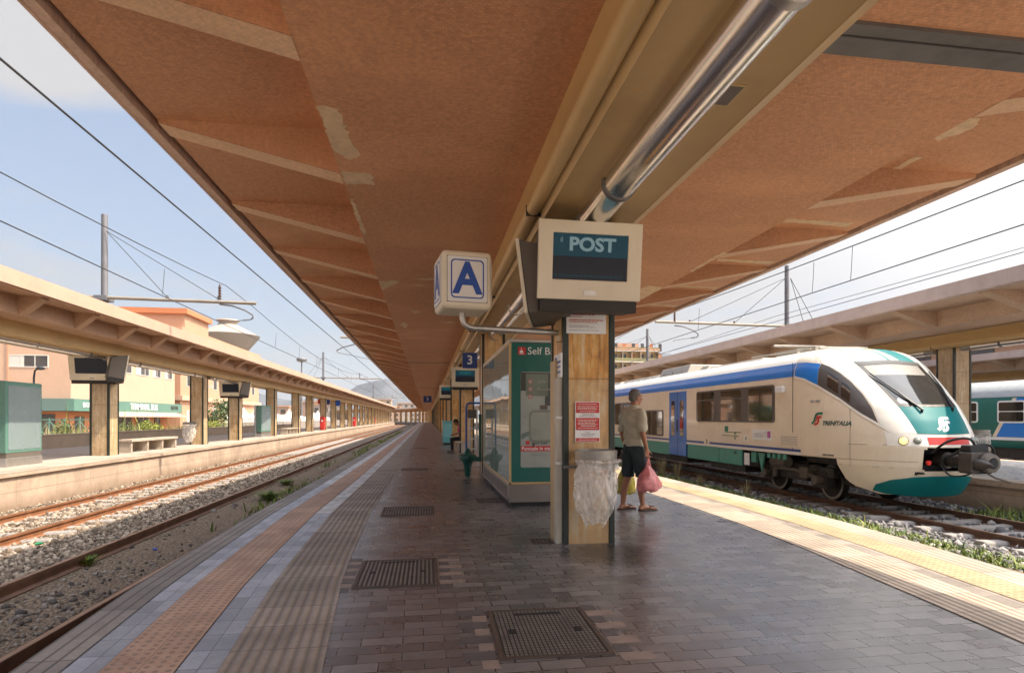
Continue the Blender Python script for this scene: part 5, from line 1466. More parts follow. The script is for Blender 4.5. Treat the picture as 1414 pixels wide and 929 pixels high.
mb = MB(); mb.cyl((-2.2,0,5.5),(.3,0,5.45),.05,n=10); mb.build('boom', M['boom'], t)
mb = MB(); mb.tube([(-.3,0,5.42),(-1.3,0,5.2),(-2.1,0,4.98),(-2.4,0,4.8),(-2.3,0,4.7)],.03,8); mb.build('bracket', M['mast'], t, smooth=True)
mb = MB(); mb.tube([(-2.3,0,4.7),(-1.5,0,4.55),(-.7,0,4.38),(-.7,0,4.3)],.016,8); mb.build('registration_arm', M['mast'], t, smooth=True)

def wire(name, label, pts, r=WR):
    o = MB().tube(pts, r, 6).build(name, M['wire'])
    return tag(o, label, 'wire', 'overhead wires')
def span(x, y0, y1, z, sag=0., n=14):
    return [(x, y0+(y1-y0)*k/n, z - sag*4*(k/n)*(1-k/n)) for k in range(n+1)]
wire('contact_wire', 'lone dark wire crossing the left sky from the upper left corner, nearest the overhead canopy', span(-3.85,-4,60,4.63) + span(-3.85,60,200,4.63)[1:], .013)
wire('contact_wire', 'lower of the two wires above the left canopy', span(-6.95,-4,200,4.60), .012)
wire('messenger_wire', 'upper of the two wires above the left canopy, sagging between masts', span(-6.72,-22,21,5.82,.75) + span(-6.72,21,63,5.92,.85)[1:] + span(-6.72,63,122,5.92,.85)[1:], .011)
wire('contact_wire', 'thin contact wire over the white train, the lower one left of the grey mast', span(9.95,-2,120,4.62), .012)
wire('messenger_wire', 'uppermost dark wire just under the right edge of the overhead canopy', span(9.95,-19,24,5.75,.42) + span(9.95,24,66,5.85,.6)[1:], .013)
wire('feeder_wire', 'lowest thin wire just above the grey canopy behind the train', span(13.0,-2,120,5.05,.1), .010)
wire('feeder_wire', 'thin wire running past the top of the mast behind the train', span(15.4,-2,24.2,5.9,.1) + span(15.4,24.2,120,5.9,.6)[1:], .009)
for x, ys, lab in ((-6.83,(9.,16.5,28,33,38,47,55),'short dropper between the two left wires'),(9.95,(12.6,14,20.5,30,36),'short dropper between the wires over the train')):
    for k, y in enumerate(ys):
        za, zb_ = (4.60, 5.25) if x < 0 else (4.62, 5.42)
        o = MB().tube([(x-.03,y,za),(x,y,(za+zb_)/2),(x+.02,y,zb_)], .007, 5).build('dropper_wire', M['wire']); tag(o, lab, 'wire', lab+'s')
o = MB().lathe([(.01,-.14),(.035,-.10),(.045,0),(.035,.10),(.01,.14)], (-3.85,5.35,4.63), 10, 'y').build('wire_splice', M['insul']); tag(o, 'small brown splice on the lone wire in the upper left sky', 'wire clamp')
t = thing('floodlight_mast', 'distant floodlight pole with a round head above the left canopy', 'lamp post', (-28.5,140,0))
mb = MB(); mb.cyl((0,0,-.9),(0,0,14.2),.22,.14,10); mb.build('pole', M['mast'], t)
mb = MB(); mb.lathe([(.2,14.1),(1.1,14.4),(1.2,14.8),(.9,15.1),(.2,15.2)], n=14); mb.build('lamp_ring', M['mast'], t)

# ---------------------------------------------------------------- background on the left: bus terminal and pink blocks
M['pink'] = pm('salmon render', (.47,.265,.165), .85, var=.07, scale=.5, streak=.15, dirt=(.52,.30,.20), dirt_amt=.15)
M['pink_l'] = pm('pale pink render', (.50,.325,.225), .85, var=.06, scale=.5, streak=.15)
M['orange'] = pm('orange render', (.46,.18,.08), .85, var=.08, scale=.5)
M['b_green'] = pm('sign band green', (.10,.20,.155), .5, var=.06)
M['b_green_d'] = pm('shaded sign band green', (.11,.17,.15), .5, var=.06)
M['win'] = pm('window dark', (.075,.065,.06), .12, var=.3, scale=1.)
M['win_f'] = pm('window frame pale', (.62,.58,.52), .5, var=.05)
M['shade'] = pm('roller blind', (.55,.50,.44), .7, var=.05)
M['t_redtile'] = pm('stone wall pale', (.55,.46,.37), .9, var=.15, scale=.8, dirt=(.40,.30,.22), dirt_amt=.4)
def window(parent, face, c, y0, y1, z0, z1, blind=0.):
    """face 'x' looks to +X at x=c (y0,y1 along y); face 'y' looks to -Y at y=c"""
    def bx(mb, a, b, z_0, z_1, d0, d1):
        if face == 'x': mb.box(c+d0, c+d1, a, b, z_0, z_1)
        else: mb.box(a, b, c-d1, c-d0, z_0, z_1)
    mb = MB(); f = .07
    bx(mb,y0,y1,z0,z0+f,-.02,.05); bx(mb,y0,y1,z1-f,z1,-.02,.05); bx(mb,y0,y0+f,z0+f,z1-f,-.02,.05); bx(mb,y1-f,y1,z0+f,z1-f,-.02,.05)
    n = max(1, int(round((y1-y0)/1.1)))
    for k in range(1, n): bx(mb, y0+(y1-y0)*k/n-.03, y0+(y1-y0)*k/n+.03, z0+f, z1-f, -.02, .04)
    w = mb.build('window', M['win_f'], parent)
    mb = MB(); bx(mb,y0+f,y1-f,z0+f,z1-f,.004,.014); mb.build('pane', M['win'], w)
    if blind:
        mb = MB(); bx(mb,y0+f,y0+f+(y1-y0)*blind,z0+f,z1-f,.015,.024); mb.build('blind', M['shade'], w)
    return w
G = -.95
B = thing('terminal_building', 'pink two storey bus terminal with a green TERMINAL BUS sign band behind the left platform', 'building', (0,0,0))
mb = MB(); mb.box(-58,-31.8,58,80,3.1,9.6); mb.build('wall', M['pink_l'], B)
mb = MB(); mb.box(-58,-32.3,58.4,79.6,G,1.95); mb.build('ground_floor', M['orange'], B)
mb = MB(); mb.box(-58.2,-31.6,57.8,80.2,9.6,9.95); mb.build('roof', M['pink'], B)
mb = MB(); mb.box(-31.8,-31.2,57.4,80.6,2.0,3.1); bs = mb.build('sign_band', M['b_green'], B)
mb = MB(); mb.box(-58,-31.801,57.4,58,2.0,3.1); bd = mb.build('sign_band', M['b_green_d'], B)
mb = MB(); mb.add([(-31.2,62.5,2.0),(-31.2,79,2.0),(-29.9,79,1.55),(-29.9,62.5,1.55),(-31.2,62.5,1.92),(-31.2,79,1.92),(-29.9,79,1.47),(-29.9,62.5,1.47)],[(0,1,2,3),(7,6,5,4),(0,3,7,4),(3,2,6,7),(2,1,5,6),(1,0,4,5)]); mb.build('awning', M['pink_l'], bs)
text('TERMINAL BUS', .95, 'lettering', M['g_white'], bs, (-31.19,70.6,2.55), RIGHTF, .02, bold=.006)
text('BIGLIETTERIA', .62, 'lettering', M['g_white'], bs, (-31.19,60.6,2.55), RIGHTF, .02, bold=.0)
text('BIGLIETTERIA', .62, 'lettering', M['dark_ink'], bs, (-31.19,78.4,2.6), RIGHTF, .02, bold=.01, sx=.55)
text('BIGLIETTERIA', .82, 'lettering', M['g_white'], bd, (-36.3,57.39,2.55), FRONT, .02, bold=.0)
for (a, b) in ((-41.5,-37.6),(-36.9,-33.6)): window(B, 'y', 58, a, b, 5.9, 7.0, .38)
for (a, b) in ((62.5,65.2),(66.5,69),(70,73),(74,76),(77.2,79.2)): window(B, 'x', -31.8, a, b, 6.15, 7.25, .3)
mb = MB(); mb.box(-36.95,-36.8,57.9,58,3.1,9.6); mb.build('drain_pipe', M['pink'], B)
for (a, b) in ((59.5,61),(63,66),(67,70),(71.2,74),(75.5,77)):
    mb = MB(); mb.box(-32.3,-32.24,a,b,G+.1,1.5); w_ = mb.build('shop_window', M['win'], B)
    mb = MB(); mb.box(-32.31,-32.2,(a+b)/2-.05,(a+b)/2+.05,G+.1,1.5); mb.build('mullion', M['win_f'], w_)
for (a, b) in ((-44,-41),(-40,-37),(-36,-33.3)):
    mb = MB(); mb.box(a,b,58.34,58.4,G+.1,1.7); mb.build('shop_window', M['win'], B)
B = thing('office_block', 'tall salmon pink block with a stair tower on its roof, behind the left canopy', 'building', (0,0,0))
mb = MB(); mb.box(-60,-31.9,82,118,G,12.7); mb.build('wall', M['pink'], B)
mb = MB(); mb.box(-60.2,-31.6,81.8,118.2,12.7,13.3); mb.build('parapet', M['pink'], B)
mb = MB(); mb.box(-60,-31.5,81.6,118.2,3.7,4.3); mb.build('ledge', M['pink_l'], B)
mb = MB(); mb.box(-39.5,-31.95,83.5,92,13.3,15.2); tw = mb.build('stair_tower', M['pink'], B)
mb = MB(); mb.box(-39.9,-31.5,83.1,92.4,15.2,15.9); mb.build('tower_roof', M['orange'], tw)
for k in range(7):
    for z0 in (.4, 5.6, 9.0):
        window(B, 'x', -31.9, 84+4.9*k, 85.6+4.9*k, z0, z0+2.0, .0 if (k+int(z0)) % 3 else .5)
window(B, 'y', 82, -34.6, -33.0, 5.6, 7.6)
for k, (y, z) in enumerate(((88,3.0),(93,2.6),(97.5,3.1),(103,2.7),(99,7.9))):
    mb = MB(); mb.box(-31.9,-31.45,y,y+.9,z-.1,z+.5); mb.build('air_conditioner', M['win_f'], B)
t = thing('water_tower', 'grey concrete water tower with a flared bowl and conical roof behind the pink block', 'water tower', (-47,148,0))
mb = MB(); mb.lathe([(2.2,G),(2.2,15.5),(3.4,16.2),(6.9,20.6),(7.1,20.9),(6.6,21.1)], n=32); mb.build('bowl', pm('tower concrete', (.27,.235,.20), .85, var=.15, streak=.4), t, smooth=True)
mb = MB(); mb.lathe([(6.7,21.11),(1.9,23.6),(1.9,24.2),(2.6,24.4),(2.4,24.7),(.5,24.9)], n=16); mb.build('cone_roof', pm('tower roof concrete', (.36,.29,.23), .85, var=.15), t)

# low wall, fence, lamp and planting in front of the terminal
def wall(label, x0, x1, y0, y1, z0, z1, mat, cat='wall', name='low_wall', coping=None):
    t = thing(name, label, cat, (0,0,0))
    mb = MB(); mb.box(x0,x1,y0,y1,z0,z1); mb.build('wall', mat, t)
    if coping: mb = MB(); mb.box(x0-.04,x1+.04,y0-.04,y1+.04,z1+.001,z1+.08); mb.build('coping', coping, t)
    return t
wall('pale low stone wall behind the left platform columns', -15.2,-14.9, 14, 72, G, .62, M['t_redtile'], coping=M['conc_pale'])
wall('long grey wall seen between the far left columns', -22.4,-22., 66, 170, G, .85, pm('grey screen wall', (.25,.215,.19), .9, var=.15, scale=.3))
t = thing('picket_fence', 'grey green cross braced fence in front of the ticket office', 'fence', (0,0,0))
y = 49.; mb = MB()
for k in range(7):
    x = -31.5+1.05*k; mb = MB(); mb.box(x-.04,x+.04,y-.04,y+.04,G,1.35); mb.build('post', M['b_green'], t)
for k in range(6):
    x = -31.5+1.05*k; mb = MB(); mb.tube([(x,y,-.4),(x+1.05,y,1.2)],.03,6); mb.build('brace', M['b_green'], t); mb = MB(); mb.tube([(x,y,1.2),(x+1.05,y,-.4)],.03,6); mb.build('brace', M['b_green'], t)
mb = MB(); mb.box(-31.6,-25.1,y-.03,y+.03,1.2,1.28); mb.build('rail', M['b_green'], t); mb = MB(); mb.box(-31.6,-25.1,y-.03,y+.03,-.45,-.37); mb.build('rail', M['b_green'], t)
t = thing('street_lamp', 'slender dark street lamp in front of the ticket office sign', 'street lamp', (-21.3,35.5,0))
mb = MB(); mb.tube([(0,0,G),(0,0,3.6),(.05,0,3.95),(.25,0,4.1)],[.07,.05,.045,.04],10); mb.build('pole', M['black'], t, smooth=True)
mb = MB(); mb.lathe([(.03,3.98),(.19,4.02),(.2,4.1),(.1,4.2),(.03,4.22)], (.32,0,0), 14); mb.build('lamp_head', M['black'], t, smooth=True)
t = thing('street_lamp', 'white double headed street lamp beside the pink terminal corner', 'street lamp', (-27.5,75,0))
mb = MB(); mb.tube([(0,0,G),(.3,0,4.4),(.7,0,5.0),(1.5,0,5.1)],.06,8); mb.build('pole', M['win_f'], t, smooth=True)
mb = MB(); mb.box(1.2,1.9,-.15,.15,5.05,5.2); mb.build('lamp_head', M['win_f'], t)

def leafmat(name, c1, c2, c3):
    t = NT(name); g_ = t.n('ShaderNodeNewGeometry')
    c = t.ramp(g_.outputs['Random Per Island'], [(.05,c1),(.5,c2),(.95,c3)]); t.base(c); t.set(Roughness=.65)
    return t.m
M['leaf'] = leafmat('shrub leaves', (.030,.060,.018), (.065,.105,.030), (.12,.15,.045))
M['leaf_y'] = leafmat('yellow green leaves', (.10,.14,.02), (.22,.26,.03), (.38,.36,.05))
M['leaf_d'] = leafmat('dry grass', (.22,.17,.06), (.36,.27,.10), (.16,.17,.05))
M['weed'] = leafmat('weeds', (.055,.10,.015), (.13,.19,.025), (.26,.27,.05))
M['straw'] = leafmat('straw seed heads', (.30,.22,.10), (.42,.33,.17), (.22,.20,.08))
M['twig'] = pm('twig', (.12,.09,.06), .9)
def leaves(name, n, centres, rad, size, mat, parent=None, seed=1, flat=.8):
    r = np.random.default_rng(seed); C = np.array(centres)[r.integers(0, len(centres), n)]; Rd = np.array(rad)
    d = r.normal(0,1,(n,3)); d /= np.linalg.norm(d, axis=1)[:,None]; P = C + d*Rd*(r.uniform(0,1,(n,1))**.45)
    a = r.normal(0,1,(n,3)); a /= np.linalg.norm(a,axis=1)[:,None]; b = np.cross(a, r.normal(0,1,(n,3))); b /= np.linalg.norm(b,axis=1)[:,None]
    s = size*r.uniform(.6,1.4,(n,1))
    V = np.stack([P-a*s, P+b*s*.5, P+a*s, P-b*s*.5], 1).reshape(-1,3)
    return npmesh(name, V, np.arange(4*n).reshape(-1,4), mat, parent)
def shrub(label, loc, h, w, mat, seed, n=900, cat='shrub', name='shrub', size=.09):
    r = random.Random(seed); t = thing(name, label, cat, loc, 0, 'shrubs by the forecourt')
    cs = [(r.uniform(-w*.35,w*.35), r.uniform(-w*.35,w*.35), h*r.uniform(.35,.85)) for _ in range(9)]
    mb = MB()
    for c in cs: mb.tube([(c[0]*.1,c[1]*.1,0),(c[0]*.6,c[1]*.6,c[2]*.6),c], [.03,.02,.008], 6)
    mb.build('stem', M['twig'], t)
    leaves('foliage', n, cs, (w*.28,w*.28,h*.26), size, mat, t, seed); return t
shrub('round green shrub beside the cross braced fence', (-26.2,47,G), 2.1, 2.0, M['leaf'], 1)
shrub('reddish green shrub at the orange corner of the terminal', (-24.6,49,G), 2.1, 1.8, M['leaf'], 2)
shrub('bright yellow green bush behind the bench on the left platform', (-20.2,47,G), 2.1, 1.6, M['leaf_y'], 3, 1100)
shrub('tall dark bush beside the second left column', (-21.0,62,G), 4.3, 3.2, M['leaf'], 4, 1800, size=.13)
shrub('green bush in the dry grass left of the yellow green one', (-23.5,52,G), 1.9, 2.2, M['leaf'], 5)
shrub('low green bush in the dry grass right of the yellow green one', (-19.0,51,G), 1.7, 2.6, M['leaf'], 6)
shrub('leafy bush between the second and third left columns', (-19.5,58,G), 2.0, 3.0, M['leaf_y'], 7, 1200)
shrub('dry brown bush against the pale low wall', (-16.,29,G), 1.2, .9, M['leaf_d'], 8, 500)
def blades(name, n, area, zf, h, mat, seed, wd=.012, lean=.35, dens=None, cat=None, label=None):
    r = np.random.default_rng(seed); x0,x1,y0,y1 = area
    X = r.uniform(x0,x1,n); Y = y0+(y1-y0)*r.uniform(0,1,n)**1.3
    if dens is not None: k = dens(X,Y,r); X, Y = X[k], Y[k]; n = len(X)
    H = h*r.lognormal(0,.4,n); a = r.uniform(0,6.28,n); L = H*lean*r.normal(0,1,n); wd_ = wd*r.uniform(.6,1.5,n)
    P = np.stack([X,Y,np.full(n,zf)],1); S = np.stack([np.cos(a),np.sin(a),0*a],1)*wd_[:,None]; D = np.stack([-np.sin(a),np.cos(a),0*a],1)*L[:,None]
    up = np.array([0,0,1.])
    V = np.stack([P-S, P+S, P+D*.4+up*(H*.6)[:,None]+S*.7, P+D*.4+up*(H*.6)[:,None]-S*.7, P+D+up*H[:,None]+S*.1, P+D+up*H[:,None]-S*.1],1).reshape(-1,3)
    b = (np.arange(n)*6)[:,None]; F = np.concatenate([b+np.array([0,1,2,3]), b+np.array([3,2,4,5])],0)
    o = npmesh(name, V, F, mat); tag(o, label, cat, kind='stuff'); return o
def clump(cx_, sx_, seed):
    def f(X,Y,r):
        q = np.random.default_rng(seed); k = np.zeros(len(X))
        for _ in range(60):
            c = (q.uniform(X.min(),X.max()), q.uniform(Y.min(),Y.max())); k += np.exp(-((X-c[0])/cx_)**2-((Y-c[1])/sx_)**2)
        return k > r.uniform(0,1.2,len(X))
    return f
blades('dry_grass', 26000, (-24,-15.3,33,66), G, .75, M['leaf_d'], 21, .02, dens=clump(1.2,2.,1), cat='grass', label='tall dry grass between the low wall and the terminal forecourt')
blades('weeds', 9000, (-24,-15.3,40,70), G, .85, M['weed'], 22, .03, dens=clump(.9,1.6,2), cat='grass', label='green weeds growing through the dry grass')
blades('weeds', 9000, (7.55,8.2,4.5,24), -.66, .065, M['weed'], 23, .011, 1.1, dens=clump(.3,.7,3), cat='grass', label='bright green weeds along the edge of the right hand platform')
blades('weeds', 1500, (10.7,12.1,7.5,11), -.66, .12, M['weed'], 24, .012, .8, dens=clump(.15,.3,4), cat='grass', label='dark weeds at the foot of the right platform wall')
blades('weeds', 9000, (-4.3,-2.6,11,90), -.66, .10, M['weed'], 25, .016, .8, dens=clump(.25,1.6,5), cat='grass', label='low weeds in the dirt of the shaded near track')
def tuft(label, loc, h, n, mat, seed, spread=.16, wd=.014, group=None, name='weed_plant'):
    r = np.random.default_rng(seed); a = r.uniform(0,6.28,n); R_ = spread*np.sqrt(r.uniform(0,1,n)); H = h*r.uniform(.5,1.1,n)
    P = np.stack([R_*np.cos(a)*.4,R_*np.sin(a)*.4,0*a],1); D = np.stack([np.cos(a),np.sin(a),0*a],1)*(R_*1.3)[:,None]
    S = np.stack([-np.sin(a),np.cos(a),0*a],1)*wd; up = np.array([0,0,1.])
    V = np.stack([P-S*.6,P+S*.6,P+D*.45+up*(H*.7)[:,None]+S,P+D*.45+up*(H*.7)[:,None]-S,P+D+up*H[:,None]+S*.1,P+D+up*H[:,None]-S*.1],1).reshape(-1,3)
    b = (np.arange(n)*6)[:,None]; F = np.concatenate([b+np.array([0,1,2,3]), b+np.array([3,2,4,5])],0)
    o = npmesh(name, V, F, mat); o.location = loc; tag(o, label, 'plant', group or 'weeds between the rails'); return o
tuft('bright green weed clump between the near rail and the platform', (-3.85,15.2,-.66), .22, 200, M['weed'], 1, .3, .009)
tuft('smaller green weed on the dark ballast behind the bright clump', (-4.2,18.5,-.66), .18, 140, M['weed'], 2, .25, .009)
tuft('tiny green weed beside the near rail in the shade', (-4.62,8.8,-.66), .13, 60, M['weed'], 3, .12)
tuft('single low weed by the platform edge at the left', (-2.9,10.2,-.66), .12, 60, M['weed'], 4, .12)
for k, (x, y) in enumerate(((8.1,19.4),(8.3,20.2),(8.15,21.),(8.25,18.6),(8.0,16.4),(8.2,14.2))):
    o = tuft('straw coloured seed stalks at the right platform edge' if k < 4 else ('lone straw stalk beside the train skirt' if k == 4 else 'lone straw stalk in front of the train bogie'), (x,y,-.66), .62 if k < 4 else .40, 26, M['straw'], 30+k, .16, .010, 'straw stalks by the train')

# ---------------------------------------------------------------- far town, tents, hills
M['town'] = [pm('town wall %d' % k, c, .9, var=.1, scale=.08) for k, c in enumerate(((.36,.25,.19),(.33,.28,.24),(.38,.29,.21),(.31,.21,.16),(.35,.31,.28)))]
M['tent'] = pm('white tent cloth', (.78,.74,.70), .8, var=.05)
def house(label, x, y, w, d, h, mi, floors, cols, group='town buildings far behind the platforms', roofm=None):
    t = thing('town_building', label, 'building', (x,y,G), 0, group)
    mb = MB(); mb.box(-w/2,w/2,0,d,0,h); mb.build('wall', M['town'][mi], t)
    mb = MB(); mb.box(-w/2-.3,w/2+.3,-.3,d+.3,h+.001,h+.5); mb.build('roof', roofm or M['pink'], t)
    for f in range(floors):
        for c in range(cols):
            xx = -w/2 + w*(c+.5)/cols; z = h*(f+.45)/floors
            mb = MB(); mb.box(xx-w/cols*.22, xx+w/cols*.22, -.06, .02, z-h/floors*.22, z+h/floors*.25); mb.build('window', M['win'], t)
    return t
sp = [(-62,232,20,10,6.5,0,2,5),(-38,240,14,10,7.5,1,2,4),(-95,260,22,12,8,2,3,6),(-56,300,18,10,10,3,3,4),(-22,330,14,10,8.5,0,3,4),(-120,300,24,12,10,4,3,6),(-12,400,16,10,12,1,4,4),(-34,420,18,10,15,2,5,4),(-3,420,12,10,10.5,3,3,3),(-66,420,20,10,14,4,4,4),(14,430,16,10,11,0,3,4)]
kinds = ['tan','grey beige','yellowish','brown','pale grey','salmon','tall narrow pale','tallest yellowish','small brown','broad pale','far salmon']
for k, (a, s_) in enumerate(zip(sp, kinds)):
    house('%s town building of %d floors in the hazy distance beyond the left platform' % (s_, a[6]), *a)
for k, (x, y) in enumerate(((-30,102),(-27,108),(-31,116),(-27,124),(-30,134),(-26,146),(-29,156))):
    t = thing('marquee_tent', 'white peaked marquee in the row behind the grey wall', 'tent', (x,y,G), 0, 'white tents behind the wall')
    mb = MB(); mb.add([(-2.5,-2.5,2.3),(2.5,-2.5,2.3),(2.5,2.5,2.3),(-2.5,2.5,2.3),(-.5,-.5,3.1),(.5,-.5,3.1),(.5,.5,3.1),(-.5,.5,3.1),(0,0,4.1)],[(0,1,5,4),(1,2,6,5),(2,3,7,6),(3,0,4,7),(4,5,8),(5,6,8),(6,7,8),(7,4,8),(3,2,1,0)]); mb.build('roof', M['tent'], t)
    mb = MB(); mb.box(-2.45,2.45,-2.45,2.45,0,2.29); mb.build('side_cloth', M['tent'], t)
# balconied block on the right
B = thing('apartment_block', 'yellowish block with rows of balconies above the train, right of the near column', 'building', (0,0,0))
x0, x1, yb = 40., 67.6, 165.
mb = MB(); mb.box(x0,x1,yb+1.6,yb+14,G,21.2); mb.build('wall', pm('block wall', (.58,.42,.20), .85, var=.12, scale=.2), B)
mb = MB(); mb.box(x0-.3,x1+.3,yb,yb+14.2,21.2,21.8); mb.build('roof', M['pink'], B)
mb = MB(); mb.box(56,62.5,yb+3,yb+9,21.8,23.6); mb.build('roof_room', M['pink_l'], B)
fl = [G+k*3.15 for k in range(1,8)]
for z in fl:
    mb = MB(); mb.box(x0,x1,yb,yb+1.6,z-.2,z); s_ = mb.build('balcony_slab', M['win_f'], B)
    mb = MB(); mb.box(x0+.05,x1-.05,yb+.02,yb+.08,z,z+1.0); mb.build('balcony_rail', pm('balcony green', (.24,.22,.10), .7, var=.2), s_)
k = x0
n = 0
while k < x1+.1:
    mb = MB(); mb.box(k-.12,k+.12,yb-.02,yb+1.59,G,21.19); mb.build('balcony_fin', M['town'][2], B); 
    for z in fl[2:]:
        mb = MB(); mb.box(k+.5,k+1.5,yb+1.52,yb+1.61,z+.02,z+2.3); mb.build('balcony_door', M['win'] if (n*7+int(z)) % 3 else M['orange'], B)
    k += 2.76; n += 1
t = thing('orange_building', 'long orange roofed building glimpsed at the far right above the coach', 'building', (45,30,G))
mb = MB(); mb.box(0,14,-10,50,0,8.6); mb.build('wall', M['pink'], t); mb = MB(); mb.box(-.4,14.4,-10.4,50.4,8.6,9.1); mb.build('cornice', M['orange'], t)
for k in range(9):
    for z in (1.,3.8,6.4):
        mb = MB(); mb.box(-.06,.02,-7+6*k,-4.8+6*k,z,z+1.5); mb.build('window', M['win'], t)
# hills
r = np.random.default_rng(3)
def ridge(name, Y, xs, hs, mat, depth, seed):
    q = np.random.default_rng(seed); nx, ny = 160, 26; X = np.linspace(xs[0], xs[-1], nx); Hh = np.interp(X, xs, hs); V = []
    f = [(q.uniform(.002,.03), q.uniform(0,6.28), q.uniform(.0006,.012)) for _ in range(26)]
    for j in range(ny):
        v = j/(ny-1); prof = math.sin(v*math.pi*.5)**.8
        for i, x in enumerate(X):
            n_ = sum(math.sin(a*x + b + c*6*j*depth/ny*.2)/(1+a*160) for a, b, c in f)
            V.append((x, Y + depth*v, -2 + Hh[i]*prof*(1 + .10*n_) + 10*n_*v))
    F = [(j*nx+i, j*nx+i+1, (j+1)*nx+i+1, (j+1)*nx+i) for j in range(ny-1) for i in range(nx-1)]
    o = npmesh(name, V, F, mat, smooth=False); return struct(o)
M['hill'] = pm('rocky hillside', (.085,.09,.10), .95, var=.35, scale=.012, dirt=(.05,.065,.045), dirt_amt=.6)
ridge('hills', 2200, [-2200,-1300,-800,-600,-500,-430,-370,-322,-290,-263,-235,-205,-180,-160,-140,-121,-100,-80,-40,30,150,400,700,850,1000,1150,1500,2300], [60,110,92,84,92,100,122,130,128,146,152,166,178,172,156,150,133,118,98,88,105,150,205,262,250,268,230,150], M['hill'], 700, 2)
o = MB().box(-.03,.03,-.02,.02,0,.02).build('litter_scrap', pm('blue scrap', (.02,.05,.30), .5)); o.location = (-4.1,9.6,-.64); o.rotation_euler = (.3,.2,.6); tag(o, 'crumpled blue scrap lying on the dark ballast near the shaded rail', 'litter')
o = MB().tube([(0,0,0),(.07,.02,.01),(.12,-.01,.01)], [.018,.024,.01], 7).build('litter_scrap', pm('green scrap', (.03,.30,.12), .4)); o.location = (-6.1,10.2,-.62); tag(o, 'small green plastic scrap on the sunlit pale ballast', 'litter')
# ---------------------------------------------------------------- green coach at the far right
t = thing('passenger_coach', 'dark green coach with a blue flash and grey roof at the far right edge', 'train', (0,0,0))
cx0, cw, y0, y1 = 24.35, 2.9, 14., 27.
prof = [(cx0+.08,.10),(cx0,.3),(cx0,2.25),(cx0+.12,2.5),(cx0+.4,2.75),(cx0+.9,2.95),(cx0+cw/2,3.02)]
prof = prof + [(2*cx0+cw-x, z) for x, z in reversed(prof[:-1])]
mb = MB(); sweep(mb, prof, [y0,y1]); cb_ = mb.build('body', pm('coach green', (.0,.13,.10), .4, var=.08, coat=.2), t, smooth=True)
rp = [(x-.006 if x < cx0+cw/2 else x+.006, z+.006) for x, z in prof[2:-2]] + [(cx0+cw-.1,2.2),(cx0+.1,2.2)]
mb = MB(); sweep(mb, rp, [y0-.01,y1+.01]); mb.build('roof', pm('coach roof grey', (.36,.37,.36), .5, var=.12, dirt=(.2,.19,.17)), t, smooth=True)
mb = MB(); mb.box(cx0-.012,cx0+.01,y0,y1,.42,.55); mb.build('white_line', M['g_white'], t)
mb = MB(); mb.add([(cx0-.010,y0,.56),(cx0-.010,22.1,.56),(cx0-.010,21.2,2.2),(cx0-.010,y0,2.2)],[(0,1,2,3)]); mb.build('blue_flash', M['t_blue'], t)
mb = MB(); mb.add([(cx0-.013,22.1,.56),(cx0-.013,22.28,.56),(cx0-.013,21.38,2.2),(cx0-.013,21.2,2.2)],[(0,1,2,3)]); mb.build('cream_flash', M['t_cream'], t)
for (a, b) in ((20.85,22.05),(22.95,24.15),(18.7,19.9),(16.5,17.7)):
    mb = MB(); mb.ext(rrect(a,b,1.15,2.1,.12),'x',cx0-.022,cx0+.02); w = mb.build('window', M['g_white'], t)
    mb = MB(); mb.ext(rrect(a+.07,b-.07,1.22,1.62,.06),'x',cx0-.028,cx0); mb.build('pane', M['t_glass'], w)
    mb = MB(); mb.ext(rrect(a+.07,b-.07,1.66,2.03,.06),'x',cx0-.028,cx0); mb.build('pane', M['t_glass'], w)
mb = MB(); mb.box(cx0+.2,cx0+cw-.2,y0+.3,y1-.3,-.35,.1); mb.build('underframe', M['t_iron'], t)
for yb_ in (16.5, 24.3):
    mb = MB()
    for dy in (-1.2,1.2):
        for sx in (.72,2.17): mb.lathe([(.05,cx0+sx-.07),(.44,cx0+sx-.07),(.44,cx0+sx+.07),(.05,cx0+sx+.07)],(0,yb_+dy,-.08),22,'x')
    mb.box(cx0+.35,cx0+cw-.35,yb_-1.7,yb_+1.7,-.12,.05); mb.build('bogie', M['t_iron'], t)

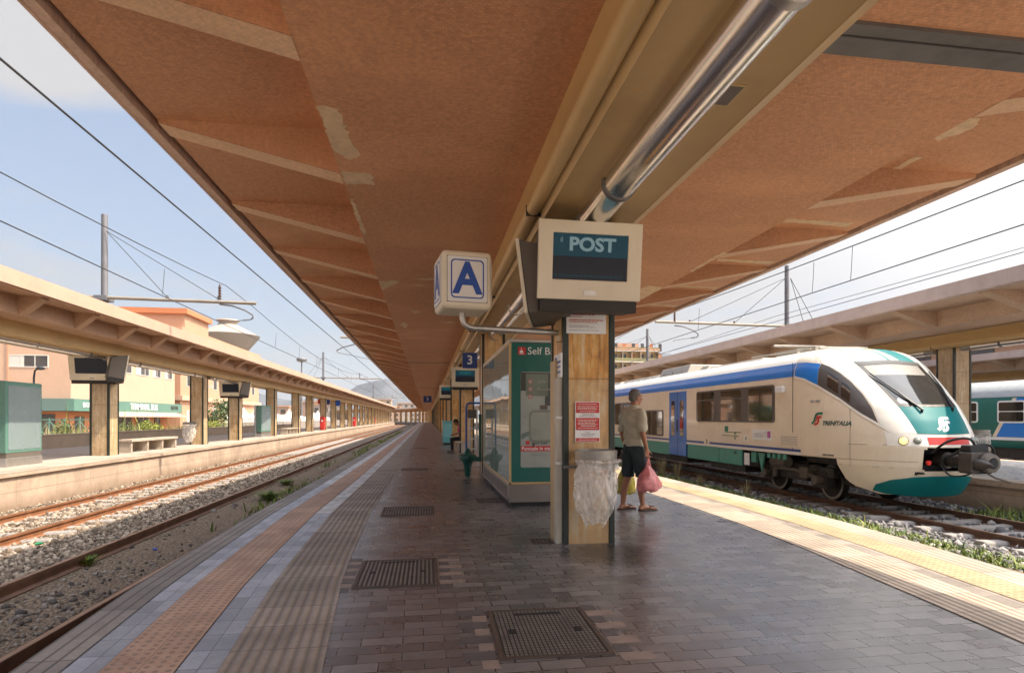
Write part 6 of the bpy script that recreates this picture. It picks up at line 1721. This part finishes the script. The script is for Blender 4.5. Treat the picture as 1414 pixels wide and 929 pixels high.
# ---------------------------------------------------------------- people: one continuous voxel-welded body each
M['skin'] = pm('tanned skin', (.34,.155,.085), .5, var=.10, scale=14)
M['skin_l'] = pm('tanned face', (.36,.17,.095), .5, var=.10, scale=14)
M['hair_g'] = pm('short grey hair', (.13,.115,.105), .8, var=.5, scale=60)
M['shirt'] = pm('olive grey shirt', (.42,.385,.29), .85, var=.10, scale=9, bump=.3, bscale=7)
M['shorts'] = pm('dark blue grey shorts', (.022,.032,.036), .85, var=.2, scale=9, bump=.3, bscale=9)
M['sandal'] = pm('brown sandal', (.05,.025,.015), .6)
M['hairb'] = pm('black hair', (.010,.008,.007), .6)
M['pinks'] = pm('magenta shirt', (.52,.015,.17), .8, var=.1)
M['trous'] = pm('dark trousers', (.022,.020,.024), .85, var=.2)
M['eye'] = pm('eye white', (.6,.56,.5), .3)
def weld(name, parts, voxel, mat, parent, smooth=4):
    bm = bmesh.new()
    for p in parts:
        if p[0] == 'c':          # tapered limb
            a, b = Vector(p[1]), Vector(p[2]); r0, r1 = p[3], p[4]; d = b-a; L = d.length
            q = d.to_track_quat('Z','Y').to_matrix().to_4x4(); m = Matrix.Translation((a+b)/2) @ q
            bmesh.ops.create_cone(bm, cap_ends=True, segments=18, radius1=r0, radius2=r1, depth=L, matrix=m)
            for c, r in ((a,r0),(b,r1)): bmesh.ops.create_icosphere(bm, subdivisions=2, radius=r, matrix=Matrix.Translation(c))
        else:                    # ellipsoid
            m = Matrix.Translation(p[1]) @ (p[3] if len(p) > 3 else Matrix.Identity(4)) @ Matrix.Diagonal((*p[2],1))
            bmesh.ops.create_icosphere(bm, subdivisions=3, radius=1, matrix=m)
    me = bpy.data.meshes.new(name); bm.to_mesh(me); bm.free()
    o = bpy.data.objects.new(name, me); COL.objects.link(o)
    rm = o.modifiers.new('r','REMESH'); rm.mode = 'VOXEL'; rm.voxel_size = voxel
    sm = o.modifiers.new('s','SMOOTH'); sm.iterations = smooth; sm.factor = .5
    me2 = bpy.data.meshes.new_from_object(o.evaluated_get(bpy.context.evaluated_depsgraph_get()))
    o.modifiers.clear(); o.data = me2; bpy.data.meshes.remove(me)
    me2.name = name; me2.materials.clear(); me2.materials.append(mat)
    me2.polygons.foreach_set('use_smooth', [True]*len(me2.polygons))
    o.parent = parent; return o
RX = lambda a: Matrix.Rotation(R(a), 4, 'X')
RZ = lambda a: Matrix.Rotation(R(a), 4, 'Z')
def head_parts(c, yaw=0, pitch=0):
    """head facing +Y about centre c"""
    T_ = Matrix.Translation(c) @ RZ(yaw) @ RX(pitch)
    P = lambda x,y,z: T_ @ Vector((x,y,z))
    rot = RZ(yaw) @ RX(pitch)
    pr = [('e',P(0,-.012,.030),(.074,.092,.088),rot), ('e',P(0,.030,-.035),(.058,.066,.075),rot), ('e',P(0,.052,-.088),(.034,.032,.028),rot),
          ('c',P(0,.088,.010),P(0,.112,-.024),.009,.015), ('e',P(0,.096,-.062),(.024,.014,.010),rot), ('e',P(0,.082,.028),(.052,.016,.012),rot),
          ('e',P(.077,-.005,-.010),(.010,.022,.034),rot), ('e',P(-.077,-.005,-.010),(.010,.022,.034),rot),
          ('e',P(.042,.062,-.022),(.022,.020,.022),rot), ('e',P(-.042,.062,-.022),(.022,.020,.022),rot)]
    return pr, P, rot
def hand(w, d, side, curl=1.2, s=1.):
    """wrist point, pointing direction; fingers curl towards -side*?; returns parts"""
    w = Vector(w); d = Vector(d).normalized(); across = Vector((0,1,0)) - d*d.y; across.normalize(); palmn = d.cross(across)*side
    out = [('e', w + d*.045, (.018,.040,.048), Matrix.Identity(4) if abs(d.z) > .8 else RX(60)), ('c', w, w + d*.03, .025, .026)]
    for k, (o_, L) in enumerate(((-.030,.062),(-.010,.070),(.010,.072),(.029,.066))):
        b = w + d*.078 + across*o_; p1 = b + d*L*.45 + palmn*.010; p2 = p1 + (d*.45 + palmn*.9).normalized()*L*.38; p3 = p2 + (palmn*.9 - d*.5).normalized()*L*.33
        out += [('c', b - d*.02, p1, .0105, .0095), ('c', p1, p2, .0095, .0085), ('c', p2, p3, .0085, .0072)]
    b = w + d*.030 + across*.034; p1 = b + (across*.6 + d*.7 + palmn*.3).normalized()*.036; p2 = p1 + (d*.7 + palmn*.8).normalized()*.03
    out += [('c', b, p1, .0125, .011), ('c', p1, p2, .011, .0085)]
    return out
# the man with the shopping bags, seen from behind his right shoulder
MAN = thing('person', 'grey haired man in a pale olive shirt and dark shorts standing with two plastic bags', 'person', (3.02,8.32,0), R(-72))
hp, HP, hrot = head_parts(Vector((0,.035,1.665)), -4, -2)
body = hp + [('c',(0,-.005,1.46),(0,.018,1.60),.058,.052), ('e',(0,-.01,1.33),(.165,.110,.19)), ('e',(0,.02,1.10),(.150,.115,.20)), ('e',(0,.0,.94),(.160,.115,.12)),
    ('c',(-.19,-.01,1.43),(.19,-.01,1.43),.055,.055)]
for s, fy in ((-1,-.10),(1,.10)):
    hip, kn, an = (s*.095,0,.90), (s*.10,fy*.45+.02,.49), (s*.105,fy-.02,.09)
    body += [('c',hip,kn,.083,.055), ('c',kn,(s*.10,fy*.7-.025,.33),.052,.055), ('c',(s*.10,fy*.7-.025,.33),an,.055,.034), ('e',(s*.105,fy-.045,.045),(.034,.045,.042)),
             ('c',(s*.105,fy-.02,.06),(s*.125,fy+.12,.035),.038,.028), ('e',(s*.128,fy+.15,.030),(.046,.060,.020))]
    for k in range(5): body.append(('c',(s*(.128+.020*(k-2)),fy+.17,.028),(s*(.130+.024*(k-2)),fy+.205-.008*abs(k-1),.024),.012,.010))
    sh, el, wr = (s*.195,-.01,1.43), (s*.245,-.03,1.14), (s*.250,.035,.915)
    body += [('c',sh,el,.052,.040), ('c',el,wr,.041,.026)] + hand(wr, (0,.06,-1), s)
weld('body', body, .0062, M['skin'], MAN)
for s in (-1,1):
    mb = MB(); mb.lathe([(.001,-.010),(.009,-.006),(.0115,0),(.009,.006),(.001,.010)], HP(s*.032,.084,.008), 10); mb.build('eye', M['eye'], MAN, smooth='all')
weld('hair', [('e',HP(0,-.018,.044),(.080,.094,.086),hrot), ('e',HP(0,-.050,-.005),(.070,.062,.070),hrot), ('c',HP(-.077,.0,.03),HP(-.077,.018,-.005),.012,.008), ('c',HP(.077,.0,.03),HP(.077,.018,-.005),.012,.008)], .007, M['hair_g'], MAN, 3)
# keep the face clear of hair
for o in MAN.children:
    if o.name.startswith('hair'):
        bm = bmesh.new(); bm.from_mesh(o.data); dl = []
        inv = (Matrix.Translation(Vector((0,.035,1.665))) @ hrot).inverted()
        for v in bm.verts:
            q = inv @ v.co
            if q.y > .035 and q.z < .085: dl.append(v)
        bmesh.ops.delete(bm, geom=dl, context='VERTS'); bm.to_mesh(o.data); bm.free()
shirt = [('e',(0,-.012,1.335),(.188,.130,.19)), ('e',(0,.012,1.13),(.185,.142,.22)), ('c',(-.185,-.012,1.44),(.185,-.012,1.44),.066,.066), ('c',(0,-.012,1.44),(0,.0,1.505),.085,.062),
         ('e',(0,.010,.985),(.192,.150,.115)), ('e',(.0,.07,1.02),(.14,.10,.16)), ('c',(-.19,-.01,1.43),(-.238,-.026,1.20),.070,.068), ('c',(.19,-.01,1.43),(.238,-.026,1.20),.070,.068)]
o = weld('shirt', shirt, .009, M['shirt'], MAN, 3)
bm = bmesh.new(); bm.from_mesh(o.data)
dl = [v for v in bm.verts if v.co.z < .895 + .02*math.sin(v.co.x*14) or (v.co.z < 1.155 and abs(v.co.x) > .195) or (v.co.z > 1.53)]
bmesh.ops.delete(bm, geom=dl, context='VERTS')
for v in bm.verts:      # soft folds
    f = .006*math.sin(v.co.z*38 + v.co.x*22) + .007*math.sin(v.co.z*17 - v.co.x*31 + v.co.y*12)
    v.co += v.normal*f*(1 if v.co.z < 1.38 else .3)
bm.to_mesh(o.data); bm.free()
mb = MB(); mb.lathe([(.064,1.49),(.075,1.50),(.070,1.545),(.058,1.55),(.060,1.52)], (0,.005,0), 20); mb.build('collar', M['shirt'], o, smooth=True)
shorts = [('e',(0,.0,.93),(.178,.138,.12))]
for s, fy in ((-1,-.10),(1,.10)): shorts += [('c',(s*.095,0,.88),(s*.105,fy*.45+.015,.50),.108,.092)]
o = weld('shorts', shorts, .010, M['shorts'], MAN, 3)
bm = bmesh.new(); bm.from_mesh(o.data)
bmesh.ops.delete(bm, geom=[v for v in bm.verts if v.co.z < .49], context='VERTS')
for v in bm.verts: v.co += v.normal*.006*math.sin(v.co.z*30+v.co.x*25)
bm.to_mesh(o.data); bm.free()
for s, fy in ((-1,-.10),(1,.10)):
    mb = MB(); P = rrect(s*.120-.052, s*.120+.052, fy-.10, fy+.225, .05, 5); mb.ext(P, 'z', .002, .022); sd = mb.build('sandal', M['sandal'], MAN)
    mb = MB(); mb.tube([(s*.118-.05,fy+.05,.02),(s*.120-.025,fy+.10,.070),(s*.125,fy+.165,.052),(s*.120+.025,fy+.10,.070),(s*.118+.05,fy+.05,.02)], .009, 8); mb.build('strap', M['sandal'], sd)
def carrier(label, hold, w, dpt, top, bot, mat, seed, rz):
    t = thing('plastic_bag', label, 'carrier bag', (hold[0],hold[1],0), rz, 'carrier bags held by the man')
    r = np.random.default_rng(seed); ph = r.uniform(0,6.28,8); nu, nv = 44, 30
    zs_top = hold[2]-.16
    def fn(i, j):
        a = 2*math.pi*(i % nu)/nu; v = j/nv; z = zs_top + (bot-zs_top)*v
        prof = .16 + .88*math.sin(min(1., v*1.28)*math.pi/2)**1.1
        if v > .86: prof *= math.sqrt(max(0, 1-((v-.86)/.14)**2*.9))
        q = 1 + .05*math.sin(3*a+ph[0]+4*v) + .04*math.sin(7*a+ph[1]-6*v) + .035*math.sin(11*a+ph[2]+9*v)*(1-v*.6) + .03*math.sin(5*a + 13*v + ph[3])
        return (w/2*prof*q*math.cos(a), dpt/2*prof*q*math.sin(a), z + .012*math.sin(4*a+ph[4])*v)
    mb = MB(); mb.grid(fn, range(nu+1), range(nv+1)); b_ = mb.build('bag', mat, t, smooth='all', fix=False)
    z0 = zs_top+.0
    for k in (-1,1):
        mb = MB(); mb.tube([(k*.030,.01*k,z0-.02),(k*.022,.012*k,z0+.06),(k*.008,.01*k,hold[2]-.025),(0,.0,hold[2]-.005)], [.022,.014,.010,.008], 8); mb.build('handle', mat, b_, smooth=True)
    return t
def plastic(name, c, a=.92):
    t = NT(name); n = t.noise(t.pos(), 12, 5, .6, .8)
    t.base(t.ramp(n, [(.3, mul(c,.62)),(.55, c),(.75, mul(c,1.35))])); t.set(Roughness=.32, Alpha=a)
    t.bump(n, .6, .02); return t.m
ML = Matrix.Translation((3.02,8.32,0)) @ RZ(-72)
hr = ML @ Vector((.262,.055,.835)); hl = ML @ Vector((-.262,.055,.835))
carrier('bulging pink plastic bag hanging from the man\'s right hand', tuple(hr), .37, .24, .8, .30, plastic('pink carrier', (.62,.20,.20), .93), 4, R(14))
carrier('tall yellow plastic bag in the man\'s other hand, half behind the column', tuple(hl), .30, .20, .8, .20, plastic('yellow carrier', (.40,.33,.03), .96), 6, R(10))
# seated figure far down the platform
S = thing('person', 'seated person in a magenta shirt and black trousers bent over their lap', 'person', (1.32,23.35,0), R(90))
hp2, HP2, hr2 = head_parts(Vector((0,.20,1.20)), 0, -38)
bd = hp2 + [('c',(0,.02,1.02),(0,.14,1.12),.055,.05), ('e',(0,-.02,.80),(.16,.11,.22)), ('e',(0,-.06,.58),(.16,.13,.12)), ('c',(-.17,.02,1.0),(.17,.02,1.0),.055,.055)]
for s in (-1,1):
    bd += [('c',(s*.09,-.05,.55),(s*.11,.36,.52),.080,.058), ('c',(s*.11,.36,.52),(s*.11,.34,.09),.055,.036), ('c',(s*.11,.32,.06),(s*.12,.50,.035),.038,.030)]
    bd += [('c',(s*.19,.02,1.0),(s*.24,.10,.76),.048,.038), ('c',(s*.24,.10,.76),(s*.10,.30,.70),.036,.026)] + hand((s*.10,.30,.70), (-s*.25,.9,-.1), s)
weld('body', bd, .011, M['skin'], S, 3)
weld('hair', [('e',HP2(0,-.018,.036),(.084,.096,.088),hr2), ('e',HP2(0,-.05,-.01),(.074,.062,.07),hr2)], .011, M['hairb'], S, 2)
weld('shirt', [('e',(0,-.02,.81),(.18,.13,.23)), ('e',(0,-.06,.62),(.178,.145,.10)), ('c',(-.18,.02,1.0),(.18,.02,1.0),.066,.066), ('c',(-.19,.02,1.0),(-.222,.07,.86),.064,.058), ('c',(.19,.02,1.0),(.222,.07,.86),.064,.058)], .012, M['pinks'], S, 3)
tr_ = [('e',(0,-.06,.55),(.175,.145,.10))]
for s in (-1,1): tr_ += [('c',(s*.09,-.05,.55),(s*.11,.36,.52),.095,.072), ('c',(s*.11,.36,.52),(s*.11,.34,.12),.070,.056)]
weld('trousers', tr_, .012, M['trous'], S, 3)
for s in (-1,1): mb = MB(); mb.rbox(s*.12-.05, s*.12+.05, 0, .075, .26, .54, .03); mb.build('shoe', M['steel_d'], S, smooth=True)
# ---------------------------------------------------------------- light, sky, camera
SUN_DIR = Vector((.63, -.20, 1.0)).normalized()     # towards the sun
elev = math.asin(SUN_DIR.z); azim = math.atan2(SUN_DIR.x, SUN_DIR.y)
sl = bpy.data.lights.new('sun', 'SUN'); sl.energy = SUN_E; sl.angle = R(.53); sl.color = (1., .86, .69)
so = bpy.data.objects.new('sun', sl); COL.objects.link(so); so.location = (20,-10,60)
so.rotation_euler = SUN_DIR.to_track_quat('Z', 'Y').to_euler()
wd = bpy.data.worlds.new('World'); scene.world = wd; wd.use_nodes = True
nt = wd.node_tree; nt.nodes.clear()
def wn(t, **k):
    n = nt.nodes.new(t)
    for a, b in k.items(): setattr(n, a, b)
    return n
sky = wn('ShaderNodeTexSky', sky_type='NISHITA'); sky.sun_disc = False
sky.sun_elevation = elev; sky.sun_rotation = azim; sky.air_density = 1.0; sky.dust_density = 2.2; sky.ozone_density = 1.
tc = wn('ShaderNodeTexCoord')
def wmath(op, a, b=0., clamp=False):
    n = wn('ShaderNodeMath', operation=op, use_clamp=clamp)
    for s, v in zip(n.inputs, (a, b)):
        if isinstance(v, bpy.types.NodeSocket): nt.links.new(v, s)
        else: s.default_value = v
    return n.outputs[0]
sep = wn('ShaderNodeSeparateXYZ'); nt.links.new(tc.outputs['Generated'], sep.inputs[0])
up = wmath('MAXIMUM', sep.outputs[2], .03)
cb = wn('ShaderNodeCombineXYZ')
nt.links.new(wmath('DIVIDE', sep.outputs[0], wmath('ADD', up, .12)), cb.inputs[0]); nt.links.new(wmath('DIVIDE', sep.outputs[1], wmath('ADD', up, .12)), cb.inputs[1])
mp = wn('ShaderNodeMapping'); mp.inputs['Location'].default_value = CLOUD_LOC; nt.links.new(cb.outputs[0], mp.inputs[0])
nz = wn('ShaderNodeTexNoise'); nz.inputs['Scale'].default_value = .85; nz.inputs['Detail'].default_value = 9; nz.inputs['Roughness'].default_value = .58
nt.links.new(mp.outputs[0], nz.inputs['Vector'])
# thicker cloud towards the right (the hazy bright side) and in one bank to the upper left
side = wmath('MULTIPLY', wmath('ADD', sep.outputs[0], .05, clamp=True), .30)
cov = wmath('ADD', nz.outputs['Fac'], side)
bank = None
for (bx_, by_, r0, k) in ((-.86, 1.33, .30, .34), (-1.05, 1.15, .25, .25)):
    dx_ = wmath('SUBTRACT', wmath('DIVIDE', sep.outputs[0], wmath('ADD', up, .12)), bx_); dy_ = wmath('SUBTRACT', wmath('DIVIDE', sep.outputs[1], wmath('ADD', up, .12)), by_)
    d2 = wmath('ADD', wmath('MULTIPLY', dx_, dx_), wmath('MULTIPLY', dy_, dy_))
    g_ = wmath('MULTIPLY', wmath('SUBTRACT', 1., wmath('DIVIDE', d2, r0*r0), True), k)
    cov = wmath('ADD', cov, g_)
cr = wn('ShaderNodeValToRGB'); cr.color_ramp.elements[0].position = .50; cr.color_ramp.elements[1].position = .68
nt.links.new(cov, cr.inputs[0])
# haze low over the horizon
hz = wmath('POWER', wmath('SUBTRACT', 1., wmath('ABSOLUTE', sep.outputs[2])), 5.)
# thin white veil and forward scattering: haze and cloud are brighter towards the sun
dt = wn('ShaderNodeVectorMath', operation='DOT_PRODUCT'); nt.links.new(tc.outputs['Generated'], dt.inputs[0]); dt.inputs[1].default_value = SUN_DIR
mu = wmath('MAXIMUM', dt.outputs['Value'], 0.)
glow = wmath('ADD', 1., wmath('MULTIPLY', wmath('POWER', mu, 3.4), GLOW))
def wmix(fac, a, b):
    n = wn('ShaderNodeMix', data_type='RGBA')
    for s_, v in ((n.inputs[0], fac), (n.inputs[6], a), (n.inputs[7], b)):
        if isinstance(v, bpy.types.NodeSocket): nt.links.new(v, s_)
        else: s_.default_value = v
    return n.outputs[2]
def scaled(col):
    n = wn('ShaderNodeVectorMath', operation='SCALE'); n.inputs[0].default_value = col[:3]; nt.links.new(glow, n.inputs['Scale']); return n.outputs[0]
base = wmix(VEIL, sky.outputs[0], scaled(VEIL_COL))
c1 = wmix(cr.outputs[0], base, scaled(CLOUD_COL))
c2 = wmix(wmath('MULTIPLY', hz, .8), c1, scaled(HAZE_COL))
bg = wn('ShaderNodeBackground'); bg.inputs[1].default_value = SKY_K
nt.links.new(c2, bg.inputs[0])
wo = wn('ShaderNodeOutputWorld'); nt.links.new(bg.outputs[0], wo.inputs[0])

cam = bpy.data.cameras.new('camera'); co = bpy.data.objects.new('camera', cam); COL.objects.link(co)
cam.sensor_width = 36; cam.lens = 36*810/1414.; cam.shift_y = (577-464.5)/1414.; cam.clip_end = 12000; cam.clip_start = .05
co.location = (0,0,1.36); co.rotation_euler = (R(90), 0, -math.atan(117/810.))
scene.camera = co
vs = scene.view_settings
scene.display_settings.display_device = 'sRGB'
vs.view_transform = 'Standard'; vs.look = 'None'; vs.exposure = EXPO; vs.gamma = 1; vs.use_curve_mapping = False
cy = scene.cycles
cy.max_bounces = 8; cy.diffuse_bounces = 5; cy.glossy_bounces = 4; cy.transmission_bounces = 4; cy.transparent_max_bounces = 10
cy.use_denoising = True; cy.sample_clamp_indirect = 8
try: cy.denoiser = 'OPENIMAGEDENOISE'
except Exception: pass

hz_m = bpy.data.materials.new('haze'); hz_m.use_nodes = True; hz_m.node_tree.nodes.clear()
pv = hz_m.node_tree.nodes.new('ShaderNodeVolumePrincipled'); pv.inputs['Color'].default_value = (.86,.90,.96,1); pv.inputs['Density'].default_value = HAZE_D; pv.inputs['Anisotropy'].default_value = .2
ho = hz_m.node_tree.nodes.new('ShaderNodeOutputMaterial'); hz_m.node_tree.links.new(pv.outputs[0], ho.inputs['Volume'])
if HAZE_D > 0:
    hb = MB().box(-4100,4100,-410,6100,-3.,420).build('haze', hz_m); tag(hb, 'pale summer haze over the far hills', 'haze', kind='stuff')
